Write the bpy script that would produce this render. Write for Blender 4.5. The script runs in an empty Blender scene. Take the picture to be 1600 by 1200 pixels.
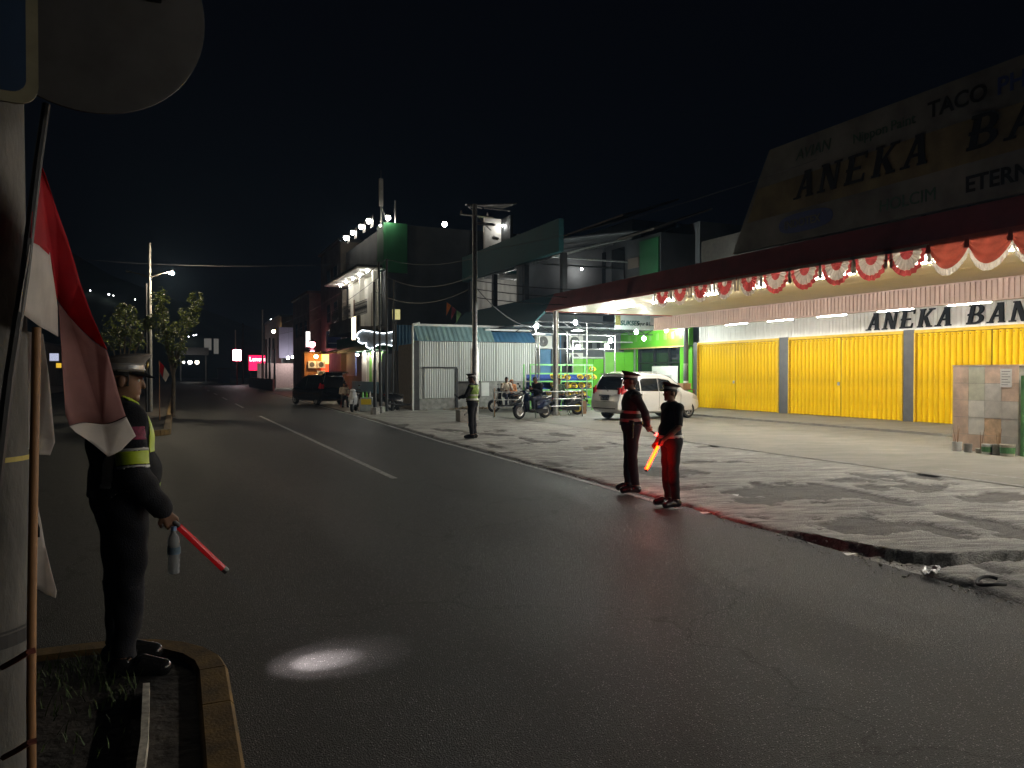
import bpy, bmesh, math, random
import numpy as np
from mathutils import Vector, Matrix, noise

random.seed(7)
S = bpy.context.scene
COL = S.collection
R = math.radians

# ------------------------------------------------------------------ camera, world, exposure
EYE = 1.8
YAW = R(23.6)
cam = bpy.data.cameras.new('camera')
cam.sensor_width = 36.0
cam.lens = 27.0
cam.clip_start = 0.05
cam.clip_end = 2000
cam_ob = bpy.data.objects.new('camera', cam)
COL.objects.link(cam_ob)
cam_ob.location = (0, 0, EYE)
cam_ob.rotation_euler = (R(90 - 0.81), 0, -YAW)
S.camera = cam_ob

wd = bpy.data.worlds.new('World')
S.world = wd
wd.use_nodes = True
bg = wd.node_tree.nodes['Background']
bg.inputs[0].default_value = (0.42, 0.55, 1.0, 1)
bg.inputs[1].default_value = 0.0004
S.view_settings.view_transform = 'Standard'
S.view_settings.look = 'None'
S.view_settings.exposure = 2.5
S.view_settings.gamma = 1.0
cy = S.cycles
cy.use_denoising = True
cy.max_bounces = 6
cy.diffuse_bounces = 3
cy.glossy_bounces = 3
cy.transmission_bounces = 6
cy.transparent_max_bounces = 8
cy.sample_clamp_indirect = 4.0
cy.caustics_reflective = False
cy.caustics_refractive = False

CS, SN = math.cos(YAW), math.sin(YAW)
F = 1200.0
HY = 583.0
def cdir(px):
    t = (px - 800.0) / F
    return (t * CS + SN, -t * SN + CS)          # world direction for unit depth
def on_x(px, py, X):                              # the point of the wall plane x = X seen at a photo pixel
    dx, dy = cdir(px); d = X / dx
    return Vector((X, dy * d, EYE + (HY - py) * d / F))
def on_y(px, py, Y):
    dx, dy = cdir(px); d = Y / dy
    return Vector((dx * d, Y, EYE + (HY - py) * d / F))
def on_g(px, py, z=0.0):                          # a ground point
    d = (EYE - z) * F / (py - HY)
    dx, dy = cdir(px)
    return Vector((dx * d, dy * d, z))
def on_d(px, py, d):                              # a point at depth d
    dx, dy = cdir(px)
    return Vector((dx * d, dy * d, EYE + (HY - py) * d / F))

# ------------------------------------------------------------------ materials
MATS = {}
def mat(name, col, rough=0.6, metal=0.0, var=0.15, scale=6.0, bump=0.0, bscale=60.0, spec=0.5,
        emit=None, estr=0.0, stretch=None, trans=0.0, detail=4.0, ior=1.45, coat=0.0, alpha=1.0, transl=0.0):
    if name in MATS: return MATS[name]
    m = bpy.data.materials.new(name); MATS[name] = m
    m.use_nodes = True
    nt = m.node_tree; b = nt.nodes['Principled BSDF']
    b.inputs['Roughness'].default_value = rough
    b.inputs['Metallic'].default_value = metal
    b.inputs['Specular IOR Level'].default_value = spec
    b.inputs['IOR'].default_value = ior
    b.inputs['Transmission Weight'].default_value = trans
    b.inputs['Coat Weight'].default_value = coat
    b.inputs['Alpha'].default_value = alpha
    c = (col[0], col[1], col[2], 1)
    b.inputs['Base Color'].default_value = c
    tc = None
    if var > 0 or bump > 0:
        tc = nt.nodes.new('ShaderNodeTexCoord')
        mp = nt.nodes.new('ShaderNodeMapping')
        if stretch: mp.inputs['Scale'].default_value = stretch
        nt.links.new(tc.outputs['Object'], mp.inputs['Vector'])
    if var > 0:
        n = nt.nodes.new('ShaderNodeTexNoise')
        n.inputs['Scale'].default_value = scale
        n.inputs['Detail'].default_value = detail
        n.inputs['Roughness'].default_value = 0.6
        nt.links.new(mp.outputs[0], n.inputs['Vector'])
        r = nt.nodes.new('ShaderNodeValToRGB')
        lo = [max(0, x * (1 - 1.6 * var)) for x in col]; hi = [min(1, x * (1 + 1.2 * var)) for x in col]
        r.color_ramp.elements[0].position = 0.3; r.color_ramp.elements[1].position = 0.72
        r.color_ramp.elements[0].color = (*lo, 1); r.color_ramp.elements[1].color = (*hi, 1)
        nt.links.new(n.outputs['Fac'], r.inputs[0])
        nt.links.new(r.outputs[0], b.inputs['Base Color'])
        rr = nt.nodes.new('ShaderNodeMapRange')
        rr.inputs['To Min'].default_value = max(0.02, rough - 0.1); rr.inputs['To Max'].default_value = min(1, rough + 0.1)
        nt.links.new(n.outputs['Fac'], rr.inputs['Value'])
        nt.links.new(rr.outputs[0], b.inputs['Roughness'])
    if bump > 0:
        n2 = nt.nodes.new('ShaderNodeTexNoise')
        n2.inputs['Scale'].default_value = bscale; n2.inputs['Detail'].default_value = 5.0
        nt.links.new(mp.outputs[0], n2.inputs['Vector'])
        bp = nt.nodes.new('ShaderNodeBump')
        bp.inputs['Strength'].default_value = bump; bp.inputs['Distance'].default_value = 0.02
        nt.links.new(n2.outputs['Fac'], bp.inputs['Height'])
        nt.links.new(bp.outputs[0], b.inputs['Normal'])
    if transl > 0:
        tr = nt.nodes.new('ShaderNodeBsdfTranslucent'); ms_ = nt.nodes.new('ShaderNodeMixShader')
        ms_.inputs[0].default_value = transl
        if var > 0: nt.links.new(r.outputs[0], tr.inputs['Color'])
        else: tr.inputs['Color'].default_value = c
        nt.links.new(b.outputs[0], ms_.inputs[1]); nt.links.new(tr.outputs[0], ms_.inputs[2])
        nt.links.new(ms_.outputs[0], nt.nodes['Material Output'].inputs['Surface'])
    if emit:
        b.inputs['Emission Color'].default_value = (*emit, 1)
        b.inputs['Emission Strength'].default_value = estr
    return m

def asphalt():
    m = bpy.data.materials.new('asphalt'); MATS['asphalt'] = m
    m.use_nodes = True; nt = m.node_tree; b = nt.nodes['Principled BSDF']; L = nt.links.new; N = nt.nodes.new
    tc = N('ShaderNodeTexCoord')
    big = N('ShaderNodeTexNoise'); big.inputs['Scale'].default_value = 0.55; big.inputs['Detail'].default_value = 6
    mpl = N('ShaderNodeMapping'); mpl.inputs['Scale'].default_value = (1.5, 0.18, 1)
    L(tc.outputs['Object'], mpl.inputs['Vector']); L(mpl.outputs[0], big.inputs['Vector'])
    fine = N('ShaderNodeTexNoise'); fine.inputs['Scale'].default_value = 150; fine.inputs['Detail'].default_value = 3
    L(tc.outputs['Object'], fine.inputs['Vector'])
    vo = N('ShaderNodeTexVoronoi'); vo.inputs['Scale'].default_value = 125
    L(tc.outputs['Object'], vo.inputs['Vector'])
    mix = N('ShaderNodeMath'); mix.operation = 'MULTIPLY'
    L(big.outputs['Fac'], mix.inputs[0]); L(fine.outputs['Fac'], mix.inputs[1])
    cr = N('ShaderNodeValToRGB')
    cr.color_ramp.elements[0].position = 0.15; cr.color_ramp.elements[0].color = (0.024, 0.0242, 0.024, 1)
    cr.color_ramp.elements[1].position = 0.38; cr.color_ramp.elements[1].color = (0.068, 0.0675, 0.066, 1)
    L(mix.outputs[0], cr.inputs[0])
    # pale stone chips worn free of binder
    ch = N('ShaderNodeTexVoronoi'); ch.inputs['Scale'].default_value = 75
    L(tc.outputs['Object'], ch.inputs['Vector'])
    cm = N('ShaderNodeMath'); cm.operation = 'LESS_THAN'; cm.inputs[1].default_value = 0.22
    L(ch.outputs['Distance'], cm.inputs[0])
    ck = N('ShaderNodeSeparateColor'); L(ch.outputs['Color'], ck.inputs[0])
    c2 = N('ShaderNodeMath'); c2.operation = 'GREATER_THAN'; c2.inputs[1].default_value = 0.62
    L(ck.outputs[0], c2.inputs[0])
    c3 = N('ShaderNodeMath'); c3.operation = 'MULTIPLY'; L(cm.outputs[0], c3.inputs[0]); L(c2.outputs[0], c3.inputs[1])
    mx = N('ShaderNodeMix'); mx.data_type = 'RGBA'
    L(c3.outputs[0], mx.inputs[0]); L(cr.outputs[0], mx.inputs[6]); mx.inputs[7].default_value = (0.15, 0.148, 0.143, 1)
    nd = N('ShaderNodeTexNoise'); nd.inputs['Scale'].default_value = 1.3; nd.inputs['Detail'].default_value = 6; L(tc.outputs['Object'], nd.inputs['Vector'])
    va = N('ShaderNodeVectorMath'); va.operation = 'MULTIPLY_ADD'; va.inputs[1].default_value = (1.3, 1.3, 0); L(nd.outputs['Color'], va.inputs[0]); L(tc.outputs['Object'], va.inputs[2])
    ce = N('ShaderNodeTexVoronoi'); ce.feature = 'DISTANCE_TO_EDGE'; ce.inputs['Scale'].default_value = .27; L(va.outputs[0], ce.inputs['Vector'])
    cl_ = N('ShaderNodeMapRange'); cl_.inputs['From Min'].default_value = .0015; cl_.inputs['From Max'].default_value = .005; cl_.inputs['To Min'].default_value = .62; L(ce.outputs['Distance'], cl_.inputs['Value'])
    mc = N('ShaderNodeMix'); mc.data_type = 'RGBA'; mc.blend_type = 'MULTIPLY'; mc.inputs[0].default_value = 1.0
    L(mx.outputs[2], mc.inputs[6]); L(cl_.outputs[0], mc.inputs[7])
    L(mc.outputs[2], b.inputs['Base Color'])
    rr = N('ShaderNodeMapRange'); rr.inputs['From Min'].default_value = .3; rr.inputs['From Max'].default_value = .7
    rr.inputs['To Min'].default_value = .5; rr.inputs['To Max'].default_value = .68
    
    L(big.outputs['Fac'], rr.inputs['Value'])
    rm = N('ShaderNodeMix'); L(c3.outputs[0], rm.inputs[0]); L(rr.outputs[0], rm.inputs[2]); rm.inputs[3].default_value = .34; L(rm.outputs[0], b.inputs['Roughness'])
    sm_ = N('ShaderNodeMix'); L(c3.outputs[0], sm_.inputs[0]); sm_.inputs[2].default_value = .10; sm_.inputs[3].default_value = .5; L(sm_.outputs[0], b.inputs['Specular IOR Level'])
    ad = N('ShaderNodeMath'); ad.operation = 'ADD'; L(fine.outputs['Fac'], ad.inputs[0]); L(vo.outputs['Distance'], ad.inputs[1])
    bp = N('ShaderNodeBump'); bp.inputs['Strength'].default_value = 1.0; bp.inputs['Distance'].default_value = 0.009
    L(ad.outputs[0], bp.inputs['Height']); L(bp.outputs[0], b.inputs['Normal'])
    return m

def concrete_ground(name, lo, hi, dark, streak, bump, flake=.15):
    """worn concrete; a mesh attribute 'broken' shows the dark base course where the skin has come away"""
    m = bpy.data.materials.new(name); MATS[name] = m
    m.use_nodes = True; nt = m.node_tree; b = nt.nodes['Principled BSDF']; L = nt.links.new; N = nt.nodes.new
    tc = N('ShaderNodeTexCoord')
    mp = N('ShaderNodeMapping'); mp.vector_type = 'TEXTURE'; mp.inputs['Scale'].default_value = streak; mp.inputs['Rotation'].default_value = (0, 0, R(-20))
    L(tc.outputs['Object'], mp.inputs['Vector'])
    n = N('ShaderNodeTexNoise'); n.inputs['Scale'].default_value = 2.0; n.inputs['Detail'].default_value = 10; n.inputs['Roughness'].default_value = .74; n.inputs['Distortion'].default_value = .6
    L(mp.outputs[0], n.inputs['Vector'])
    cr = N('ShaderNodeValToRGB')
    cr.color_ramp.elements[0].position = .38; cr.color_ramp.elements[0].color = (*lo, 1)
    cr.color_ramp.elements[1].position = .64; cr.color_ramp.elements[1].color = (*hi, 1)
    L(n.outputs['Fac'], cr.inputs[0])
    at = N('ShaderNodeAttribute'); at.attribute_name = 'broken'
    f = N('ShaderNodeTexNoise'); f.inputs['Scale'].default_value = 55; f.inputs['Detail'].default_value = 5
    L(tc.outputs['Object'], f.inputs['Vector'])
    mx = N('ShaderNodeMix'); mx.data_type = 'RGBA'
    L(at.outputs['Fac'], mx.inputs[0]); L(cr.outputs[0], mx.inputs[6]); mx.inputs[7].default_value = (*dark, 1)
    mu = N('ShaderNodeMix'); mu.data_type = 'RGBA'; mu.blend_type = 'MULTIPLY'; mu.inputs[0].default_value = .35
    L(mx.outputs[2], mu.inputs[6]); 
    c2 = N('ShaderNodeValToRGB'); c2.color_ramp.elements[0].position = .35; c2.color_ramp.elements[1].position = .62
    c2.color_ramp.elements[0].color = (.45, .45, .45, 1)
    L(f.outputs['Fac'], c2.inputs[0]); L(c2.outputs[0], mu.inputs[7])
    n3 = N('ShaderNodeTexNoise'); n3.inputs['Scale'].default_value = 7.0; n3.inputs['Detail'].default_value = 8; n3.inputs['Roughness'].default_value = .7; n3.inputs['Distortion'].default_value = .8
    L(mp.outputs[0], n3.inputs['Vector'])
    c3 = N('ShaderNodeValToRGB'); c3.color_ramp.elements[0].position = .40; c3.color_ramp.elements[1].position = .60
    c3.color_ramp.elements[0].color = (1 - flake, 1 - flake, 1 - flake * 1.05, 1); c3.color_ramp.elements[1].color = (1, 1, 1, 1)
    L(n3.outputs['Fac'], c3.inputs[0])
    m3 = N('ShaderNodeMix'); m3.data_type = 'RGBA'; m3.blend_type = 'MULTIPLY'; m3.inputs[0].default_value = 1.0
    L(mu.outputs[2], m3.inputs[6]); L(c3.outputs[0], m3.inputs[7])
    L(m3.outputs[2], b.inputs['Base Color'])
    b.inputs['Roughness'].default_value = .75
    ad = N('ShaderNodeMath'); ad.operation = 'MULTIPLY_ADD'; ad.inputs[1].default_value = 2.0
    L(n.outputs['Fac'], ad.inputs[0]); L(f.outputs['Fac'], ad.inputs[2])
    bp = N('ShaderNodeBump'); bp.inputs['Strength'].default_value = bump; bp.inputs['Distance'].default_value = .03
    L(ad.outputs[0], bp.inputs['Height']); L(bp.outputs[0], b.inputs['Normal'])
    return m

# ------------------------------------------------------------------ mesh helpers
class MB:
    def __init__(s): s.bm = bmesh.new()
    def verts(s, co): return [s.bm.verts.new(c) for c in co]
    def face(s, vs):
        try: return s.bm.faces.new(vs)
        except ValueError: return None
    def poly(s, pts): return s.face(s.verts(pts))
    def box(s, x0, x1, y0, y1, z0, z1, M=None):
        c = [(x0,y0,z0),(x1,y0,z0),(x1,y1,z0),(x0,y1,z0),(x0,y0,z1),(x1,y0,z1),(x1,y1,z1),(x0,y1,z1)]
        if M is not None: c = [M @ Vector(p) for p in c]
        v = s.verts(c)
        for f in ((3,2,1,0),(4,5,6,7),(0,1,5,4),(1,2,6,5),(2,3,7,6),(3,0,4,7)): s.face([v[i] for i in f])
        return s
    def cbox(s, c, d, M=None):
        return s.box(c[0]-d[0]/2, c[0]+d[0]/2, c[1]-d[1]/2, c[1]+d[1]/2, c[2]-d[2]/2, c[2]+d[2]/2, M)
    def rings(s, rings, cap=True, close=True):
        prev = None; first = None
        for rg in rings:
            v = s.verts(rg); n = len(v)
            if prev:
                for i in range(n if close else n - 1):
                    s.face([prev[i], prev[(i+1) % n], v[(i+1) % n], v[i]])
            else: first = v
            prev = v
        if cap:
            s.face(list(reversed(first))); s.face(prev)
        return s
    def tube(s, pts, r, n=8, cap=True):
        pts = [Vector(p) for p in pts]
        rs = r if isinstance(r, (list, tuple)) else [r] * len(pts)
        out = []; up = None
        for i, p in enumerate(pts):
            d = (pts[min(i+1, len(pts)-1)] - pts[max(i-1, 0)]).normalized()
            if up is None:
                up = Vector((0, 0, 1)) if abs(d.z) < .9 else Vector((1, 0, 0))
            a = d.cross(up).normalized(); b = a.cross(d).normalized(); up = b
            out.append([p + (a * math.cos(2*math.pi*k/n) + b * math.sin(2*math.pi*k/n)) * rs[i] for k in range(n)])
        return s.rings(out, cap)
    def lathe(s, prof, n=16, M=None, cap=True):
        out = []
        for r, z in prof:
            rg = [Vector((r*math.cos(2*math.pi*k/n), r*math.sin(2*math.pi*k/n), z)) for k in range(n)]
            if M is not None: rg = [M @ p for p in rg]
            out.append(rg)
        return s.rings(out, cap)
    def ball(s, c, r, n=10, m=7, M=None):
        rr = r if isinstance(r, (tuple, list)) else (r, r, r)
        prof = []
        out = []
        for j in range(m):
            a = -math.pi/2 + math.pi * (j + .5) / m
            rg = [Vector((rr[0]*math.cos(a)*math.cos(2*math.pi*k/n), rr[1]*math.cos(a)*math.sin(2*math.pi*k/n), rr[2]*math.sin(a))) for k in range(n)]
            if M is not None: rg = [M @ p for p in rg]
            out.append([p + Vector(c) for p in rg])
        return s.rings(out)
    def prism(s, poly, a, b):
        """poly: list of 3-D points, a: extrude vector from poly (b unused)"""
        a = Vector(a)
        p0 = [Vector(p) for p in poly]
        return s.rings([p0, [p + a for p in p0]])
    def build(s, name, m, parent=None, smooth=False, loc=None, rot=None, fix=True):
        if fix: bmesh.ops.recalc_face_normals(s.bm, faces=s.bm.faces)
        me = bpy.data.meshes.new(name); s.bm.to_mesh(me); s.bm.free()
        ms = m if isinstance(m, (list, tuple)) else [m]
        for x in ms: me.materials.append(x)
        o = bpy.data.objects.new(name, me); COL.objects.link(o)
        if smooth: shade(me, 40 if smooth is True else smooth)
        if parent: o.parent = parent
        if loc is not None: o.location = loc
        if rot is not None: o.rotation_euler = rot
        return o
def shade(me, ang):
    me.polygons.foreach_set('use_smooth', [True] * len(me.polygons))
    me.set_sharp_from_angle(angle=R(ang))
def tag(o, label=None, cat=None, group=None, kind=None):
    if label: o['label'] = label
    if cat: o['category'] = cat
    if group: o['group'] = group
    if kind: o['kind'] = kind
    return o
def thing(name, label, cat, loc=(0,0,0), rz=0.0, group=None):
    o = bpy.data.objects.new(name, None); COL.objects.link(o)
    o.empty_display_size = .2
    o.location = loc; o.rotation_euler = (0, 0, rz)
    return tag(o, label, cat, group)
def copy_tree(o, parent=None, swap=None):
    c = o.copy(); COL.objects.link(c)
    if parent is not None: c.parent = parent
    if swap and c.type == 'MESH' and c.data.materials and c.data.materials[0].name in swap:
        key = (c.data.name, swap[c.data.materials[0].name].name)
        if key not in copy_tree.cache:
            d = c.data.copy(); d.materials[0] = swap[c.data.materials[0].name]; copy_tree.cache[key] = d
        c.data = copy_tree.cache[key]
    for ch in list(o.children): copy_tree(ch, c, swap)
    return c
copy_tree.cache = {}
def mesh_copy(o, parent, loc, rot=None):               # same mesh data, another place
    c = o.copy(); COL.objects.link(c); c.parent = parent; c.location = loc
    if rot is not None: c.rotation_euler = rot
    return c
ORD = ['first','second','third','fourth','fifth','sixth','seventh','eighth','ninth','tenth','eleventh','twelfth','thirteenth','fourteenth']
def text_mesh(txt, size, depth, shear=0.0, offset=0.0, align='LEFT'):
    cu = bpy.data.curves.new('lettering', 'FONT')
    cu.body = txt; cu.size = size; cu.extrude = depth / 2; cu.shear = shear; cu.offset = offset; cu.align_x = align
    cu.resolution_u = 3
    ob = bpy.data.objects.new('lettering', cu); COL.objects.link(ob)
    dg = bpy.context.evaluated_depsgraph_get()
    me = bpy.data.meshes.new_from_object(ob.evaluated_get(dg))
    bpy.data.objects.remove(ob); bpy.data.curves.remove(cu)
    return me
def text(name, txt, size, depth, m, parent, loc, rot, **k):
    me = text_mesh(txt, size, depth, **k); me.materials.clear(); me.materials.append(m)
    o = bpy.data.objects.new(name, me); COL.objects.link(o)
    o.parent = parent; o.location = loc; o.rotation_euler = rot
    return o
FACE_W = (R(90), 0, R(-90))     # lettering standing upright and read from the road (facing -x)
FACE_S = (R(90), 0, 0)          # lettering facing -y, towards the camera side

# shared materials
M_yel   = mat('yellow shutter paint', (.80, .51, .0), .48, spec=.2, var=.13, scale=4, stretch=(1, 1, .25))
M_grey  = mat('grey pillar paint', (.085, .087, .09), .5, var=.12, scale=4)
M_white = mat('white panel', (.70, .695, .67), .45, var=.05, scale=3)
M_pink  = mat('pink ribbed cladding', (.31, .205, .16), .5, var=.08, scale=2)
M_cream = mat('cream soffit boards', (.58, .48, .285), .5, var=.06, scale=1.5)
M_red   = mat('red fascia paint', (.38, .055, .035), .5, var=.12, scale=2)
M_blk   = mat('black lettering', (.008, .008, .009), .6, var=0, spec=.2)
M_steel = mat('galvanised steel', (.42, .43, .43), .38, metal=.75, var=.2, scale=10)
M_dark  = mat('dark iron', (.035, .035, .036), .5, metal=.3, var=.2)
M_conc  = mat('grey concrete', (.30, .29, .27), .85, var=.25, scale=5, bump=.4, bscale=30)
M_cpole = mat('spun concrete pole', (.105, .10, .092), .85, var=.55, scale=3, bump=.2, bscale=60, stretch=(1,1,.4))
M_rub   = mat('black rubber', (.014, .014, .015), .75, var=.15, scale=20)
M_plast = mat('black plastic', (.018, .018, .02), .45, var=.1)
M_glass = mat('dark window glass', (.012, .015, .017), .06, var=0, spec=.6)
M_chrome= mat('chrome', (.6, .6, .6), .15, metal=1, var=0)
M_wood  = mat('pale bamboo', (.30, .15, .06), .6, var=.25, scale=8, stretch=(1,1,.15))
M_tube  = mat('lit tube', (1, 1, 1), .4, var=0, emit=(1.0, .955, .87), estr=150)
M_tube2 = mat('lit inner tube', (1, 1, 1), .4, var=0, emit=(1.0, .965, .89), estr=26)
M_bulb  = mat('lit bulb', (1, 1, 1), .4, var=0, emit=(.93, 1.0, .93), estr=105)
M_dimb  = mat('dimmer lamp', (1, 1, 1), .4, var=0, emit=(1.0, .93, .78), estr=16)
# ------------------------------------------------------------------ ground, road, kerbs
M_asph = asphalt()
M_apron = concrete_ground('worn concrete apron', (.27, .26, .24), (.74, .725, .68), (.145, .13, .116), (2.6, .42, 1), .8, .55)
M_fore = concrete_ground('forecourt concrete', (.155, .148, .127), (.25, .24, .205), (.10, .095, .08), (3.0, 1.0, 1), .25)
M_pave = mat('pavement concrete', (.24, .20, .16), .85, var=.35, scale=1.3, bump=.5, bscale=12)
M_soil = mat('dark soil', (.045, .036, .028), .95, var=.45, scale=3, bump=.9, bscale=14)
M_ykerb = mat('worn yellow kerb paint', (.15, .088, .022), .85, var=.35, scale=6, bump=.3)
M_wline = mat('worn white road paint', (.29, .29, .28), .7, var=.45, scale=9)
M_wstrip = mat('white painted strip', (.46, .43, .36), .7, var=.45, scale=12)

EDGE = [(-14, 5.6), (3.9, 6.03), (6.9, 6.2), (10.5, 6.37), (19.2, 6.5), (27.5, 6.9), (33, 7.1), (60, 7.7), (134, 9.3), (420, 14)]
def edge(y):
    for (a, xa), (b, xb) in zip(EDGE, EDGE[1:]):
        if y <= b: return xa + (xb - xa) * (y - a) / (b - a)
    return EDGE[-1][1]
def road_strip(name, xl, xr, ys, z, m):
    b = MB(); pl = None
    for y in ys:
        v = b.verts([(xl(y), y, z), (xr(y), y, z)])
        if pl: b.face([pl[0], pl[1], v[1], v[0]])
        pl = v
    o = b.build(name, m); return o
gb = MB(); gb.poly([(-700, -150, -.32), (700, -150, -.32), (700, 900, -.32), (-700, 900, -.32)])
tag(gb.build('ground', M_soil), kind='structure')
YS = [-14, -6, 0, 2, 4, 5, 6, 7, 8, 10, 12, 15, 19.2, 23, 27.5, 33, 40, 60, 90, 134, 200, 420]
tag(road_strip('road', lambda y: -9.5, lambda y: edge(y), YS, 0.0, M_asph), kind='structure')
tag(road_strip('left_pavement', lambda y: -60, lambda y: -9.5, [-14, 420], .12, M_pave), kind='structure')
tag(road_strip('right_pavement', lambda y: edge(y), lambda y: 60, [35.9, 60, 90, 134, 200, 420], .03, M_pave), kind='structure')

# edge line and lane dashes, a few mm above the asphalt
def marking(pts, w, name='road_marking'):
    b = MB(); pl = None
    for x, y in pts:
        v = b.verts([(x - w/2, y, .005), (x + w/2, y, .005)])
        if pl: b.face([pl[0], pl[1], v[1], v[0]])
        pl = v
    tag(b.build(name, M_wline), kind='structure')
marking([(edge(y) - .16, y) for y in (8.6, 12, 15, 19.2, 23, 27.5, 33, 36, 45, 60, 80, 100)], .10)
marking([(3.40, 12.8), (3.32, 22), (3.2, 33.7)], .115)
for a in (42, 55, 68, 82): marking([(3.2 - (a-34)*.004, a), (3.2 - (a-34)*.004, a + 6)], .13)

# worn apron between road and forecourt: a displaced height field
def fbm(x, y, s, oct=4, seed=0.0):
    return noise.fractal(Vector((x*s + seed, y*s - seed*.7, seed)), 1.0, 2.0, oct)
ELL = []                                             # broken patches (centre, half axes)
for px, py, wx, wy in ((1355,818,.55,.45),(1238,766,.95,.75),(1200,776,.6,.35),(1366,763,.25,.3),(1442,764,.5,.28),(1565,781,.75,.35),
                       (1335,752,.35,.25),(1205,834,.12,.1),(1500,838,.2,.12),(1075,760,.5,.22),(1090,722,.4,.2),(1110,700,.45,.2),(930,700,.4,.3),(850,690,.5,.3)):
    g = on_g(px, py, .07); ELL.append((g.x, g.y, wx, wy))
TR = [Vector((6.22, 6.6)), Vector((6.42, 5.5)), Vector((6.75, 5.0)), Vector((8.3, 4.35))]
def dseg(p, a, b):
    ab = b - a; t = max(0, min(1, (p - a).dot(ab) / ab.dot(ab))); return (p - a - ab * t).length
ax0, ax1, ay0, ay1 = 5.9, 11.45, 1.0, 35.9
nx = 88
ys = [ay0]
while ys[-1] < ay1: ys.append(min(ay1, ys[-1] + (.055 if ys[-1] < 13 else .10)))
b = MB(); rows = []; brk = []
for y in ys:
    row = []
    e = edge(y)
    for i in range(nx + 1):
        x = ax0 + (ax1 - ax0) * i / nx
        t = max(0, min(1, (x - e) / (11.4 - e)))
        near = 1.0 if y < 24 else max(0.15, 1 - (y - 24) / 4)
        rough = fbm(x, y * .55, 1.4, 5, 3.1); fine = fbm(x, y, 6.0, 3, 9.2)
        z = .035 + .075 * t + near * (.016 * rough + .006 * fine) * (1 - .75 * t)
        m = 0.0
        for cx, cy_, rx, ry in ELL:
            if abs(x - cx) < rx * 1.7 and abs(y - cy_) < ry * 1.7:
                d = math.hypot((x - cx) / rx, (y - cy_) / ry) + .75 * fbm(x, y, 2.6, 6, 1.7)
                m = max(m, max(0, min(1, (1.0 - d) / .07)))
        q = fbm(x, y * .45, 1.1, 5, 12.4) - .36 - .5 * max(0, t - .5)
        if y < 26: m = max(m, max(0, min(1, q / .05)))
        z -= .028 * m
        # crumbled edge at the asphalt, drain hole
        ed = x - e - .07 * fbm(x * .2, y, 2.2, 5, 5.5) + .02
        if ed < 0: z = -.035
        elif ed < .12: z -= .03 * (1 - ed / .12)
        if y < 7.5:
            w = .05 + .13 * max(0, min(1, (x - 6.3) / 1.0)) + .06 * fbm(x, y, 1.6, 4, 2.2)
            d = min(dseg(Vector((x, y)), TR[k], TR[k+1]) for k in range(3))
            tx = 6.22 + (6.6 - y) * .18 if y > 5.5 else 6.42 + (5.5 - y) * .66
            if 4.85 < y < 6.6 and x < tx: z = -.045 + .03 * fbm(x, y, 5, 4, 8.8); d = 9
            if d < w: z -= .20 * min(1, (w - d) / .05)
        row.append((x, y, z)); brk.append(m)
    rows.append(b.verts(row))
for r0, r1 in zip(rows, rows[1:]):
    for i in range(nx): b.face([r0[i], r0[i+1], r1[i+1], r1[i]])
ap = b.build('concrete_apron', M_apron, smooth=60, fix=False)
at = ap.data.attributes.new('broken', 'FLOAT', 'POINT'); at.data.foreach_set('value', brk)
tag(ap, kind='structure')

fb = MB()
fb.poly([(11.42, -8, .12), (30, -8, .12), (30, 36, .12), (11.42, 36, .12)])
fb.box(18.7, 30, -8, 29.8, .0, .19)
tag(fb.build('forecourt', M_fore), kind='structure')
lb = MB()                                            # worn white bay line where apron meets forecourt
for y0, y1, w in ((7.2, 9.5, .07), (10.3, 12.0, .05), (13, 16.5, .05)):
    lb.poly([(11.5, y0, .124), (11.5 + w, y0, .124), (11.5 + w, y1, .124), (11.5, y1, .124)])
lb.poly([(12.4, 6.5, .124), (12.46, 6.5, .124), (12.3, 9.3, .124), (12.24, 9.3, .124)])
tag(lb.build('bay_marking', M_wline), kind='structure')

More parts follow.
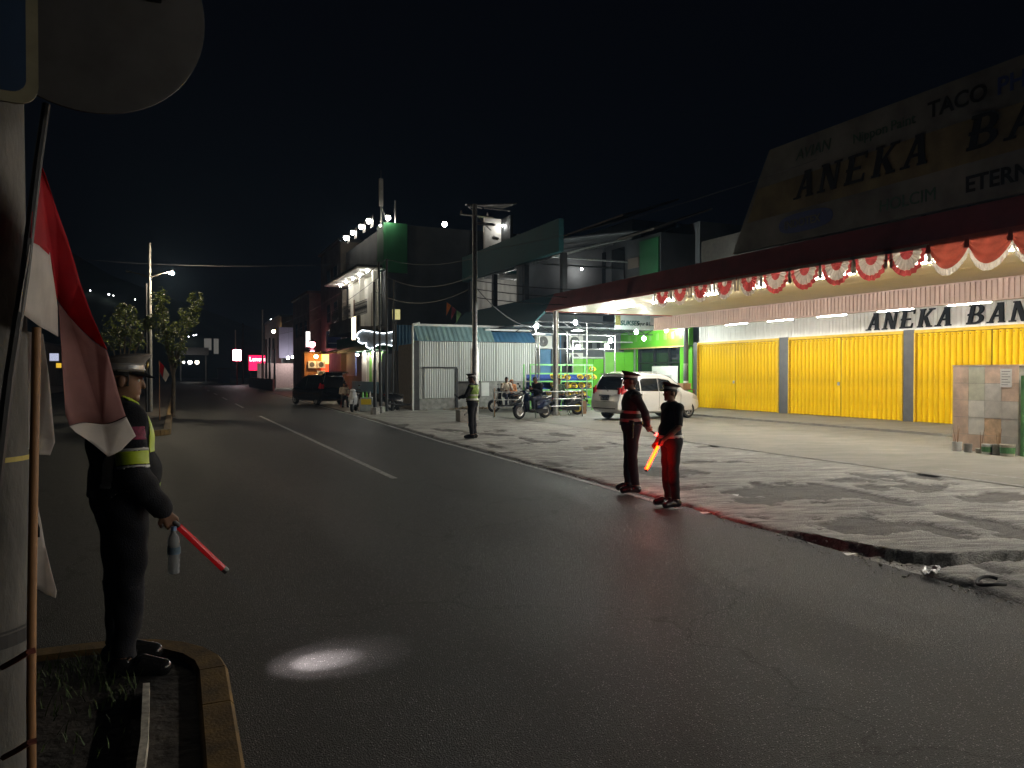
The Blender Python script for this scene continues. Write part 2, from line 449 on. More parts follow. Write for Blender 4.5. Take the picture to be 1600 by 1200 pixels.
# traffic islands: soil bed, kerb stones as pieces
def rounded(x0, x1, y0, y1, r, n=7):
    p = []
    for cx, cy_, a0 in ((x1-r, y1-r, 0), (x0+r, y1-r, 90), (x0+r, y0+r, 180), (x1-r, y0+r, 270)):
        for k in range(n): 
            a = R(a0 + 90 * k / (n-1)); p.append(Vector((cx + r*math.cos(a), cy_ + r*math.sin(a))))
    return p
def resample(p, step):
    p = p + [p[0]]; out = []; L = 0
    cum = [0]
    for a, c in zip(p, p[1:]): cum.append(cum[-1] + (c - a).length)
    n = int(cum[-1] / step); j = 0
    for k in range(n):
        s = cum[-1] * k / n
        while cum[j+1] < s: j += 1
        out.append(p[j].lerp(p[j+1], (s - cum[j]) / max(1e-6, cum[j+1] - cum[j])))
    return out
def island(name, x0, x1, y0, y1, r, step, kw, zt, km, far=False):
    pts = resample(rounded(x0, x1, y0, y1, r), .1)
    n = len(pts); inn = []
    for i in range(n):
        d = (pts[(i+1) % n] - pts[i-1]).normalized(); nrm = Vector((-d.y, d.x))
        inn.append(pts[i] + nrm * kw)
    bb = MB(); v = bb.verts([(*p, zt - .03) for p in inn]); bb.face(v)
    bed = tag(bb.build(name, M_soil), kind='structure')
    k = max(2, int(step / .1)); i = 0; cnt = 0
    while i < n:
        j = min(n, i + k)
        vis = any(-14 < pts[q % n].y < 75 for q in (i, j))
        if vis and not (far and pts[i % n].x < -1.6 and pts[i % n].y > 26):
            sb = MB(); sec = []
            for q in range(i, j + 1):
                o, w = pts[q % n], inn[q % n]
                if q == i: o = o.lerp(pts[(q+1) % n], .05); w = w.lerp(inn[(q+1) % n], .05)
                if q == j: o = o.lerp(pts[(q-1) % n], .05); w = w.lerp(inn[(q-1) % n], .05)
                c = .02
                sec.append([(*o, -.01), (*o.lerp(w, .02), zt - c), (*o.lerp(w, c / kw), zt), (*w.lerp(o, c / kw), zt), (*w, zt - .05), (*w, -.01)])
            sb.rings(sec); sb.build('kerb_stone', km, bed)
        i = j
    return bed
near = island('near_island_bed', -2.3, .26, -3, 5.35, .75, .8, .17, .15, M_ykerb)
far_ = island('far_island_bed', -2.4, -.16, 24.0, 140, .9, 1.0, .22, .16, M_ykerb, far=True)
sb = MB(); zs = []
for k in range(24):
    y = 1.5 + k * .128; zs.append((y, -.155 + .012 * math.sin(y * 2.1) + .006 * fbm(y, 0, 3)))
sb.rings([[(x - .017, y, .1), (x + .017, y, .1), (x + .016, y, .172), (x - .016, y, .174)] for y, x in zs])
sb.build('edging_strip', M_wstrip, near)

gr = MB()
for k in range(2600):
    while True:
        x = random.uniform(-2.0, -.2); y = random.uniform(2.2, 5.1)
        if fbm(x, y, 1.6, 3, 4.4) > -.05 or random.random() < .12: break
    h = random.uniform(.025, .10); a = random.uniform(0, 6.28); w = random.uniform(.002, .0045); ln = random.uniform(.2, 1.0) * h
    dx, dy = math.cos(a), math.sin(a)
    p0 = (x - dy*w, y + dx*w, .115); p1 = (x + dy*w, y - dx*w, .115)
    p2 = (x + dx*ln*.4 + dy*w*.7, y + dy*ln*.4 - dx*w*.7, .115 + h*.6); p3 = (x + dx*ln*.4 - dy*w*.7, y + dy*ln*.4 + dx*w*.7, .115 + h*.6)
    v = gr.verts([p0, p1, p2, p3]); gr.face(v)
    t = gr.verts([(x + dx*ln, y + dy*ln, .115 + h)]); gr.face([v[3], v[2], t[0]])
M_grass = mat('weedy grass', (.055, .085, .02), .7, var=.35, scale=5)
tag(gr.build('grass_tufts', M_grass, fix=False), 'weedy grass growing in the dark bed of the near traffic island', 'grass', kind='stuff')

# dark hillside far behind, scattered house lamps
hb = MB(); rows = []
for j in range(13):
    row = []
    for i in range(25):
        x = -330 + i * 25; y = 300 + j * 22
        h = 95 * math.exp(-((x + 150) / 170.0) ** 2) * min(1, j / 7) + 14 * fbm(x, y, .012, 4, 7)
        row.append((x, y, max(-.3, h * min(1, j / 3))))
    rows.append(hb.verts(row))
for r0, r1 in zip(rows, rows[1:]):
    for i in range(24): hb.face([r0[i], r0[i+1], r1[i+1], r1[i]])
M_hill = mat('forested hill', (.03, .04, .025), .95, var=.4, scale=.05)
tag(hb.build('hill', M_hill, smooth=60), kind='structure')
# ------------------------------------------------------------------ the hardware store with yellow folding shutters
store = thing('hardware_store', 'long hardware store with yellow folding shutters and a deep cream canopy', 'shop building', (22.5, 16, 0))
def lp(b, name, m, parent, off=(22.5, 16, 0), **k):          # built in world coordinates, parented without moving
    bmesh.ops.translate(b.bm, verts=b.bm.verts, vec=(-off[0], -off[1], -off[2]))
    return b.build(name, m, parent, **k)
BAYS = [(29.5, 24.2), (23.66, 18.4), (17.96, 12.7), (12.2, 6.95), (6.45, 1.2), (.7, -4.55), (-5.05, -10.3), (-10.8, -16.0)]
M_inside = mat('dark rear wall', (.10, .09, .08), .8, var=.2)
b = MB(); b.box(22.75, 30, -16.5, 29.75, 0, 8.0); lp(b, 'wall', M_inside, store)
for y0, y1 in ((29.82, 29.52), (24.18, 23.68), (18.38, 17.98), (12.68, 12.22), (6.93, 6.47), (1.18, .72), (-4.57, -5.03), (-10.32, -10.78), (-16.02, -16.5)):
    b = MB(); b.box(22.37, 22.74, y1, y0, .15, 3.24)
    lp(b, 'pillar', M_grey, store)
# one slat: shallow curved leaf with rolled edge
def slat_mesh(w, h):
    b = MB(); sec = []
    pr = [(0, -.075), (.10, -.01), (.17, .030), (.30, .044), (.52, .044), (.74, .034), (.86, -.005), (1.0, -.075)]
    for u, d in pr: sec.append((u * w, d))
    base = [(-d, -s) for s, d in sec] + [(-d + .012, -s) for s, d in reversed(sec)]
    b.rings([[(x, y, 0) for x, y in base], [(x, y, h) for x, y in base]])
    bmesh.ops.recalc_face_normals(b.bm, faces=b.bm.faces)
    me = bpy.data.meshes.new('slat'); b.bm.to_mesh(me); b.bm.free(); me.materials.append(M_yel); shade(me, 50)
    return me
SL = {}
M_yel2 = mat('yellow shutter frame', (.66, .42, .008), .5, var=.1)
for bi, (y0, y1) in enumerate(BAYS):
    sh = MB(); sh.box(22.36, 22.56, y1, y0, 3.12, 3.22)                      # head rail
    sh.box(22.34, 22.50, y1, y1 + .05, .19, 3.12); sh.box(22.34, 22.50, y0 - .05, y0, .19, 3.12)
    shut = lp(sh, 'shutter', M_yel2, store)
    n = 25; half = n // 2; wid = (y0 - y1 - .12 - .14) / (n)
    key = round(wid, 3)
    if key not in SL: SL[key] = slat_mesh(wid * .97, 2.90)
    for k in range(n):
        yy = y0 - .06 - k * wid - (.14 if k >= half else 0)
        o = bpy.data.objects.new('slat', SL[key]); COL.objects.link(o); o.parent = shut
        o.location = (22.43 - 22.5, yy - 16, .205 + random.uniform(-.004, .004)); o.rotation_euler = (0, 0, R(random.uniform(-2.5, 2.5)))
    ym = y0 - .06 - half * wid
    lk = MB(); lk.box(22.385, 22.42, ym - .135, ym - .005, .21, 3.10); lp(lk, 'meeting_stile', M_yel, shut)
    lk = MB(); lk.box(22.36, 22.384, ym - .12, ym - .02, 1.35, 1.47); lp(lk, 'lock_box', M_steel, shut)
    pin = MB()
    for k in range(n):
        yy = y0 - .06 - k * wid - (.14 if k >= half else 0) - wid * .42
        pin.lathe([(.016, 0), (.016, .012)], 8, Matrix.Translation((22.392, yy, 3.03)) @ Matrix.Rotation(R(-90), 4, 'Y'))
    tag(lp(pin, 'slat_rivets', M_dark, shut), kind='stuff')
# ribbed white fascia panel with the name
b = MB(); y = 29.5
prof = []
while y > -16:
    prof += [(22.46, y), (22.46, y - .13), (22.44, y - .135), (22.44, y - .155)]; y -= .16
b.rings([[(x, yy, 3.24) for x, yy in prof], [(x, yy, 3.96) for x, yy in prof]], cap=False, close=False)
lp(b, 'fascia_panel', M_white, store)
b = MB(); b.box(22.40, 22.47, -16, 29.5, 3.225, 3.262); lp(b, 'fascia_trim', M_white, store)

# slab-serif italic letters built from strokes; every letter is an object
def letter(ch, H, W, T):
    """strokes on a 0..W x 0..H grid; returns list of polygons (x,y)"""
    st = .21 * W + .02; th = .10 * H; sv = .30 * W; o = []
    def bar(x, y0=0, y1=H, w=st): o.append([(x - w/2, y0), (x + w/2, y0), (x + w/2, y1), (x - w/2, y1)])
    def serif(x, y, w=None):
        w = w or sv; o.append([(x - w/2 - .03*W, y), (x + w/2 + .03*W, y), (x + w/2 + .03*W, y + th * .8), (x - w/2 - .03*W, y + th * .8)])
    def dia(xa, ya, xb, yb, w=st): o.append([(xa - w/2, ya), (xa + w/2, ya), (xb + w/2, yb), (xb - w/2, yb)])
    l, r_ = .18 * W, .82 * W
    if ch == 'A':
        dia(l, 0, .50*W, H, st * .62); dia(r_, 0, .56*W, H); o.append([(.28*W, .3*H), (.72*W, .3*H), (.68*W, .3*H + th), (.32*W, .3*H + th)])
        serif(l, 0); serif(r_, 0); serif(.52*W, H - th*.8, .22*W)
    elif ch == 'N':
        bar(l, w=st*.62); bar(r_, w=st*.62); dia(r_ - .02*W, 0, l + .03*W, H, st * 1.1); serif(l, 0); serif(l, H - th*.8, .24*W); serif(r_, H - th*.8)
    elif ch == 'E':
        bar(l + .06*W); 
        for yy in (0, .5*H - th/2, H - th): o.append([(l - .12*W, yy), (r_ + (.08*W if yy != .5*H - th/2 else -.12*W), yy), (r_ + (.08*W if yy != .5*H - th/2 else -.12*W), yy + th), (l - .12*W, yy + th)])
        o.append([(r_ - .02*W, 0), (r_ + .09*W, 0), (r_ + .09*W, .27*H), (r_ + .04*W, .27*H)]); o.append([(r_ + .04*W, .77*H), (r_ + .09*W, .77*H), (r_ + .09*W, H), (r_ - .02*W, H)])
    elif ch == 'K':
        bar(l + .05*W); dia(.36*W, .42*H, r_, H, st * .6); dia(r_, 0, .46*W, .56*H, st); serif(l + .05*W, 0); serif(l + .05*W, H - th*.8); serif(r_, 0); serif(r_, H - th*.8)
    elif ch in 'B':
        bar(l + .05*W)
        def bowl(y0, y1, xr):
            n = 8; cy_ = (y0 + y1) / 2; ro = (y1 - y0) / 2; xs = .5 * W
            pts = [(xs + (xr - xs) * math.sin(math.pi * k / n), cy_ - ro * math.cos(math.pi * k / n)) for k in range(n + 1)]
            pi_ = [(xs + (xr - xs - st * .95) * math.sin(math.pi * k / n), cy_ - (ro - th) * math.cos(math.pi * k / n)) for k in range(n + 1)]
            for k in range(n): o.append([pts[k], pts[k+1], pi_[k+1], pi_[k]])
            o.append([(l - .12*W, y0), (xs, y0), (xs, y0 + th), (l - .12*W, y0 + th)]); o.append([(l - .12*W, y1 - th), (xs, y1 - th), (xs, y1), (l - .12*W, y1)])
        bowl(0, .54*H, .98*W); bowl(.54*H - th, H, .90*W)
    elif ch == 'G' or ch == 'U':
        n = 12
        if ch == 'U':
            bar(l, .3*H, H, st); bar(r_, .3*H, H, st * .62); serif(l, H - th*.8); serif(r_, H - th*.8); a0, a1, cyy, ry = 180, 360, .32*H, .32*H
        else:
            a0, a1, cyy, ry = 45, 330, .5*H, .5*H
            bar(r_, .05*H, .46*H, st); serif(r_, .42*H)
        for k in range(n):
            A0 = R(a0 + (a1 - a0) * k / n); A1 = R(a0 + (a1 - a0) * (k + 1) / n); cx = .5*W; rx = .40*W if ch == 'U' else .46*W
            q = lambda A, s, t: (cx + (rx - s) * math.cos(A), cyy + (ry - t) * math.sin(A))
            o.append([q(A0, 0, 0), q(A1, 0, 0), q(A1, st, th), q(A0, st, th)])
    return o
def put_word(word, y_start, pitch, H, W, x, z, T, m, parent, off, shear=.22, gap=0):
    y = y_start
    for ch in word:
        if ch != ' ':
            b = MB()
            for k, po in enumerate(letter(ch, H, W, T)):
                e = .0015 * k
                pts = [(x - T - e, y - (px_ + shear * pz), z + pz) for px_, pz in po]
                p2 = [(x - e * .3, a[1], a[2]) for a in pts]
                b.rings([pts, p2])
            lp(b, 'letter', m, parent, off)
        y -= pitch
put_word('ANEKA', 19.95, .675, .60, .56, 22.435, 3.30, .05, M_blk, store, (22.5, 16, 0))
put_word('BANGUNAN', 16.2, .675, .60, .56, 22.435, 3.30, .05, M_blk, store, (22.5, 16, 0))

# canopy: soffit boards, ribbed drop beam, inner soffit, red skirt
CX0, CX1, CY0, CY1 = 13.6, 19.66, -16.0, 27.6
x = CX0 + .05
while x < CX1 - .1:
    b = MB(); b.box(x, x + .375, CY0, CY1, 4.28 + random.uniform(0, .003), 4.33); lp(b, 'soffit_board', M_cream, store); x += .38
b = MB(); b.box(CX0 + .03, 22.6, CY0, CY1, 4.36, 4.5); b.box(19.9, 22.6, CY1 + .01, 29.75, 4.0, 4.5); lp(b, 'canopy_deck', M_inside, store)
b = MB(); prof = []; y = 29.0
while y > CY0:
    prof += [(19.60, y), (19.60, y - .09), (19.63, y - .10), (19.63, y - .14), (19.60, y - .15)]; y -= .15
b.rings([[(px_, yy, 3.74) for px_, yy in prof], [(px_, yy, 4.275) for px_, yy in prof]], cap=False, close=False)
lp(b, 'drop_beam', M_pink, store)
b = MB(); b.box(19.645, 19.9, CY0, 29.0, 3.72, 4.27); b.box(19.57, 19.64, CY0, 29.0, 3.70, 3.738); b.box(19.57, 19.599, CY0, 27.5, 4.245, 4.277); lp(b, 'beam_trim', M_pink, store)
x = 19.95
while x < 22.4:
    b = MB(); b.box(x, min(22.43, x + .40), CY0, 29.5, 3.95 + random.uniform(0, .003), 4.0); lp(b, 'inner_soffit_board', M_cream, store); x += .41
M_dred = mat('dark red roof skirt', (.26, .05, .06), .6, var=.2, scale=1.2)
b = MB(); b.box(13.53, 13.60, CY0, 27.67, 4.25, 4.335); b.box(13.60, 19.6, 27.61, 27.67, 4.25, 4.335); lp(b, 'canopy_edging', M_red, store)
b = MB()
b.rings([[(13.55, CY0, 4.34), (13.55, 27.64, 4.34), (19.6, 27.64, 4.34), (19.6, CY0, 4.34)],
         [(13.75, CY0, 4.95), (13.75, 27.3, 4.95), (19.6, 27.3, 4.95), (19.6, CY0, 4.95)]])
lp(b, 'roof_skirt', M_dred, store)
# column under the outer corner
b = MB(); b.tube([(13.85, 27.35, .1), (13.85, 27.35, 4.27)], .105, 16); b.tube([(13.85, 27.35, .1), (13.85, 27.35, .26)], .17, 16)
lp(b, 'column', M_steel, store)

# tube lights
def tube_light(x, y, z, label, grp, L=1.25, mm=None):
    t = thing('tube_light', label, 'light', (x, y, z), 0, grp)
    b = MB(); b.tube([(0, -L/2, -.03), (0, L/2, -.03)], .0145, 6); b.build('tube', mm or M_tube, t)
    b = MB(); b.box(-.012, .012, -L/2 - .03, L/2 + .03, -.004, .028); b.build('batten', M_grey, t)
    if z < 4:
        for e in (-.45, .45):
            b = MB(); b.tube([(0, e, .028), (0, e, .195)], .008, 5); b.build('hanger_rod', M_steel, t)
FR = [12.0, 14.45, 16.95, 19.4, 21.85, 9.5, 7.0, 4.5, 24.3, 2.0, -.5, -3, -5.5, -8, -10.5, -13]  # negative end lies out of view, added to light the flag and nearest policeman
for k, y in enumerate(FR):
    lab = {12.0: 'lit tube lamp on the cream soffit just right of the last pleated half-round bunting', 14.45: 'lit tube lamp on the cream soffit behind the red-rimmed bunting fans',
           16.95: 'lit tube lamp on the cream soffit where the two kinds of pleated bunting meet', 19.4: 'lit tube lamp on the cream soffit behind the white-rimmed bunting fans',
           21.85: 'lit tube lamp on the cream soffit behind the leftmost white-rimmed bunting fan', 24.3: 'lit tube lamp on the soffit left of all bunting, nearest the canopy corner column'}.get(y, 'lit soffit tube lamp above the red drapes, ' + ORD[(k - 5) % 14] + ' past the last pleated fan')
    tube_light(15.15, y, 4.262, lab, 'tube lights on the outer soffit')
for k, y in enumerate([24.2, 21.8, 19.4, 16.9, 14.5, 12.05, 9.6, 7.15, 4.7, 2.25, -.2, -2.65, -5.1, -7.55]):
    lab = 'lit tube lamp under the ribbed beam, ' + ORD[k] + ' counted from the green shop'
    tube_light(20.2, y, 3.755, lab, 'tube lights above the yellow shutters', 1.25, M_tube2)

# roof billboard
M_bill = mat('weathered billboard print', (.15, .15, .14), .75, var=.35, scale=.8)
M_billy = mat('billboard yellow print', (.16, .125, .055), .75, var=.35, scale=1.2)
bb = thing('roof_billboard', 'large unlit roof billboard with black italic shop name and small brand names', 'billboard', (13.7, 9, 5))
off = (13.7, 9, 5)
b = MB(); b.prism([(13.72, 16.6, 5.0), (13.72, 15.2, 7.42), (13.72, -4, 7.42), (13.72, -4, 5.0)], (.14, 0, 0), 0); lp(b, 'board', M_bill, bb, off)
b = MB(); b.prism([(13.709, 16.0, 5.72), (13.709, 15.6, 6.52), (13.709, -3.9, 6.72), (13.709, -3.9, 5.86)], (.006, 0, 0), 0); lp(b, 'yellow_band', M_billy, bb, off)
for y in (15, 11, 7, 3, -1):
    b = MB(); b.tube([(13.95, y, 4.9), (13.95, y, 7.3)], .05, 6); b.tube([(13.95, y, 7.0), (15.6, y, 4.95)], .04, 6); lp(b, 'strut', M_dark, bb, off)
put_word('ANEKA', 14.35, .745, .62, .62, 13.70, 5.98, .012, M_blk, bb, off)
put_word('BANGUNAN', 9.95, .745, .62, .62, 13.70, 5.98, .012, M_blk, bb, off)
M_dblu = mat('dark blue print', (.02, .04, .16), .5, var=.1); M_dgrn = mat('dark green print', (.03, .09, .06), .5, var=.1)
def bill_text(t, size, m, y, z, **k): text('printed_name', t, size, .008, m, bb, (13.712 - off[0], y - off[1], z - off[2]), FACE_W, **k)
bill_text('AVIAN', .36, M_dgrn, 14.3, 6.92, shear=.2); bill_text('Nippon', .30, M_dgrn, 12.6, 6.86); bill_text('Paint', .30, M_dgrn, 11.62, 6.86); bill_text('TACO', .44, M_blk, 10.75, 6.86, offset=.008)
bill_text('PHILIPS', .44, M_dblu, 9.35, 6.86, offset=.008); bill_text('ETERNIT', .42, M_blk, 9.95, 5.22, offset=.01); bill_text('HOLCIM', .36, M_dgrn, 11.9, 5.22)
b = MB(); rr = []
for k in range(28):
    a = 2*math.pi*k/28; c = math.copysign(abs(math.cos(a)) ** .6, math.cos(a)); s = math.copysign(abs(math.sin(a)) ** .8, math.sin(a)); rr.append((13.708, 14.0 - .85*c, 5.42 + .23*s))
b.prism(rr, (.010, 0, 0), 0); lp(b, 'oval_badge', M_dblu, bb, off)
text('printed_name', 'INDOTEX', .26, .006, M_bill, bb, (13.702 - off[0], 14.66 - off[1], 5.33 - off[2]), FACE_W, offset=.006)

# pleated bunting hung from the canopy edge
M_bred = mat('red bunting cloth', (.34, .055, .05), .8, var=.15, scale=9, transl=.5); M_bwht = mat('white bunting cloth', (.36, .32, .27), .8, var=.1, scale=9, transl=.5)
def fan(y, w, h, rings, label, tilt):
    t = thing('bunting_fan', label, 'bunting', (13.46, y, 4.26), 0, 'pleated bunting fans along the canopy edge')
    n = 20
    for ri, (r0, r1, m, nm) in enumerate(rings):
        b = MB(); pa = pb = None
        for k in range(n + 1):
            a = math.pi * k / n; pl = (.018 if k % 2 else -.018)
            sc = 1 + (.035 if k % 2 else 0) * (r1 > .95)
            c = lambda r_: (pl * r_ + .004 * ri, -math.cos(a) * r_ * w / 2 * sc, -math.sin(a) * r_ * h * sc)
            v = b.verts([c(r0), c(r1)])
            if pa: b.face([pa[0], pa[1], v[1], v[0]])
            pa = v
        bmesh.ops.solidify(b.bm, geom=b.bm.faces[:], thickness=.003)
        o = b.build(nm, m, t)
    b = MB(); b.box(-.012, .0, -w * .62, w * .62, .0, .06); b.build('header_band', M_bwht, t)
    b = MB(); b.box(-.016, .002, -w * .62, w * .62, .062, .12); b.build('top_hem', M_bred, t)
    b = MB(); 
    for q in (-1, 1):
        b = MB(); b.rings([[(0, q*w*.56 - .03, 0), (.01, q*w*.56, 0), (0, q*w*.56 + .03, 0)], [(0, q*w*.58 - .05, -.30), (.01, q*w*.58, -.32), (0, q*w*.58 + .04, -.29)]]); b.build('tail', M_bwht, t)
RA = [(0, .30, M_bwht, 'centre'), (.29, .78, M_bred, 'fan_band'), (.77, 1.0, M_bwht, 'fan_rim')]
RB = [(0, .36, M_bred, 'centre'), (.35, .78, M_bwht, 'fan_band'), (.77, 1.0, M_bred, 'fan_rim')]
ya = [on_x(q, 450, 13.46).y for q in (1034.5, 1062, 1094, 1131.5, 1169.5)]
for k, y in enumerate(ya): fan(y, .74, .47, RA, 'small white-rimmed red bunting fan, ' + ORD[k] + ' from the left end of the row', 0)
yb = [on_x(q, 450, 13.46).y for q in (1211, 1256, 1306, 1360, 1415)]
for k, y in enumerate(yb): fan(y, .86, .50, RB, 'red-rimmed white bunting fan, ' + ['next to the white-rimmed fans', 'second from the white-rimmed fans', 'in the middle of its five', 'second from the red drapes', 'next to the red drapes'][k], 1)
M_drape = mat('red satin drape', (.30, .06, .035), .5, var=.2, scale=5, transl=.3)
def drape(y, w, label):
    t = thing('bunting_drape', label, 'bunting', (13.46, y, 4.30), 0, 'red satin drapes along the canopy edge')
    def surf(u, v):
        sag = 4 * u * (1 - u)
        fold = .03 * math.sin(v * 17 + 2 * abs(u - .5)) * (.3 + v)
        return Vector((-.02 - fold * (1 - .4*sag) - .06*sag*v, w/2 - u * w, -(.12 + .40 * sag ** .8) * v))
    b = MB(); rows = []
    for j in range(15): rows.append(b.verts([surf(i/20, j/14) for i in range(21)]))
    for a, c in zip(rows, rows[1:]):
        for i in range(20): b.face([a[i], a[i+1], c[i+1], c[i]])
    b.build('swag', M_drape, t, smooth=60, fix=False)
    b = MB(); pr = None
    for i in range(61):
        u = i / 60; p = surf(u, 1); o = Vector((.012 * math.sin(i * 1.7) - .01, 0, 0))
        v = b.verts([p + o * .3, p + o + Vector((0, 0, -.13 - .012 * math.sin(i * 2.3)))])
        if pr: b.face([pr[0], pr[1], v[1], v[0]])
        pr = v
    b.build('fringe', M_bwht, t, fix=False)
    b = MB(); b.box(-.03, -.0, -w/2, w/2, 0, .07); b.build('top_hem', M_drape, t)
    b = MB(); b.rings([[(-.05, w/2 - .04, .0), (.0, w/2, .0), (-.05, w/2 + .04, 0)], [(-.07, w/2 - .06, -.17), (-.03, w/2, -.19), (-.07, w/2 + .06, -.17)]]); b.build('gather', M_drape, t)
dq = [on_x(q, 400, 13.46).y for q in (1452, 1512, 1580, 1655)]
for k in range(3):
    drape((dq[k] + dq[k+1]) / 2, dq[k] - dq[k+1], 'red satin drape with white fringe, ' + ORD[k] + ' counted from the pleated fans')
# ------------------------------------------------------------------ people: one continuous skin grown from a distance field
def smin(a, b, k):
    h = np.clip(.5 + .5 * (b - a) / k, 0, 1)
    return b + (a - b) * h - k * h * (1 - h)
class Field:
    def __init__(s, lo, hi, res):
        s.res = res; s.lo = np.array(lo, float)
        s.n = np.ceil((np.array(hi) - s.lo) / res).astype(int) + 1
        s.d = np.full(s.n, 1.0, np.float32); s.best = np.full(s.n, 1.0, np.float32); s.zone = np.zeros(s.n, np.int16); s.names = []
    def _sub(s, c0, c1, pad):
        a = np.clip(((np.minimum(c0, c1) - pad - s.lo) / s.res).astype(int), 0, s.n - 1)
        b = np.clip(((np.maximum(c0, c1) + pad - s.lo) / s.res).astype(int) + 2, 1, s.n)
        sl = tuple(slice(i, j) for i, j in zip(a, b))
        g = np.meshgrid(*[s.lo[i] + s.res * np.arange(a[i], b[i]) for i in range(3)], indexing='ij')
        return sl, np.stack(g, -1)
    def _put(s, sl, d, k, zone):
        if zone not in s.names: s.names.append(zone)
        zi = s.names.index(zone)
        bs = s.best[sl]; m = d < bs
        s.zone[sl] = np.where(m, zi, s.zone[sl]); s.best[sl] = np.minimum(bs, d)
        s.d[sl] = smin(s.d[sl], d, k)
    def cone(s, a, b, r1, r2, zone, k=.025):
        a = np.array(a, float); b = np.array(b, float)
        sl, p = s._sub(a, b, max(r1, r2) + 3 * k + .03)
        ab = b - a; t = np.clip(((p - a) @ ab) / max(1e-9, ab @ ab), 0, 1)
        d = np.linalg.norm(p - a - t[..., None] * ab, axis=-1) - (r1 + (r2 - r1) * t)
        s._put(sl, d.astype(np.float32), k, zone)
    def ell(s, c, r, zone, k=.03, M=None):
        c = np.array(c, float); r = np.array(r, float); m = r.max()
        sl, p = s._sub(c - m, c + m, 3 * k + .03)
        q = p - c
        if M is not None: q = q @ M                  # columns of M are the axes
        k0 = np.linalg.norm(q / r, axis=-1); k1 = np.linalg.norm(q / (r * r), axis=-1)
        d = k0 * (k0 - 1.0) / np.maximum(k1, 1e-6)
        s._put(sl, d.astype(np.float32), k, zone)
    def mesh(s):
        d = s.d; ins = d < 0
        nx, ny, nz = d.shape
        corners = [(i, j, k) for i in (0, 1) for j in (0, 1) for k in (0, 1)]
        cnt = np.zeros((nx-1, ny-1, nz-1), np.int8)
        for i, j, k in corners: cnt += ins[i:nx-1+i, j:ny-1+j, k:nz-1+k]
        cells = np.argwhere((cnt > 0) & (cnt < 8))
        idx = np.full(cnt.shape, -1, np.int64); idx[tuple(cells.T)] = np.arange(len(cells))
        acc = np.zeros((len(cells), 3)); w = np.zeros(len(cells))
        for a in corners:
            for ax in range(3):
                if a[ax]: continue
                b = list(a); b[ax] = 1
                da = d[tuple((cells + a).T)]; db = d[tuple((cells + b).T)]
                m = (da < 0) != (db < 0)
                t = np.where(m, da / np.where(m, da - db, 1), 0)
                pt = np.repeat(np.array(a, float)[None], len(cells), 0); pt[:, ax] += t
                acc += np.where(m[:, None], pt, 0); w += m
        v = s.lo + s.res * (cells + acc / w[:, None])
        faces = []
        for ax in range(3):
            sl0 = [slice(1, -1)] * 3; sl1 = [slice(1, -1)] * 3
            sl0[ax] = slice(0, -1); sl1[ax] = slice(1, None)
            A = ins[tuple(sl0)]; B = ins[tuple(sl1)]
            e = np.argwhere(A != B)
            off = np.array([1, 1, 1]); off[ax] = 0
            e = e + off
            fl = ins[tuple(e.T)]
            u, w2 = (ax + 1) % 3, (ax + 2) % 3
            def cell(du, dv):
                c = e.copy(); c[:, u] -= du; c[:, w2] -= dv
                return idx[tuple(c.T)]
            q = np.stack([cell(1, 1), cell(0, 1), cell(0, 0), cell(1, 0)], 1)
            q[~fl] = q[~fl][:, ::-1]
            faces.append(q)
        f = np.concatenate(faces); f = f[(f >= 0).all(1)]
        near_ = np.round((v - s.lo) / s.res).astype(int)
        near_ = np.clip(near_, 0, s.n - 1)
        z = s.zone[tuple(near_.T)]
        return v, f, z

def unit(v): v = np.array(v, float); return v / max(1e-9, np.linalg.norm(v))
def stand():
    return dict(pelvis=(0,0,.95), chest=(0,-.005,1.26), neck=(0,-.015,1.46), head=(0,.02,1.61), look=(0,1,0),
        sh=[(-.185,-.015,1.405),(.185,-.015,1.405)], el=[(-.245,-.04,1.13),(.245,-.04,1.13)], wr=[(-.25,.03,.88),(.25,.03,.88)],
        hip=[(-.09,0,.92),(.09,0,.92)], kn=[(-.10,.015,.50),(.10,.015,.50)], an=[(-.105,-.02,.085),(.105,-.02,.085)], toe=[(-.135,.16,.035),(.135,.16,.035)])
def sit():
    p = stand()
    p.update(pelvis=(0,0,.55), chest=(0,-.0,.86), neck=(0,.0,1.06), head=(0,.05,1.21),
        sh=[(-.185,0,1.005),(.185,0,1.005)], el=[(-.25,.05,.75),(.25,.05,.75)], wr=[(-.14,.28,.72),(.14,.28,.72)],
        hip=[(-.09,0.03,.52),(.09,0.03,.52)], kn=[(-.13,.43,.53),(.13,.43,.53)], an=[(-.13,.42,.085),(.13,.42,.085)], toe=[(-.15,.60,.035),(.15,.60,.035)])
    return p
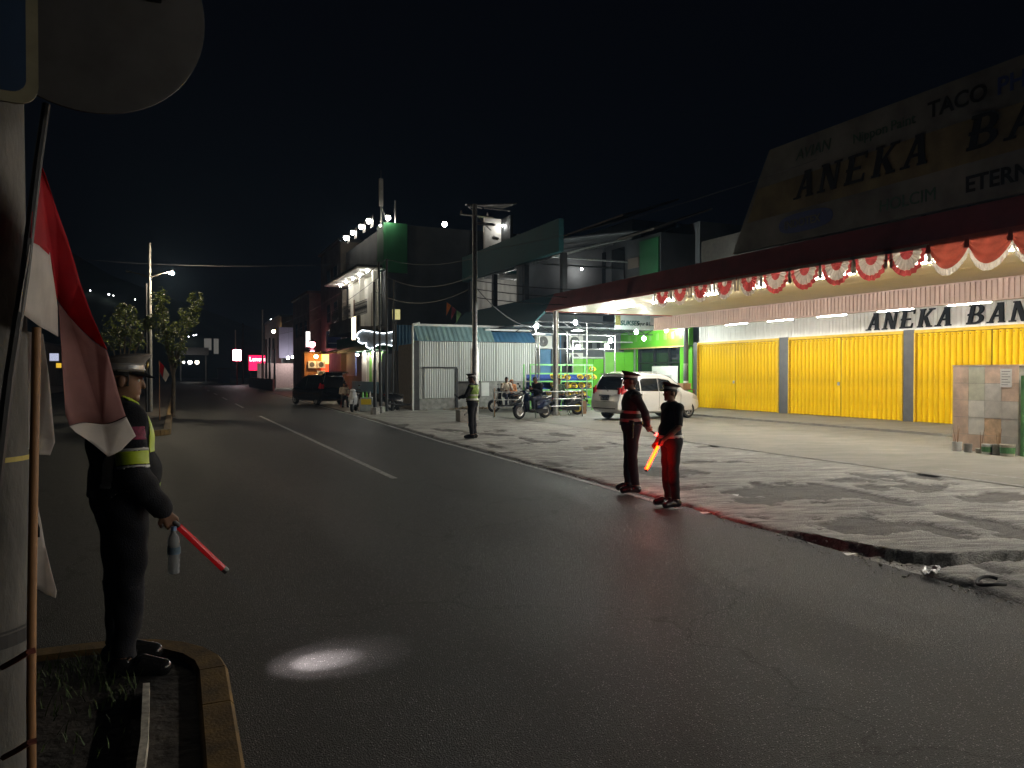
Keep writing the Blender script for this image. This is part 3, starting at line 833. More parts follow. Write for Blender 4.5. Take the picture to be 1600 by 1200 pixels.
def grow(P, res, fat=1.0, curl=.9, palm=None):
    pts = [P['pelvis'], P['head'], *P['sh'], *P['el'], *P['wr'], *P['kn'], *P['an'], *P['toe']]
    lo = np.min(pts, 0) - .27; hi = np.max(pts, 0) + .27; lo[2] = -.03
    f = Field(lo, hi, res)
    pel, ch, nk, hd = (np.array(P[k], float) for k in ('pelvis', 'chest', 'neck', 'head'))
    up = unit(nk - pel); lat = np.array(P['sh'][1], float) - np.array(P['sh'][0], float); lat = unit(lat - up * (lat @ up)); fw = np.cross(up, lat)
    M = np.stack([lat, fw, up], 1)
    hl = unit(np.array(P['hip'][1], float) - np.array(P['hip'][0], float)); Mp = np.stack([hl, np.cross((0,0,1), hl), (0,0,1)], 1)
    pf = min(fat, 1.10); f.ell(pel, (.165*pf, .125*pf, .13), 'pelvis', .04, Mp)
    f.ell(pel*.5 + ch*.5 - up*.02 + fw*.018*fat, (.148*fat, .115*fat, .17), 'torso', .06, M)
    f.ell(ch + up*.02, (.172, .118*(1+.5*(fat-1)), .19), 'torso', .05, M)
    for k in (0, 1):
        s = np.array(P['sh'][k], float)
        f.cone(s, nk - up*.03, .058, .062, 'torso', .04)
        e, w = np.array(P['el'][k], float), np.array(P['wr'][k], float)
        f.cone(s, e, .056, .042, 'arm', .03)
        f.cone(e, e*.6 + w*.4, .043, .042, 'forearm', .02); f.cone(e*.6 + w*.4, w, .042, .028, 'forearm', .02)
        h, kn, a, t = (np.array(P[q][k], float) for q in ('hip', 'kn', 'an', 'toe'))
        f.cone(h, kn, .092*fat**.5, .060, 'thigh', .035); f.cone(kn, kn*.65 + a*.35, .056, .058, 'calf', .02); f.cone(kn*.65 + a*.35, a, .057, .040, 'calf', .02)
        heel = a + unit(a - t) * .035; heel[2] = .045
        f.cone(a, heel, .043, .045, 'foot', .02); f.cone(heel, t, .046, .036, 'foot', .02); f.cone(a*.5+t*.5, t, .044, .036, 'foot', .02)
        # hand: palm, four unequal fingers, thumb from the side
        d = unit(w - e); pn = np.array(P.get('palm', [lat * (1 if k == 0 else -1)] * 2)[k], float); pn = unit(pn - d * (pn @ d)); sd = np.cross(d, pn) * (1 if k == 0 else -1)
        for q in (-1, -.35, .35, 1): f.cone(w + sd*.010*q, w + d*.085 + sd*.030*q, .014, .0125, 'hand', .008)
        for q, ln in ((-1.0, .062), (-.34, .076), (.33, .084), (1.0, .074)):
            b0 = w + d*.085 + sd*.030*q; c = P.get('curl', (curl, curl))[k]; p0 = b0; an_ = 0
            for j, fr in enumerate((.45, .32, .23)):
                an_ += c * (.75, .9, .6)[j]
                p1 = p0 + ln * fr * 1.05 * (d * math.cos(an_) + pn * math.sin(an_))
                f.cone(p0, p1, .0098 - .0008*j, .009 - .0008*j, 'hand', .004); p0 = p1
        tb = w + d*.022 + sd*.022; t1 = tb + d*.032 + sd*.026 + pn*.012; t2 = t1 + d*.028 + sd*.004 + pn*.02
        f.cone(tb, t1, .0135, .0115, 'hand', .006); f.cone(t1, t2, .0112, .0095, 'hand', .004)
    # head with face
    lk = unit(P['look']); hu = unit(np.array([0, 0, 1.0]) - lk * lk[2]); hr = np.cross(lk, hu); H = np.stack([hr, lk, hu], 1)
    f.cone(nk - up*.05, hd - hu*.07 - lk*.015, .058, .052, 'neck', .025)
    q = lambda x, y, z: hd + hr*x + lk*y + hu*z
    f.ell(q(0, -.008, .025), (.074, .094, .092), 'head', .02, H)
    f.ell(q(0, .022, -.045), (.056, .066, .068), 'head', .03, H)
    f.ell(q(0, .070, -.095), (.026, .020, .018), 'head', .02, H)
    f.cone(q(0, .088, .012), q(0, .103, -.026), .009, .0125, 'head', .012)
    for s_ in (-1, 1):
        f.cone(q(.015*s_, .083, .028), q(.045*s_, .070, .026), .010, .009, 'head', .012)
        f.ell(q(.077*s_, -.008, -.008), (.010, .020, .032), 'head', .008, H)
        f.cone(q(0, .085, -.060 - .006*s_), q(.018, .079, -.060 - .005*s_), .0065, .005, 'head', .006); f.cone(q(0, .085, -.060 - .006*s_), q(-.018, .079, -.060 - .005*s_), .0065, .005, 'head', .006)
    v, fa, z = f.mesh()
    return f, v, fa, z, H, hd
def np_mesh(name, v, f, m):
    me = bpy.data.meshes.new(name)
    me.vertices.add(len(v)); me.vertices.foreach_set('co', np.asarray(v, np.float32).ravel())
    me.loops.add(len(f) * 4); me.loops.foreach_set('vertex_index', np.asarray(f, np.int32).ravel())
    me.polygons.add(len(f)); me.polygons.foreach_set('loop_start', np.arange(0, len(f)*4, 4, dtype=np.int32))
    me.update(calc_edges=True); me.validate()
    me.polygons.foreach_set('use_smooth', [True] * len(me.polygons)); me.materials.append(m)
    return me
def normals(v, f):
    n = np.cross(v[f[:, 2]] - v[f[:, 0]], v[f[:, 3]] - v[f[:, 1]])
    vn = np.zeros_like(v)
    for i in range(4): np.add.at(vn, f[:, i], n)
    return vn / np.maximum(1e-9, np.linalg.norm(vn, axis=1))[:, None]
def garment(name, v, f, vn, sel, off, m, parent, fold=.006, fs=14.0, label=None):
    fm = sel[f].all(1)
    if not fm.any(): return None
    ff = f[fm]; used = np.unique(ff); mp = np.full(len(v), -1); mp[used] = np.arange(len(used))
    w = v[used]
    wob = np.sin(w[:, 2] * fs * 2.3 + 3 * np.sin(w[:, 0] * fs) + 2 * np.sin(w[:, 1] * fs * 1.3)) * np.sin(w[:, 2] * fs * .7 + w[:, 0] * fs * 1.7 + 1)
    o = off if np.isscalar(off) else off[used]
    w = w + vn[used] * (o + fold * wob)[:, None]
    me = np_mesh(name, w, mp[ff], m)
    ob = bpy.data.objects.new(name, me); COL.objects.link(ob); ob.parent = parent
    sm = ob.modifiers.new('shell', 'SOLIDIFY'); sm.thickness = .004; sm.offset = -1
    if label: ob['label'] = label
    return ob
M_skin = mat('brown skin', (.20, .105, .065), .5, var=.08, scale=20, spec=.4)
M_hair = mat('black hair', (.01, .009, .008), .55, var=.2, scale=60, stretch=(1, 1, .2))
M_navy = mat('dark navy cloth', (.0045, .005, .009), .9, var=.25, scale=15, bump=.3, bscale=140)
M_police = mat('dark brown uniform cloth', (.007, .0065, .006), .9, var=.25, scale=15, bump=.3, bscale=140)
M_shoe = mat('polished black shoe', (.012, .012, .012), .22, var=.1)
M_hivis = mat('lime high-visibility cloth', (.20, .32, .06), .7, var=.15, scale=10)
M_refl = mat('grey reflective tape', (.42, .42, .40), .35, var=.08)
M_lime = mat('lime reflective patch', (.42, .55, .03), .5, var=.08)
M_tan = mat('tan shirt cloth', (.48, .40, .32), .85, var=.12, scale=9, bump=.3, bscale=120)
M_jean = mat('dark denim', (.018, .022, .04), .85, var=.3, scale=12, bump=.3, bscale=140)
M_orange = mat('orange scarf cloth', (.52, .20, .08), .85, var=.15, scale=9)
M_olive = mat('green jacket cloth', (.07, .12, .08), .85, var=.25, scale=9)
M_eye = mat('eye white', (.6, .58, .54), .2, var=0)
def person(label, loc, heading, pose, top, legs, hgt=1.70, res=.009, fat=1.0, hat=None, sleeves='long', vest=None, shoes=M_shoe, hijab=None, belt=True, shirt_off=.012, fold=1.0):
    t = thing('person', label, 'person', loc, heading)
    k = hgt / 1.72
    t.scale = (k, k, k)
    f, v, fa, z, H, hd = grow(pose, res, fat)
    vn = normals(v, fa)
    me = np_mesh('body', v, fa, M_skin)
    body = bpy.data.objects.new('body', me); COL.objects.link(body); body.parent = t
    zi = {n: i for i, n in enumerate(f.names)}
    inz = lambda *n: np.isin(z, [zi[q] for q in n])
    nk = np.array(pose['neck'], float)
    # shirt
    s = inz('torso', 'arm') | (inz('neck') & (((v - nk) @ unit(nk - np.array(pose['pelvis'], float))) < .012))
    if sleeves == 'long': s = s | inz('forearm')
    s = s | (inz('pelvis') & (v[:, 2] > pose['pelvis'][2] + .02))
    garment('shirt', v, fa, vn, s, shirt_off, top, t, .005 * fold)
    l = inz('thigh', 'calf') | inz('pelvis')
    seat = pose['hip'][0][2] - pose['kn'][0][2] < .2
    loose = np.full(len(v), .011); loose[inz('calf')] = .017
    l = l & ~((inz('calf')) & (v[:, 2] < .075))
    garment('trousers', v, fa, vn, l, loose, legs, t, .006 * fold, 11)
    garment('shoes', v, fa, vn, inz('foot'), .006, shoes, t, 0)
    q = (v - hd) @ H
    face = (q[:, 1] > .045) & (q[:, 2] < .055) & (np.abs(q[:, 0]) < .062)
    if hijab is not None:
        sel = (inz('head', 'neck') & ~((q[:, 1] > .055) & (np.abs(q[:, 0]) < .05) & (q[:, 2] < .07))) | (inz('torso') & (v[:, 2] > nk[2] - .16))
        garment('headscarf', v, fa, vn, sel, .026, hijab, t, .008, 12)
    else:
        hr = inz('head') & (q[:, 2] > -.03) & ((q[:, 1] < .03 - .0 * q[:, 2]) | (q[:, 2] > .062)) & ~((np.abs(q[:, 0]) > .07) & (q[:, 2] < .02))
        hr = hr | (inz('head', 'neck') & (q[:, 1] < -.045) & (q[:, 2] > -.085))
        garment('hair', v, fa, vn, hr, .010, M_hair, t, .002, 60)
    for s_ in (-1, 1):
        b = MB(); b.ball(hd + H @ np.array([.031*s_, .073, .008]), .0105, 8, 6); b.build('eye', M_eye, body, smooth=True)
    if vest is not None:
        vs = inz('torso') | (inz('pelvis') & (v[:, 2] > pose['pelvis'][2] + .03))
        vs = vs & (((v - nk) @ unit(nk - np.array(pose['pelvis'], float))) < -.03)
        garment('vest', v, fa, vn, vs, .026, vest, t, .006)
        for zz in (.10, .22):
            bs = vs & (np.abs(v[:, 2] - (pose['pelvis'][2] + zz)) < .026)
            garment('reflective_band', v, fa, vn, bs, .032, M_refl, t, .006)
    if belt:
        bs = (inz('pelvis', 'torso')) & (np.abs(v[:, 2] - (pose['pelvis'][2] + .045)) < .026)
        garment('belt', v, fa, vn, bs, .027 if vest is None else .036, M_refl if belt == 'white' else M_shoe, t, 0)
    if hat:
        Mh = Matrix([[H[i][j] for j in range(3)] + [hd[i]] for i in range(3)] + [[0, 0, 0, 1]])
        cap = peaked_cap(t, hat)
        cap.matrix_local = Mh @ Matrix.Translation((0, -.006, .060)) @ Matrix.Rotation(R(4), 4, 'X')
    t['_f'] = 0; del t['_f']
    return t, dict(v=v, f=fa, n=vn, z=z, inz=inz)
M_capb = mat('dark cap cloth', (.028, .024, .022), .8, var=.1, scale=20); M_silver = mat('silver cap braid', (.55, .55, .55), .35, metal=.6, var=.1, scale=60)
M_capw = mat('pale cap cloth', (.36, .34, .31), .8, var=.1, scale=20)
def peaked_cap(parent, kind):
    b = MB(); n = 28
    def ring(rx, ry, z, tilt=0, dy=0):
        return [Vector((rx*math.cos(2*math.pi*k/n), dy + ry*math.sin(2*math.pi*k/n), z + tilt*math.sin(2*math.pi*k/n))) for k in range(n)]
    b.rings([ring(.083, .102, -.012), ring(.084, .103, .030), ring(.092, .110, .040, .010), ring(.118, .136, .058, .020, -.002), ring(.124, .142, .066, .022, -.002),
             ring(.116, .134, .073, .022), ring(.06, .07, .082, .012), ring(.01, .01, .085)])
    cap = b.build('cap', mat('grey cap top', (.22, .20, .18), .8, var=.12, scale=20) if kind == 'silver' else M_capb, parent, smooth=50)
    bd = MB(); bd.rings([ring(.0855, .1045, .0), ring(.0865, .1055, .030)], cap=False); bd.build('cap_band', M_silver if kind == 'silver' else M_capw if kind == 'pale' else M_refl, cap, smooth=True)
    if kind == 'silver':
        for zz in (.001, .031):
            tb = MB(); rr = ring(.088, .107, zz); tb.tube(rr + [rr[0]], .0035, 6, cap=False); tb.build('cap_cord', M_silver, cap)
    vz = MB(); o = []
    for k in range(13):
        a = R(18 + 144 * k / 12); s_ = math.sin(math.pi * k / 12)
        o.append((a, s_))
    up_ = [[Vector((.084*math.cos(a), .103*math.sin(a), -.008)) for a, s_ in o], [Vector(((.086+.03*s_)*math.cos(a), (.104 + .055*s_)*math.sin(a), -.018 - .024*s_)) for a, s_ in o]]
    for z0 in (0, -.004):
        r0 = vz.verts([p + Vector((0, 0, z0)) for p in up_[0]]); r1 = vz.verts([p + Vector((0, 0, z0)) for p in up_[1]])
        for i in range(12): vz.face([r0[i], r0[i+1], r1[i+1], r1[i]])
    vz.build('visor', M_shoe, cap, smooth=60)
    bg_ = MB(); bg_.ball((0, .118, .030), (.016, .006, .02), 8, 6); bg_.build('cap_badge', mat('brass badge', (.5, .36, .1), .3, metal=.9, var=0), cap)
    return cap
def hdg(dx, dy): return math.atan2(dy, dx) - math.pi/2       # local +y turned to (dx, dy)

# --- guard on the near island, seen from behind his right side
P = stand()
P['look'] = (.42, 1, -.12)
P['el'][1] = (.262, -.02, 1.12); P['wr'][1] = (.255, .13, .90)
P['el'][0] = (-.25, .0, 1.12); P['wr'][0] = (-.19, .16, .93)
P['toe'] = [(-.05, .19, .035), (.24, .13, .035)]
P['hip'] = [(-.10, .01, .92), (.10, 0, .92)]; P['an'] = [(-.135, .02, .085), (.115, -.03, .085)]
P['curl'] = (.7, .95)
P['palm'] = [(1, 0, 0), (-1, .1, 0)]
g_loc = on_g(188, 1046, .122)
g_head = hdg(.93, .36)
guard, GI = person('nearest traffic policeman on the grassy island in dark navy uniform and silver-braided cap', g_loc, g_head, P,
    M_navy, M_navy, 1.75, .0072, 1.32, hat='silver', shirt_off=.028, fold=1.45)
z, inz, gv = GI['z'], GI['inz'], GI['v']
def gpatch(name, sel, off, m): garment(name, gv, GI['f'], GI['n'], sel, off, m, guard, 0.005)
arm = inz('arm') & (gv[:, 0] > .15)
gpatch('arm_patch', arm & (gv[:, 2] > 1.155) & (gv[:, 2] < 1.235) & (gv[:, 0] > .20), .034, M_lime)
gpatch('patch_border', arm & (((gv[:, 2] > 1.135) & (gv[:, 2] < 1.157)) | ((gv[:, 2] > 1.232) & (gv[:, 2] < 1.252))) & (gv[:, 0] > .20), .034, M_refl)
M_emb = mat('maroon shoulder emblem', (.16, .012, .045), .7, var=.3, scale=60)
gpatch('shoulder_emblem', arm & (gv[:, 2] > 1.29) & (gv[:, 2] < 1.365) & (gv[:, 0] > .225) & (np.abs(gv[:, 1] + .01) < .03), .034, M_emb)
tor = inz('torso')
gpatch('side_stripe', (tor | inz('pelvis')) & (np.abs(gv[:, 1] + .075 + .10*(1.25 - gv[:, 2])) < .017) & (gv[:, 0] > .06) & (gv[:, 2] > 1.03) & (gv[:, 2] < 1.24), .034, M_refl)
gpatch('collar_patch', (tor | inz('neck')) & (gv[:, 2] > 1.42) & (gv[:, 0] > .02) & (gv[:, 0] < .14) & (gv[:, 1] > -.01), .034, M_lime)
gpatch('chest_panel', tor & (gv[:, 1] > .075) & (gv[:, 2] > 1.2) & (gv[:, 2] < 1.40), .034, M_lime)
gpatch('hip_patch', (inz('pelvis') | tor) & (gv[:, 0] > .08) & (gv[:, 1] > .03) & (gv[:, 2] > .985) & (gv[:, 2] < 1.045), .034, M_hivis)

# --- three policemen further up the road
P = stand()                                           # hands clasped behind the back
P['el'] = [(-.27, -.13, 1.16), (.27, -.13, 1.16)]; P['wr'] = [(-.09, -.22, .98), (.06, -.24, .95)]
P['look'] = (.05, 1, .0); P['an'] = [(-.12, -.03, .085), (.12, .02, .085)]
pa_loc = Vector((6.2, 9.75, .045)); pa_head = hdg(-.93, .30)
M_vest2 = mat('dark green vest', (.016, .030, .018), .8, var=.2)
pol_a, _ = person('taller of the two policemen by the road edge, hands behind his back', pa_loc, pa_head, P, M_police, M_navy, 1.74, .009, 1.08, hat='dark', sleeves='long', vest=M_vest2)
b = MB(); b.tube([(-.205, .04, 1.02), (-.235, .05, .80)], [.035, .022], 8); b.tube([(-.21, .09, 1.04), (-.215, .02, 1.03)], .018, 6); b.build('holster', M_shoe, pol_a)
b = MB(); b.box(.19, .235, .0, .07, .98, 1.11, None); b.tube([(.21, .03, 1.11), (.21, .03, 1.24)], .006, 5); b.build('radio', M_plast, pol_a)
P = stand()
P['el'] = [(-.26, .03, 1.14), (.26, -.06, 1.13)]; P['wr'] = [(-.17, .22, .96), (.20, .13, .90)]
P['look'] = (-.05, 1, .02); P['toe'] = [(-.15, .17, .035), (.13, .17, .035)]
pb_loc = on_g(1049, 790, .035); pb_head = hdg(-.95, .10)
pol_b, _ = person('shorter stouter policeman nearest the kerb with a pale belt, amber baton held low in front', pb_loc, pb_head, P, M_police, M_police, 1.60, .009, 1.22, hat='dark', sleeves='short', belt='white')
P = stand()
P['el'] = [(-.25, .10, 1.15), (.26, -.06, 1.12)]; P['wr'] = [(-.12, .32, 1.10), (.25, .06, .88)]
P['look'] = (-.25, 1, -.25)
pc_loc = Vector((7.28, 19.3, .06)); pc_head = hdg(-.75, .66)
pol_c, _ = person('lone policeman in a lime green vest standing on the apron with a phone in hand', pc_loc, pc_head, P, M_police, M_navy, 1.70, .010, 1.12, hat='pale', vest=M_hivis, sleeves='long')
# ------------------------------------------------------------------ cars
def lerp_prof(P, x):
    if x <= P[0][0]: return P[0][1]
    for (a, va), (b, vb) in zip(P, P[1:]):
        if x <= b: return va + (vb - va) * (x - a) / (b - a)
    return P[-1][1]
TOP = [(0, .66), (.03, .78), (.09, .98), (.13, 1.03), (.30, 1.40), (.40, 1.58), (.46, 1.635), (.62, 1.665), (1.2, 1.69), (1.9, 1.68), (2.3, 1.63), (2.55, 1.55), (2.85, 1.34), (3.15, 1.10), (3.22, 1.06), (3.5, 1.0), (3.8, .92), (3.98, .84), (4.08, .74), (4.14, .60)]
BOT = [(0, .36), (.12, .27), (.4, .22), (3.8, .22), (4.05, .26), (4.14, .34)]
def car_w(x, z):
    w = .825
    if x < .35: w -= .085 * ((.35 - x) / .35) ** 2.2
    if x > 3.35: w -= .24 * ((x - 3.35) / .8) ** 2.0
    if z > .98: w -= .155 * ((z - .98) / .7) ** 1.15
    if z < .45: w -= .05 * ((.45 - z) / .25)
    if .70 < z < .98: w += .012 * math.sin((z - .70) / .28 * math.pi)
    return w
def car_body(m, parent):
    xs = [0, .015, .05, .09, .13, .2, .3, .36, .42, .48, .56, .7, .9, 1.2, 1.5, 1.8, 2.1, 2.3, 2.45, 2.6, 2.75, 2.9, 3.05, 3.18, 3.3, 3.5, 3.7, 3.85, 3.95, 4.03, 4.09, 4.125, 4.14]
    rings = []
    for x in xs:
        t = lerp_prof(TOP, x); bt = lerp_prof(BOT, x); h = t - bt
        zz = [bt, bt + .015, bt + .08] + [bt + .08 + (h - .16) * q for q in (.15, .3, .45, .6, .72, .84, .93, 1)]
        hf = [(.0, bt), (car_w(x, bt) * .85, bt)]
        for z_ in zz[2:]: hf.append((car_w(x, z_), z_))
        wt = car_w(x, t - .08)
        hf += [(wt * .97, t - .045), (wt * .90, t - .018), (wt * .6, t - .004), (0, t)]
        ring = [Vector((x, y, z_)) for y, z_ in hf] + [Vector((x, -y, z_)) for y, z_ in reversed(hf[1:-1])]
        rings.append(ring)
    b = MB(); b.rings(rings)
    body = b.build('body', m, parent)
    c = MB()
    for wx in (.76, 3.42):
        for s_ in (-1, 1):
            c.lathe([(.372, 0), (.372, .5)], 28, Matrix.Translation((wx, s_ * .50, .31)) @ Matrix.Rotation(R(-90 * s_), 4, 'X'))
    cut = c.build('cutter', m)
    bo = body.modifiers.new('arch', 'BOOLEAN'); bo.object = cut; bo.solver = 'EXACT'; bo.operation = 'DIFFERENCE'
    dg = bpy.context.evaluated_depsgraph_get(); dg.update()
    me = bpy.data.meshes.new_from_object(body.evaluated_get(dg))
    body.modifiers.clear(); body.data = me; shade(me, 32)
    cm = cut.data; bpy.data.objects.remove(cut); bpy.data.meshes.remove(cm)
    return body
def side_patch(name, poly, s_, off, m, parent, th=.006, nz=8, nx_=10):
    """poly: (x,z) quad corners bl,br,tr,tl -> a panel lying on the body side, slightly proud"""
    bl, br, tr, tl = [Vector(p) for p in poly]
    b = MB(); g = []
    for lay in (0, 1):
        rows = []
        for j in range(nz + 1):
            row = []
            for i in range(nx_ + 1):
                p = bl.lerp(br, i/nx_).lerp(tl.lerp(tr, i/nx_), j/nz)
                row.append((p.x, s_ * (car_w(p.x, p.y) + off - lay * (th + .012)), p.y))
            rows.append(b.verts(row))
        g.append(rows)
        for a, c in zip(rows, rows[1:]):
            for i in range(nx_): b.face([a[i], a[i+1], c[i+1], c[i]])
    for j in (0, nz):
        for i in range(nx_): b.face([g[0][j][i], g[0][j][i+1], g[1][j][i+1], g[1][j][i]])
    for i in (0, nx_):
        for j in range(nz): b.face([g[0][j][i], g[0][j+1][i], g[1][j+1][i], g[1][j][i]])
    return b.build(name, m, parent, smooth=50)
def top_patch(name, x0, x1, wf0, wf1, off, m, parent, th=.012, n=10, x_of=None):
    b = MB(); rows = [[], []]
    for lay in (0, 1):
        for j in range(n + 1):
            x = x0 + (x1 - x0) * j / n; t = lerp_prof(TOP, x); e = .02
            sl = (lerp_prof(TOP, x + e) - lerp_prof(TOP, x - e)) / (2 * e); nn = Vector((-sl, 1)).normalized() * (off - lay * th)
            w = car_w(x, t - .08) * (wf0 + (wf1 - wf0) * j / n)
            rows[lay].append(b.verts([(x + nn.x, w * (i / 6 - 1) * 1.0 if i < 6 else w * (i / 6 - 1), t - .012 * abs(i / 6 - 1) ** 2 + nn.y) for i in range(13)]))
    for lay in (0, 1):
        for a, c in zip(rows[lay], rows[lay][1:]):
            for i in range(12): b.face([a[i], a[i+1], c[i+1], c[i]])
    for j in (0, n):
        for i in range(12): b.face([rows[0][j][i], rows[0][j][i+1], rows[1][j][i+1], rows[1][j][i]])
    for i in (0, 12):
        for j in range(n): b.face([rows[0][j][i], rows[0][j+1][i], rows[1][j+1][i], rows[1][j][i]])
    return b.build(name, m, parent, smooth=50)
M_carw = mat('white car paint', (.78, .785, .78), .22, var=.02, coat=.6)
M_cark = mat('black car paint', (.010, .010, .012), .15, var=0, coat=.8)
M_tail = mat('red tail lamp', (.35, .012, .015), .15, var=0, coat=.5)
M_rim = mat('alloy rim', (.50, .50, .50), .3, metal=.7, var=.05)
M_plate = mat('number plate', (.03, .032, .05), .4, var=.1)
M_lamp = mat('clear lamp glass', (.55, .55, .55), .1, var=0)
def make_wheel(parent, c, s_):
    w = MB()
    Mx = Matrix.Translation(c) @ Matrix.Rotation(R(-90 * s_), 4, 'X')
    prof = [(.19, -.085), (.285, -.085), (.305, -.06), (.31, 0), (.305, .06), (.285, .085), (.21, .085), (.205, .02), (.19, .0)]
    w.lathe(prof + [prof[0]], 28, Mx, cap=False); t = w.build('wheel', M_rub, parent, smooth=40)
    r = MB(); r.lathe([(.212, .055), (.212, .078), (.19, .082), (.183, .05)], 28, Mx, cap=False)
    for k in range(6):
        a = 2*math.pi*k/6
        for d in (-.12, .12):
            p = [Vector((q*math.cos(a + d*e), q*math.sin(a + d*e), h)) for q, h, e in ((.04, .062, .0), (.19, .070, 1.0))]
            r.tube([Mx @ p[0], Mx @ p[1]], [.016, .012], 6)
    r.lathe([(.05, .04), (.05, .075), (.02, .082)], 12, Mx); r.build('rim', M_rim, t, smooth=40)
    d = MB(); d.lathe([(.185, .0), (.185, .02)], 20, Mx); d.build('brake_disc', M_dark, t)
def make_car(name, label, cat, loc, rz, paint, open_gate=False, plate='DS 1425 AM'):
    t = thing(name, label, cat, loc, rz)
    body = car_body(paint, t)
    for s_ in (1, -1):
        side_patch('rear_quarter_window', [(.52, 1.06), (.98, 1.04), (.98, 1.48), (.74, 1.49)], s_, .004, M_glass, t)
        side_patch('rear_door_window', [(1.03, 1.04), (1.86, 1.02), (1.86, 1.49), (1.03, 1.485)], s_, .004, M_glass, t)
        side_patch('front_door_window', [(1.93, 1.02), (2.93, 1.03), (2.40, 1.43), (1.93, 1.49)], s_, .004, M_glass, t)
        for x in (1.00, 1.90):
            side_patch('window_pillar', [(x - .022, 1.03), (x + .022, 1.03), (x + .022, 1.49), (x - .022, 1.49)], s_, .0055, M_plast if x > 1.5 else paint, t, nx_=2)
        for x in (1.06, 1.90, 2.98):
            side_patch('door_gap', [(x - .006, .34), (x + .006, .34), (x + .006, 1.0), (x - .006, 1.0)], s_, .0015, M_plast, t, nx_=1, th=.001)
        side_patch('sill_trim', [(1.12, .30), (3.02, .30), (3.02, .34), (1.12, .34)], s_, .006, paint, t)
        for x in (1.16, 2.02):
            h = MB(); yy = car_w(x, .93); h.rings([[(x + dx, s_*(yy + d), .93 + dz) for d, dz in ((0, -.014), (.028, -.012), (.028, .012), (0, .014))] for dx in (0, .17)]); h.build('door_handle', paint, t)
        m_ = MB(); m_.ball((2.78, s_*(car_w(2.8, 1.05) + .09), 1.06), (.055, .10, .075), 12, 8); m_.tube([(2.80, s_*(car_w(2.8, 1.03) - .01), 1.0), (2.79, s_*(car_w(2.8, 1.03) + .06), 1.03)], .02, 6)
        m_.build('wing_mirror', paint, t, smooth=True)
        side_patch('tail_lamp', [(.10, .92), (.36, .95), (.27, 1.25), (.20, 1.23)], s_, .008, M_tail, t)
        side_patch('headlamp', [(3.60, .74), (4.03, .66), (3.95, .78), (3.62, .90)], s_, .006, M_lamp, t)
        lb_ = MB(); lb_.box(.035, .13, s_*.70 - .06, s_*.70 + .06, .93, 1.16, Matrix.Translation((.04, 0, 0)) @ Matrix.Shear('XY', 4, (0, 0)) ); lb_.build('rear_lamp_inner', M_tail, t)
        for wx in (.76, 3.42): make_wheel(t, Vector((wx, s_ * .715, .31)), s_)
        rr = MB(); rr.tube([(.75, s_*.58, 1.675), (.85, s_*.585, 1.715), (2.0, s_*.585, 1.715), (2.2, s_*.57, 1.655)], .014, 6); rr.build('roof_rail', paint if not open_gate else M_plast, t)
    top_patch('windscreen', 2.33, 3.13, .90, .93, .006, M_glass, t)
    if not open_gate:
        top_patch('rear_window', .155, .385, .86, .84, .006, M_glass, t)
        gp = MB(); gp.box(-.012, .06, -.29, .29, .86, .905); gp.build('tailgate_garnish', M_chrome if paint is M_carw else M_plast, t)
        pl = MB(); pl.box(.000, .045, -.215, .215, .715, .845); pl = pl.build('number_plate', M_plate, t)
        text('plate_number', plate, .085, .003, M_white, pl, (-.003, .185, .75), FACE_W)
        wp = MB(); wp.tube([(.128, -.05, 1.035), (.20, .22, 1.20)], .008, 5); wp.tube([(.12, -.05, 1.03), (.15, -.05, 1.05)], .02, 8); wp.build('rear_wiper', M_plast, t)
        sp = MB(); sp.rings([[(.40, y, 1.61), (.27, y * .97, 1.655), (.27, y * .97, 1.67), (.50, y, 1.672)] for y in (-.60, -.3, 0, .3, .60)]); sp.build('roof_spoiler', paint, t, smooth=40)
        bs = MB(); bs.box(-.014, .05, -.60, .60, .40, .435); bs.build('bumper_slot', M_plast, t)
        gg = MB(); gg.box(-.004, .02, -.55, .55, .655, .664); gg.build('tailgate_gap', M_plast, t)
    else:
        op = MB(); op.rings([[(.02 + (z - .7) * .42 - .008, y, z) for y in (-.60, .60)] + [(.02 + (z - .7) * .42 + .03, y, z) for y in (.60, -.60)] for z in (.70, .98)])  # black slabs paint in the shaded boot; the body has no opening
        op.rings([[(.06 + (z - .98) * .52 - .01, y, z) for y in (-.60, .60)] + [(.06 + (z - .98) * .52 + .05, y, z) for y in (.60, -.60)] for z in (.985, 1.56)]); op.build('boot_opening', M_plast, t)
        gt = MB(); gt.rings([[(.42, y, 1.66), (-.10, y, 1.86), (-.42, y * .95, 1.80), (-.44, y * .95, 1.76), (-.10, y, 1.80), (.42, y, 1.62)] for y in (-.62, -.2, .2, .62)]); gt.build('raised_tailgate', paint, t, smooth=40)
        gw = MB(); gw.rings([[(.30, y, 1.715), (-.06, y, 1.855), (-.06, y, 1.862), (.30, y, 1.722)] for y in (-.50, .50)]); gw.build('tailgate_window', M_glass, t)
        for s_ in (-1, 1):
            st = MB(); st.tube([(.22, s_*.60, 1.30), (-.05, s_*.60, 1.80)], .012, 6); st.build('gas_strut', M_steel, t)
    fb_ = MB(); fb_.box(4.10, 4.15, -.35, .35, .42, .52); fb_.build('grille', M_plast, t)
    return t
HC = math.atan2(.291, .956)
make_car('parked_car', 'white people carrier parked nose-in towards the shops on the forecourt', 'car', (14.10, 23.98, .12), R(9), M_carw)
for ch in list(bpy.data.objects):
    pass
make_car('parked_car', 'black people carrier parked beside the road with its tailgate raised', 'car', on_g(524, 633.5, .03), R(90 + 17), M_cark, True)

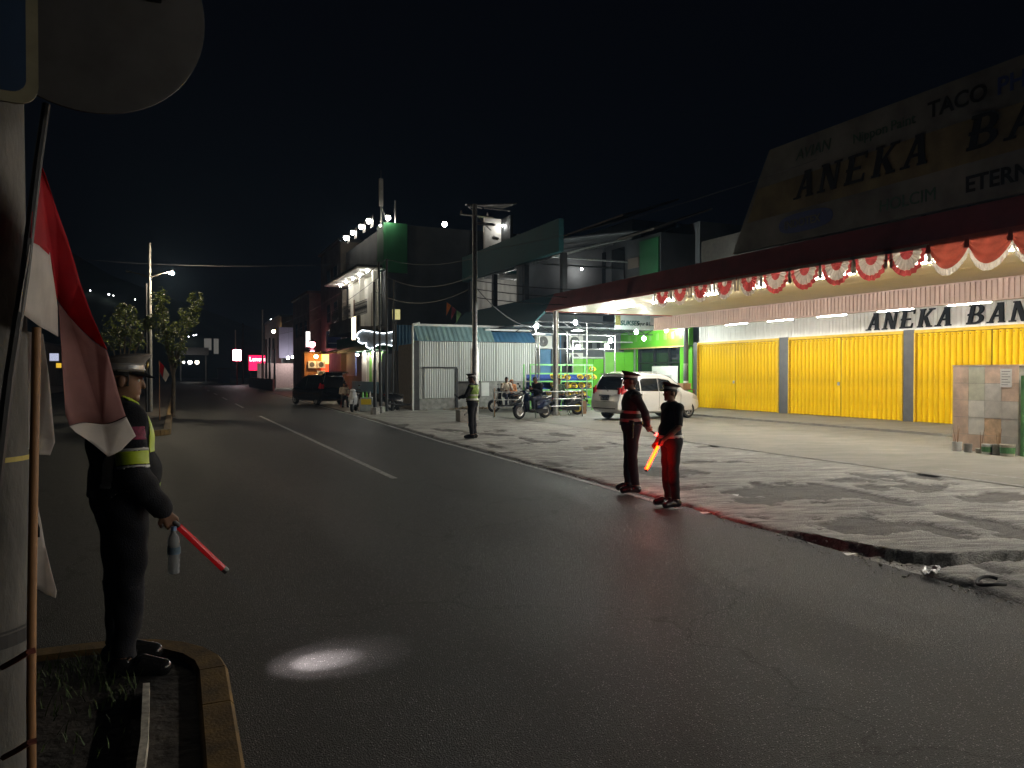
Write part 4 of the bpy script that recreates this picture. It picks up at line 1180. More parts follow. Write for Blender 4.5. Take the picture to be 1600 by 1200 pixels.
# ------------------------------------------------------------------ scooters (one built, the rest copied)
M_scb = mat('dark blue scooter paint', (.006, .012, .04), .2, var=0, coat=.6); M_scr = mat('dark red scooter paint', (.20, .012, .02), .2, var=0, coat=.6)
M_scw = mat('white scooter paint', (.55, .54, .56), .22, var=0, coat=.6); M_sck = mat('black scooter paint', (.012, .012, .013), .2, var=0, coat=.6)
M_yrim = mat('yellow wheel rim', (.55, .42, .03), .4, var=.1); M_seat = mat('black vinyl seat', (.016, .016, .016), .5, var=.1)
def make_scooter(label, loc, rz):
    """local +x is forward, length about 1.9 m, rear axle at x = -.62"""
    t = thing('motor_scooter', label, 'scooter', loc, rz, 'scooters parked on the roadside')
    for nm, x in (('front_wheel', .64), ('rear_wheel', -.62)):
        Mx = Matrix.Translation((x, 0, .275)) @ Matrix.Rotation(R(90), 4, 'X')
        w = MB(); pr = [(.165, -.05), (.23, -.065), (.265, -.04), (.275, 0), (.265, .04), (.23, .065), (.165, .05)]
        w.lathe(pr + [pr[0]], 24, Mx, cap=False); wo = w.build(nm, M_rub, t, smooth=50)
        r = MB(); r.lathe([(.168, -.04), (.168, .04), (.145, .03), (.145, -.03), (.168, -.04)], 24, Mx, cap=False); r.lathe([(.15, -.006), (.15, .006)], 20, Mx)
        for k in range(5):
            a = 2*math.pi*k/5 + .3; r.tube([Mx @ Vector((.03*math.cos(a), .03*math.sin(a), 0)), Mx @ Vector((.15*math.cos(a + .25), .15*math.sin(a + .25), 0))], [.028, .022], 6)
        r.lathe([(.045, -.05), (.045, .05)], 10, Mx); r.build('rim', M_rim, wo, smooth=40)
    b = MB()                                            # bodywork, front to back
    b.rings([[(x, y * w, z0 + (z1 - z0) * q) for y, q in ((-1, .0), (-1, .6), (-.6, 1), (.6, 1), (1, .6), (1, 0))] for x, w, z0, z1 in
             ((-.98, .05, .70, .76), (-.85, .10, .60, .78), (-.6, .14, .48, .76), (-.3, .15, .38, .70), (-.12, .13, .34, .62))])
    b.build('tail_cowl', M_scb, t, smooth=50)
    b = MB()
    b.rings([[(x + dx, y, z) for y, dx in ((-w, -.05), (-w * .6, .03), (0, .06), (w * .6, .03), (w, -.05), (w * .6, -.03), (0, -.01), (-w * .6, -.03))] for x, z, w in
             ((.33, .30, .13), (.36, .45, .19), (.42, .62, .215), (.40, .78, .17), (.36, .92, .12))])
    b.build('leg_shield', M_scb, t, smooth=50)
    b = MB(); b.rings([[(x, -w, z - .08), (x, -w, z), (x, w, z), (x, w, z - .08)] for x, w, z in ((.36, .12, .34), (.1, .13, .30), (-.2, .13, .33))]); b.build('floorboard', M_plast, t)
    b = MB(); b.rings([[(x, -w, z), (x, -w * .8, z + h), (x, w * .8, z + h), (x, w, z)] for x, w, z, h in ((-.80, .09, .79, .05), (-.55, .125, .77, .07), (-.3, .12, .72, .06), (-.08, .09, .66, .05))]); b.build('seat', M_seat, t, smooth=50)
    b = MB(); b.rings([[(x + .275*0, y, z) for y, z in ()] for x in ()]) if False else None
    pts = []
    b.rings([[Vector((.64 + (.30)*math.cos(a), y, .275 + .30*math.sin(a))) for y in (-.06, .06)] + [Vector((.64 + (.29)*math.cos(a), y, .275 + .29*math.sin(a))) for y in (.06, -.06)] for a in [R(20 + 15*k) for k in range(9)]]); b.build('front_mudguard', M_scb, t, smooth=50)
    b = MB()
    for s_ in (-1, 1): b.tube([(.64, s_*.065, .275), (.50, s_*.065, .62)], .022, 8)
    b.tube([(.52, 0, .58), (.40, 0, .98)], .03, 8); b.build('front_fork', M_steel, t)
    b = MB(); b.tube([(.30, -.34, 1.00), (.37, -.2, 1.02), (.40, 0, 1.0), (.37, .2, 1.02), (.30, .34, 1.00)], .014, 8); 
    for s_ in (-1, 1): b.tube([(.345, s_*.245, 1.012), (.30, s_*.345, 1.0)], .02, 8)
    b.build('handlebar', M_plast, t)
    b = MB(); b.ball((.44, 0, .97), (.09, .13, .085), 12, 8); b.build('headlamp_cowl', M_scb, t, smooth=True)
    b = MB(); b.ball((.515, 0, .955), (.03, .075, .045), 10, 6); b.build('headlamp', M_lamp, t, smooth=True)
    for s_ in (-1, 1):
        b = MB(); b.tube([(.36, s_*.20, 1.02), (.37, s_*.27, 1.17)], .007, 6); b.ball((.37, s_*.29, 1.20), (.02, .06, .04), 10, 6); b.build('mirror', M_plast, t, smooth=True)
    b = MB(); b.ball((-.985, 0, .72), (.03, .08, .035), 10, 6); b.build('tail_lamp', M_tail, t, smooth=True)
    b = MB(); b.box(-1.05, -1.03, -.09, .09, .50, .61); b.tube([(-.9, 0, .66), (-1.04, 0, .54)], .02, 6); b.build('plate_holder', M_plast, t)
    b = MB(); b.tube([(-.2, -.10, .26), (-.45, -.13, .27), (-.9, -.15, .36)], [.03, .045, .055], 10); b.build('exhaust', M_dark, t, smooth=True)
    b = MB(); b.cbox((-.42, .09, .27), (.5, .08, .16)); b.cbox((-.25, 0, .28), (.3, .16, .14)); b.build('engine', M_dark, t)
    b = MB(); 
    for s_ in (-1, 1): b.tube([(-.22, s_*.10, .22), (-.30, s_*.17, .005)], .013, 6)
    b.build('centre_stand', M_dark, t)
    b = MB(); b.tube([(-.58, -.13, .76), (-.8, -.14, .82), (-.95, 0, .84), (-.8, .14, .82), (-.58, .13, .76)], .014, 6); b.build('grab_rail', M_steel, t)
    return t
def sc_at(px, py, z=.12): g = on_g(px, py, z); return g
sc0 = make_scooter('dark blue scooter by the steel canopy column, ridden by a man in navy', sc_at(832, 654), hdg(-.95, -.28) + math.pi/2)
def more(label, loc, rz, paint=None, rim=None):
    sw = {}
    if paint: sw[M_scb.name] = paint
    if rim: sw[M_rim.name] = rim
    c = copy_tree(sc0, None, sw); c.location = loc; c.rotation_euler = (0, 0, rz); c['label'] = label
    return c
more('black scooter with yellow wheels standing in front of the fruit rack', sc_at(879, 648), hdg(-.97, .2) + math.pi/2, M_sck, M_yrim)
more('dark scooter behind the pipe barrier with a tan shirt man sitting on it', sc_at(794, 644), hdg(-.97, .1) + math.pi/2, M_sck)
more('white and silver scooter standing against the grey shed wall behind the tan shirt man', sc_at(822, 640.5), hdg(-.6, -.8) + math.pi/2, M_scw)
more('white fronted scooter facing the camera beside the black people carrier', on_g(553, 643, .04), hdg(-.35, -1) + math.pi/2, M_scw)
more('black scooter parked side-on between the iron poles and the corrugated shed', sc_at(633, 641, .08), hdg(.98, -.1) + math.pi/2, M_sck)

# ------------------------------------------------------------------ seated people
P = sit(); P['look'] = (.1, 1, -.35); P['wr'] = [(-.10, .24, .98), (.16, .33, .74)]; P['el'] = [(-.24, .12, .78), (.25, .05, .76)]
P['an'] = [(-.13, .50, .14), (.12, .38, .085)]; P['toe'] = [(-.14, .66, .11), (.13, .55, .035)]
def seat_person(label, loc, dx, dy, P, top, legs, lift, **k):
    return person(label, Vector((loc[0], loc[1], loc[2] + lift)), hdg(dx, dy), P, top, legs, res=.011, **k)
l = sc_at(791, 643)
seat_person('man in a tan shirt sitting sideways on a scooter, hand raised to face', l, -.1, -1, P, M_tan, M_jean, .20, hgt=1.70, sleeves='long', belt=False)
P = sit(); P['wr'] = [(-.12, .30, .70), (.12, .30, .70)]; P['look'] = (-.2, 1, -.1)
seat_person('woman in an orange headscarf sitting beside the tan shirt man', sc_at(799, 640), -.25, -1, P, M_orange, M_jean, .22, hgt=1.5, hijab=M_orange, belt=False)
P = sit(); P['wr'] = [(-.08, .30, .86), (.10, .30, .86)]; P['look'] = (0, 1, -.5); P['neck'] = (0, .05, 1.05); P['head'] = (0, .12, 1.19); P['kn'] = [(-.20, .40, .50), (.20, .40, .50)]; P['an'] = [(-.19, .36, .12), (.19, .36, .12)]; P['toe'] = [(-.20, .54, .08), (.20, .54, .08)]
seat_person('man in a navy jacket astride the dark blue scooter looking down at his hands', sc_at(840, 654) , -.95, -.28, P, M_navy, M_jean, .24, hgt=1.72, belt=False)
P = sit(); P['look'] = (-.2, 1, -.2); P['wr'] = [(-.10, .32, .66), (.14, .32, .66)]
seat_person('person in a green jacket sitting on the scooter with yellow wheels', sc_at(873, 647), -.1, -1, P, M_olive, M_jean, .22, hgt=1.62, belt=False)
P = sit(); P['look'] = (.1, 1, -.3)
b_ = seat_person('person in a pale shirt sitting on a red stool behind the open black car', on_g(538, 636, .03), -.1, -1, P, M_tan, M_dark, .0, hgt=1.66, belt=False)
st = thing('plastic_stool', 'red plastic stool under the person in the pale shirt', 'stool', on_g(538, 636, .03))
M_rplas = mat('red plastic', (.30, .04, .03), .4, var=.1)
b = MB(); b.box(-.15, .15, -.15, .15, .40, .43); b.build('seat', M_rplas, st)
for sx in (-1, 1):
    for sy in (-1, 1):
        b = MB(); b.tube([(sx*.12, sy*.12, .40), (sx*.16, sy*.16, 0)], .018, 6); b.build('leg', M_rplas, st)

# ------------------------------------------------------------------ batons, bottle
M_bred2 = mat('glowing red baton', (.5, .02, .02), .3, var=0, emit=(1.0, .02, .015), estr=1)
M_bamb = mat('glowing amber baton', (.6, .2, .02), .3, var=0, emit=(1.0, .008, .0004), estr=18)
M_bdim = mat('faintly lit red baton', (.45, .02, .025), .22, var=0, emit=(1.0, .015, .02), estr=.012)
M_bwrm = mat('bright red baton', (.6, .05, .02), .3, var=0, emit=(1.0, .007, .005), estr=18)
def baton(label, a, c, m, r=.019, grip=.14, tip=False):
    a = Vector(a); c = Vector(c); d = (c - a).normalized()
    t = thing('traffic_baton', label, 'baton', a)
    b = MB(); b.tube([-d * grip, Vector((0, 0, 0))], r * .8, 10); b.build('grip', M_plast, t, smooth=True)
    b = MB(); b.tube([d * .001, c - a], [r, r], 12); b.build('light_tube', m, t, smooth=50)
    b = MB(); b.tube([c - a + d * .001, c - a + d * .03], [r * 1.08, r * 1.02], 12); b.build('end_cap', M_plast, t)
    return t, d
def wpt(loc, head, hgt, p):
    k = hgt / 1.72; c, s_ = math.cos(head), math.sin(head)
    return Vector((loc[0] + k*(c*p[0] - s_*p[1]), loc[1] + k*(s_*p[0] + c*p[1]), loc[2] + k*p[2]))
hand = wpt(g_loc, g_head, 1.75, (.252, .19, .83))
pool = on_g(500, 1035)
d = (pool - hand).normalized()
bt, d = baton('unlit-looking red plastic baton in the island policeman\'s right hand', hand + d * .04, hand + d * .40, M_bdim, .019, .12)
sp = bpy.data.lights.new('baton_torch', 'SPOT'); sp.energy = 14; sp.color = (1.0, .86, .86); sp.spot_size = R(48); sp.spot_blend = 1.0; sp.shadow_soft_size = .008
so = bpy.data.objects.new('baton_torch', sp); COL.objects.link(so); so.parent = bt
sq = bpy.data.lights.new('torch_core', 'SPOT'); sq.energy = 60; sq.color = (1.0, .88, .88); sq.spot_size = R(26); sq.spot_blend = 1.0; sq.shadow_soft_size = .008
s2_ = bpy.data.objects.new('torch_core', sq); COL.objects.link(s2_); s2_.parent = bt; s2_.location = d * .40; s2_.rotation_euler = d.to_track_quat('-Z', 'Y').to_euler()
so.location = d * .40; so.rotation_euler = d.to_track_quat('-Z', 'Y').to_euler()
ha = wpt(pa_loc, pa_head, 1.74, (.04, -.27, .90))
dd = Vector((CS*.80, -SN*.80, -.50)).normalized()
baton('short bright red baton held behind the taller policeman of the pair', ha + dd * .12, ha + dd * .33, M_bwrm, .020, .12)
hb_ = wpt(pb_loc, pb_head, 1.60, (-.19, .30, .90))
dd = Vector((CS*-.42, -SN*-.42, -.85)).normalized()
baton('long amber baton hanging from the shorter policeman\'s hand', hb_ + dd * .02, hb_ + dd * .36, M_bamb, .018, .10)
hc = wpt(pc_loc, pc_head, 1.70, (.25, .09, .84))
M_batg = mat('unlit grey baton', (.35, .35, .36), .3, var=.05)
dd = Vector((-.6, .1, -.6)).normalized()
baton('unlit grey baton hanging from the hand of the policeman in the lime vest', hc + dd * .03, hc + dd * .30, M_batg, .016, .10)
ph = thing('phone', 'dark phone in the hand of the policeman in the lime vest', 'phone', wpt(pc_loc, pc_head, 1.70, (-.10, .42, 1.13)), pc_head)
b = MB(); b.cbox((0, 0, 0), (.075, .012, .15), Matrix.Rotation(R(-50), 4, 'X')); b.build('case', M_plast, ph)
b = MB(); b.cbox((0, -.0075, 0), (.066, .002, .135), Matrix.Rotation(R(-50), 4, 'X')); b.build('screen', M_glass, ph)
M_water = mat('bottled water', (.92, .95, .97), .03, var=0, trans=1.0, ior=1.33); M_cap = mat('bottle cap', (.2, .3, .5), .4, var=0)
M_clear = mat('clear bottle plastic', (.80, .83, .85), .10, var=0, trans=.72, ior=1.15)
bo = thing('water_bottle', 'clear ribbed water bottle hanging from the island policeman\'s fingers', 'bottle', on_d(255, 914, 4.32), 0)
bo.location = Vector((hand.x + .0, hand.y - .02, hand.z - .285))
prof = [(.005, 0), (.030, 0), (.033, .01), (.030, .03), (.033, .045), (.030, .06), (.033, .075), (.030, .09), (.034, .105), (.034, .15), (.031, .165), (.033, .18), (.026, .205), (.013, .225), (.013, .24)]
b = MB(); b.lathe(prof, 20); b.build('bottle', M_clear, bo, smooth=30)
b = MB(); b.lathe([(.0145, .238), (.0145, .26)], 14); b.build('cap', M_cap, bo)
b = MB(); b.lathe([(.0347, .108), (.0347, .148)], 20, cap=False); b.build('label_band', mat('bottle label', (.10, .16, .22), .4, var=.3, scale=30), bo, smooth=True)
# ------------------------------------------------------------------ foreground left: concrete pole, road sign backs, flags on sticks
pc = Vector((-.80, 2.98, .11))
po = thing('concrete_pole', 'thick weathered concrete utility pole at the left, flags strapped to it', 'utility pole', pc)
def edge_fit():
    # slide the pole so that its right flank is where the photograph shows it
    c = on_d(42, 583, 2.45); d = Vector((c.x, c.y)); n = Vector((-d.y, d.x)).normalized()
    return d + n * .155
e = edge_fit(); po.location = (e.x, e.y, .11)
b = MB(); b.lathe([(.165, 0), (.163, .5), (.160, 1.2), (.156, 2.2), (.150, 3.4), (.140, 6.5)], 32); b.build('shaft', M_cpole, po, smooth=50)
b = MB(); b.lathe([(.169, .86), (.169, .90)], 32, cap=False); b.lathe([(.1675, .905), (.1675, .912)], 32, cap=False); b.build('strap', M_plast, po)
b = MB(); b.lathe([(.167, 1.42), (.167, 1.435)], 32, cap=False); b.build('wire_tie', mat('yellow plastic tie', (.45, .36, .08), .6), po)
def facing_cam(p):                                   # yaw so that local -y looks back at the camera side
    return math.atan2(p.y, p.x) - math.pi/2
# big round sign seen from behind
M_sback = mat('dull aluminium sign back', (.055, .053, .052), .6, metal=.3, var=.18, scale=6)
ds = 2.25
c = on_d(138, 4, ds)
sg = thing('round_road_sign', 'large round road sign seen from its dull grey back, high on the left pole', 'road sign', c, facing_cam(c) + R(4))
rad = 174 * ds / F
Ry = Matrix.Rotation(R(90), 4, 'X')
b = MB(); b.lathe([(.02, -.004), (rad - .012, -.004), (rad, .0), (rad, .012), (rad - .012, .014), (.02, .014)], 64, Ry); b.build('disc', M_sback, sg, smooth=40)
b = MB(); b.box(-.33, .20, -.045, -.016, .035, .085); b.build('mounting_rail', M_dark, sg)
for bx in (-.14, .02, .15):
    b = MB(); b.lathe([(.014, 0), (.014, .008), (.007, .014)], 6, Matrix.Translation((bx, -.045, .06)) @ Matrix.Rotation(R(90), 4, 'X')); b.build('bolt', M_steel, sg)
b = MB(); b.tube([(-.33, -.03, .06), (-.48, -.03, .05)], .02, 8); b.build('bracket', M_dark, sg)
# a blue sign plate on the pole's near side
d2 = 1.95
c2 = on_d(-75, 40, d2)
M_sblue = mat('blue road sign face', (.008, .025, .06), .5, var=.12); M_srim = mat('pale yellow sign rim', (.16, .145, .09), .5, var=.2)
s2 = thing('blue_road_sign', 'blue road sign plate with a pale rim in the top left corner', 'road sign', c2, facing_cam(c2))
def rrect(w, h, r, y, n=6):
    o = []
    for cx, cz, a0 in ((w-r, h-r, 0), (-w+r, h-r, 90), (-w+r, -h+r, 180), (w-r, -h+r, 270)):
        for k in range(n):
            a = R(a0 + 90*k/(n-1)); o.append(Vector((cx + r*math.cos(a), y, cz + r*math.sin(a))))
    return o
W2 = 119 * d2 / F
b = MB(); b.rings([rrect(W2, .17, .05, 0), rrect(W2, .17, .05, .012)]); b.build('plate', M_srim, s2)
b = MB(); b.rings([rrect(W2 - .028, .142, .035, -.003), rrect(W2 - .028, .142, .035, .0)]); b.build('face', M_sblue, s2)

# national flag: hoist on a leaning stick, hanging in two folds
M_fred = mat('red flag cloth', (.48, .008, .02), .75, var=.12, scale=9, transl=.5); M_fwht = mat('white flag cloth', (.74, .69, .65), .75, var=.10, scale=7, transl=.5)
M_fthin = mat('thin folded flag cloth', (.40, .20, .19), .75, var=.12, scale=7, transl=.45)
def sheet(name, m, pts, nu, nv, parent, org, wav=.012, fr=9, th=.002):
    """pts: four photo-measured corners as (px, py, depth) bl, br, tr, tl -> subdivided rippled cloth"""
    A = [on_d(*p) for p in pts]; b = MB(); rows = []
    nn = (A[1] - A[0]).cross(A[3] - A[0]).normalized()
    for j in range(nv + 1):
        r = []
        for i in range(nu + 1):
            u, v = i/nu, j/nv
            p = (A[0]*(1-u) + A[1]*u)*(1-v) + (A[3]*(1-u) + A[2]*u)*v
            w = wav * (math.sin(u*fr + v*3.1) + .5*math.sin(u*fr*2.3 - v*5 + 1))
            r.append(p + nn * w - org)
        rows.append(b.verts(r))
    for a, c in zip(rows, rows[1:]):
        for i in range(nu): b.face([a[i], a[i+1], c[i+1], c[i]])
    o = b.build(name, m, parent, smooth=70, fix=False)
    s = o.modifiers.new('thickness', 'SOLIDIFY'); s.thickness = th
    return o
D = 2.30
fo = on_d(62, 250, D)
fl = thing('national_flag', 'red and white flag hanging limp in folds from a leaning stick on the left pole', 'flag', fo)
# hanging cloth as one folded surface: columns across the hang, rows down it
def cloth(name, parent, org, top, bot, rows, split, wav):
    """top/bot: photo polylines (px,py,depth) of equal length, the cloth runs between them; split(u): share of the way down where red gives way to white"""
    b = MB(); n = len(top); g = []; mi = []
    for j in range(rows + 1):
        v = j / rows; r = []
        for i in range(n):
            p = on_d(*top[i]).lerp(on_d(*bot[i]), v)
            r.append(p - org)
        g.append(b.verts(r))
    for j in range(rows):
        for i in range(n - 1):
            f = b.face([g[j][i], g[j][i+1], g[j+1][i+1], g[j+1][i]])
            f.material_index = 0 if (j + .5) / rows < .5 * (split(i/(n-1)) + split((i+1)/(n-1))) else 1
    return b
def densify(pl, k):
    out = []
    for a, c in zip(pl, pl[1:]):
        for q in range(k): out.append(tuple(a[t] + (c[t] - a[t]) * q / k for t in range(3)))
    out.append(pl[-1]); return out
# back/right fold: long red edge down to the tip
def panel(name, m, poly, parent, org, ripple=.011, stretch=2.8):
    """a cloth panel from a closed photo outline (px,py,depth), triangulated and rippled"""
    b = MB(); vs = b.verts([on_d(p[0], p[1], 2.22 + (p[2] - 2.22) * stretch) - org for p in poly]); f = b.face(vs)
    bmesh.ops.triangulate(b.bm, faces=[f])
    for _ in range(3): bmesh.ops.subdivide_edges(b.bm, edges=b.bm.edges[:], cuts=1, use_grid_fill=True)
    view = (on_d(120, 480, D)).normalized()
    for v in b.bm.verts:
        p = v.co; v.co = p + view * ripple * (math.sin(p.x*38 + p.z*9) + .6*math.sin(p.z*22 + p.x*15))
    o = b.build(name, m, parent, smooth=70, fix=True)
    s = o.modifiers.new('thickness', 'SOLIDIFY'); s.thickness = .0015; s.offset = 0
    return o
panel('red_half', M_fred, [(62,250,2.24),(73,272,2.25),(88,318,2.28),(108,378,2.31),(126,440,2.34),(146,496,2.36),(168,550,2.38),(150,535,2.38),(128,512,2.37),(108,490,2.36),(93,470,2.345),(88,445,2.325),(84,415,2.30),(79,390,2.285),(62,380,2.24),(50,371,2.215),(53,330,2.22),(57,290,2.23)], fl, fo)
panel('white_half', M_fwht, [(50,373,2.217),(63,382,2.243),(79,391,2.286),(83,420,2.30),(87,447,2.325),(91,480,2.335),(91,530,2.335),(62,515,2.26),(30,491,2.20),(37,450,2.205),(45,410,2.21)], fl, fo)
panel('thin_fold', M_fthin, [(92,472,2.346),(108,492,2.361),(128,514,2.371),(150,537,2.381),(168,552,2.381),(185,615,2.40),(196,650,2.41),(160,660,2.40),(108,668,2.36),(102,650,2.355),(99,600,2.35),(95,530,2.347)], fl, fo)
panel('white_fold', M_fwht, [(108,669,2.361),(160,661,2.401),(197,652,2.411),(212,684,2.42),(190,702,2.41),(168,713,2.40),(140,695,2.38),(118,680,2.365)], fl, fo)
stk = thing('flag_stick', 'dark slanting flag stick leaning against the concrete pole', 'stick', on_d(10, 600, 2.19))
b = MB(); b.tube([on_d(x_, y_, d_) - stk.location for x_, y_, d_ in ((76,165,2.28),(62,255,2.245),(40,430,2.20),(14,590,2.18),(-8,760,2.16))], [.011, .012, .013, .014, .015], 8); b.build('stick', M_dark, stk, smooth=True)
# paler upright stick with two limp white flags
st2 = thing('flag_stick', 'pale bamboo stick standing upright beside the concrete pole', 'stick', on_d(42, 1190, 2.2))
pa = [on_d(*p) for p in ((58,512,2.32),(55,620,2.30),(51,760,2.28),(47,930,2.24),(44,1100,2.22))]
pa.append(Vector((pa[-1].x, pa[-1].y - .0, .10)))
b = MB(); b.tube([p - st2.location for p in pa], .0125, 10); b.build('stick', M_wood, st2, smooth=True)
wf = thing('white_flag', 'limp plain white flag hanging from the upper part of the bamboo stick', 'flag', on_d(60, 520, 2.4), 0, 'white flags on the bamboo stick')
panel('cloth', M_fwht, [(44,515,2.36),(68,520,2.36),(76,580,2.38),(85,690,2.40),(77,715,2.40),(58,714,2.38),(42,700,2.36)], wf, wf.location.copy(), .01)
wf2 = thing('white_flag', 'lower limp white flag with dark print, pointed at the bottom, by the bamboo stick', 'flag', on_d(50, 740, 2.4), 0, 'white flags on the bamboo stick')
panel('cloth', M_fwht, [(40,725,2.36),(58,790,2.36),(68,850,2.37),(86,925,2.38),(84,938,2.38),(70,936,2.38),(40,915,2.36)], wf2, wf2.location.copy(), .01)
panel('dark_print', M_navy, [(40,760,2.352),(50,795,2.352),(60,825,2.354),(60,840,2.354),(40,845,2.352)], wf2, wf2.location.copy(), .008)
for k, (za, lab) in enumerate(((1025, 'upper'), (1168, 'lower'))):
    pass
    q = [on_d(0, za + 20, 2.25), on_d(22, za + 8, 2.21), on_d(41, za - 4, 2.19), on_d(52, za - 7, 2.2)]
    b = MB(); b.tube([p - po.location for p in q], .009, 6); b.build('cord', mat('faded red cord', (.20, .06, .04), .8), po)

# ------------------------------------------------------------------ steel utility pole, its footing, wires
def upole(name, label, base, h, r0, r1, m, grp=None, foot=None, lean=(0, 0)):
    t = thing(name, label, 'utility pole', base, 0, grp)
    b = MB(); b.tube([(0, 0, -.05), (lean[0]*.33, lean[1]*.33, h*.33), (lean[0]*.35, lean[1]*.35, h*.34), (lean[0], lean[1], h)], [r0, r0*.95, r1*1.1, r1], 14); b.build('shaft', m, t, smooth=40)
    if foot:
        b = MB(); b.lathe([(foot, -.05), (foot*.96, .28), (foot*.6, .30)], 8); b.build('footing', M_conc, t)
    return t
sp_b = on_g(742, 657, .11)
sp_t = upole('steel_pole', 'tall galvanised steel utility pole behind the lone policeman', sp_b, 7.7, .145, .085, M_steel, None, None)
b = MB(); b.cbox((-.35, .05, .18), (.55, .5, .40)); b.build('footing', M_conc, sp_t)
b = MB(); b.tube([(-.55, 0, 7.3), (.75, .1, 7.3)], .035, 6); b.build('cross_arm', M_steel, sp_t)
for x_ in (-.5, 0, .5):
    b = MB(); b.lathe([(.03, 0), (.045, .04), (.03, .08), (.02, .12)], 8, Matrix.Translation((x_, .03, 7.33))); b.build('insulator', M_white, sp_t)
PT = lambda z_: Vector((sp_b.x, sp_b.y, z_))
iron = []
for k, (px_, py_, hh, lab) in enumerate(((586, 647, 5.6, 'dark iron pole nearest the road in the cluster beside the scooter'), (595, 645, 6.6, 'dark iron pole standing second in the roadside cluster'),
                                     (604, 643, 6.9, 'dark iron pole in the middle of the roadside cluster'), (613, 642, 6.0, 'dark iron pole fourth in the roadside cluster, next to the little yellow box'), (621, 641, 4.3, 'short dark iron pole carrying a small yellow box'))):
    g = on_g(px_, py_, .06); iron.append(upole('iron_pole', lab, g, hh, .075, .05, M_dark, 'iron poles in the roadside cluster', .2 if k < 2 else None, (random.uniform(-.1, .1), random.uniform(-.1, .1))))
g = iron[4].location
yb = thing('sign_box', 'small yellow box on top of the short iron pole', 'sign', (g.x - .05, g.y, g.z + 4.3))
b = MB(); b.box(-.17, .17, -.06, .06, -.05, .42); b.build('box', mat('pale yellow box', (.50, .46, .16), .5, emit=(1, .9, .4), estr=.08), yb)
def cable(label, a, c, sag, r=.012, grp='overhead cables', m=M_plast, n=18):
    a, c = Vector(a), Vector(c); mid = (a + c) / 2
    t = thing('overhead_cable', label, 'cable', mid, 0, grp)
    b = MB(); b.tube([a.lerp(c, k/n) - Vector((0, 0, sag * 4 * (k/n) * (1 - k/n))) - mid for k in range(n + 1)], r, 5); b.build('cable', m, t)
M_wire = mat('grey cable', (.10, .10, .11), .5, var=0)
ip = [o.location + Vector((0, 0, h_)) for o, h_ in zip(iron, (5.6, 6.6, 6.9, 6.0, 4.3))]
cable('overhead cable running from the steel pole to the tallest iron pole, topmost', PT(5.9), ip[2], .25)
cable('overhead cable sagging below the topmost one between steel pole and iron poles', PT(5.3), ip[1] + Vector((0,0,-.5)), .5)
cable('lowest overhead cable between the steel pole and the iron poles', PT(4.9), ip[0] + Vector((0,0,-.4)), .55)
cable('overhead cable crossing the dark sky to the far left above the street lamp', ip[1], Vector((-14, 45, 8.6)), .8, .007, m=M_wire)
cable('overhead cable running along the street from the iron poles into the distance', ip[2], Vector((9.2, 92, 7.2)), .8)
cable('second overhead cable along the street, lower than the first', ip[1] + Vector((0,0,-.6)), Vector((9.2, 92, 6.4)), 1.0)
cable('thin overhead cable from the steel pole top towards the roof billboard', PT(6.1), Vector((14.2, 12.2, 7.0)), .3, .008, m=M_wire)
for k, dz in enumerate((4.5, 4.8, 5.1)):
    cable(ORD[k] + ' of three dark cables in front of the open upper storey, from the bottom', PT(dz), Vector((17.5, 26.5, dz + .2)), .2, .016)
pw = on_y(838, 512, 29.5)
cable('white cable sagging from the steel pole to the bulb at the fruit stall', PT(4.9), pw, .35, .017, m=M_wire)
# pennant string
pn = thing('pennant_string', 'short string of orange, maroon and green pennants beside the steel pole', 'bunting', on_d(705, 480, 33))
A, B_ = on_d(697, 471, 33) - pn.location, on_d(722, 491, 33) - pn.location
b = MB(); b.tube([A, A.lerp(B_, .5), B_], .008, 5); b.build('string', M_wire, pn)
for k, m in enumerate((mat('orange pennant', (.55, .16, .03), .8), mat('maroon pennant', (.22, .03, .04), .8), mat('green pennant', (.16, .30, .12), .8))):
    p0 = A.lerp(B_, .05 + .31*k); p1 = A.lerp(B_, .33 + .31*k); tip = (p0 + p1)/2 + Vector((-.12, .02, -.52))
    b = MB(); b.rings([[p0, p1, tip], [p0 + Vector((0, .006, 0)), p1 + Vector((0, .006, 0)), tip + Vector((0, .006, 0))]]); b.build('pennant', m, pn)

# ------------------------------------------------------------------ corrugated shed
M_corr = mat('weathered grey corrugated sheet', (.52, .54, .52), .5, metal=.1, var=.12, scale=1.2, stretch=(1, 1, .2))
M_teal = mat('pale teal roof sheet', (.30, .46, .48), .5, metal=.1, var=.12, scale=1)
M_blue = mat('blue roof sheet', (.10, .26, .46), .5, metal=.1, var=.12, scale=1)
SY = 34.3
shed = thing('corrugated_shed', 'low shed of grey corrugated sheets with a teal lean-to roof', 'shed', (13, SY, .1))
def corr(x0, x1, y, z0, z1, pitch=.11, amp=.011, y1=None):
    b = MB(); n = max(2, int((x1 - x0) / pitch * 4)); r0, r1 = [], []
    for i in range(n + 1):
        x = x0 + (x1 - x0) * i / n; d = amp * (1 if (i % 4) in (0, 1) else -1)
        r0.append((x, y + d, z0)); r1.append((x, (y if y1 is None else y1) + d, z1))
    b.rings([r0, r1], cap=False, close=False); return b
x = 10.3
while x < 16.2:
    lp(corr(x, min(x + .95, 16.25), SY + random.uniform(0, .008), .62 if x < 12.2 else 1.42, 3.28), 'corrugated_sheet', M_corr, shed, (13, SY, .1)); x += .96
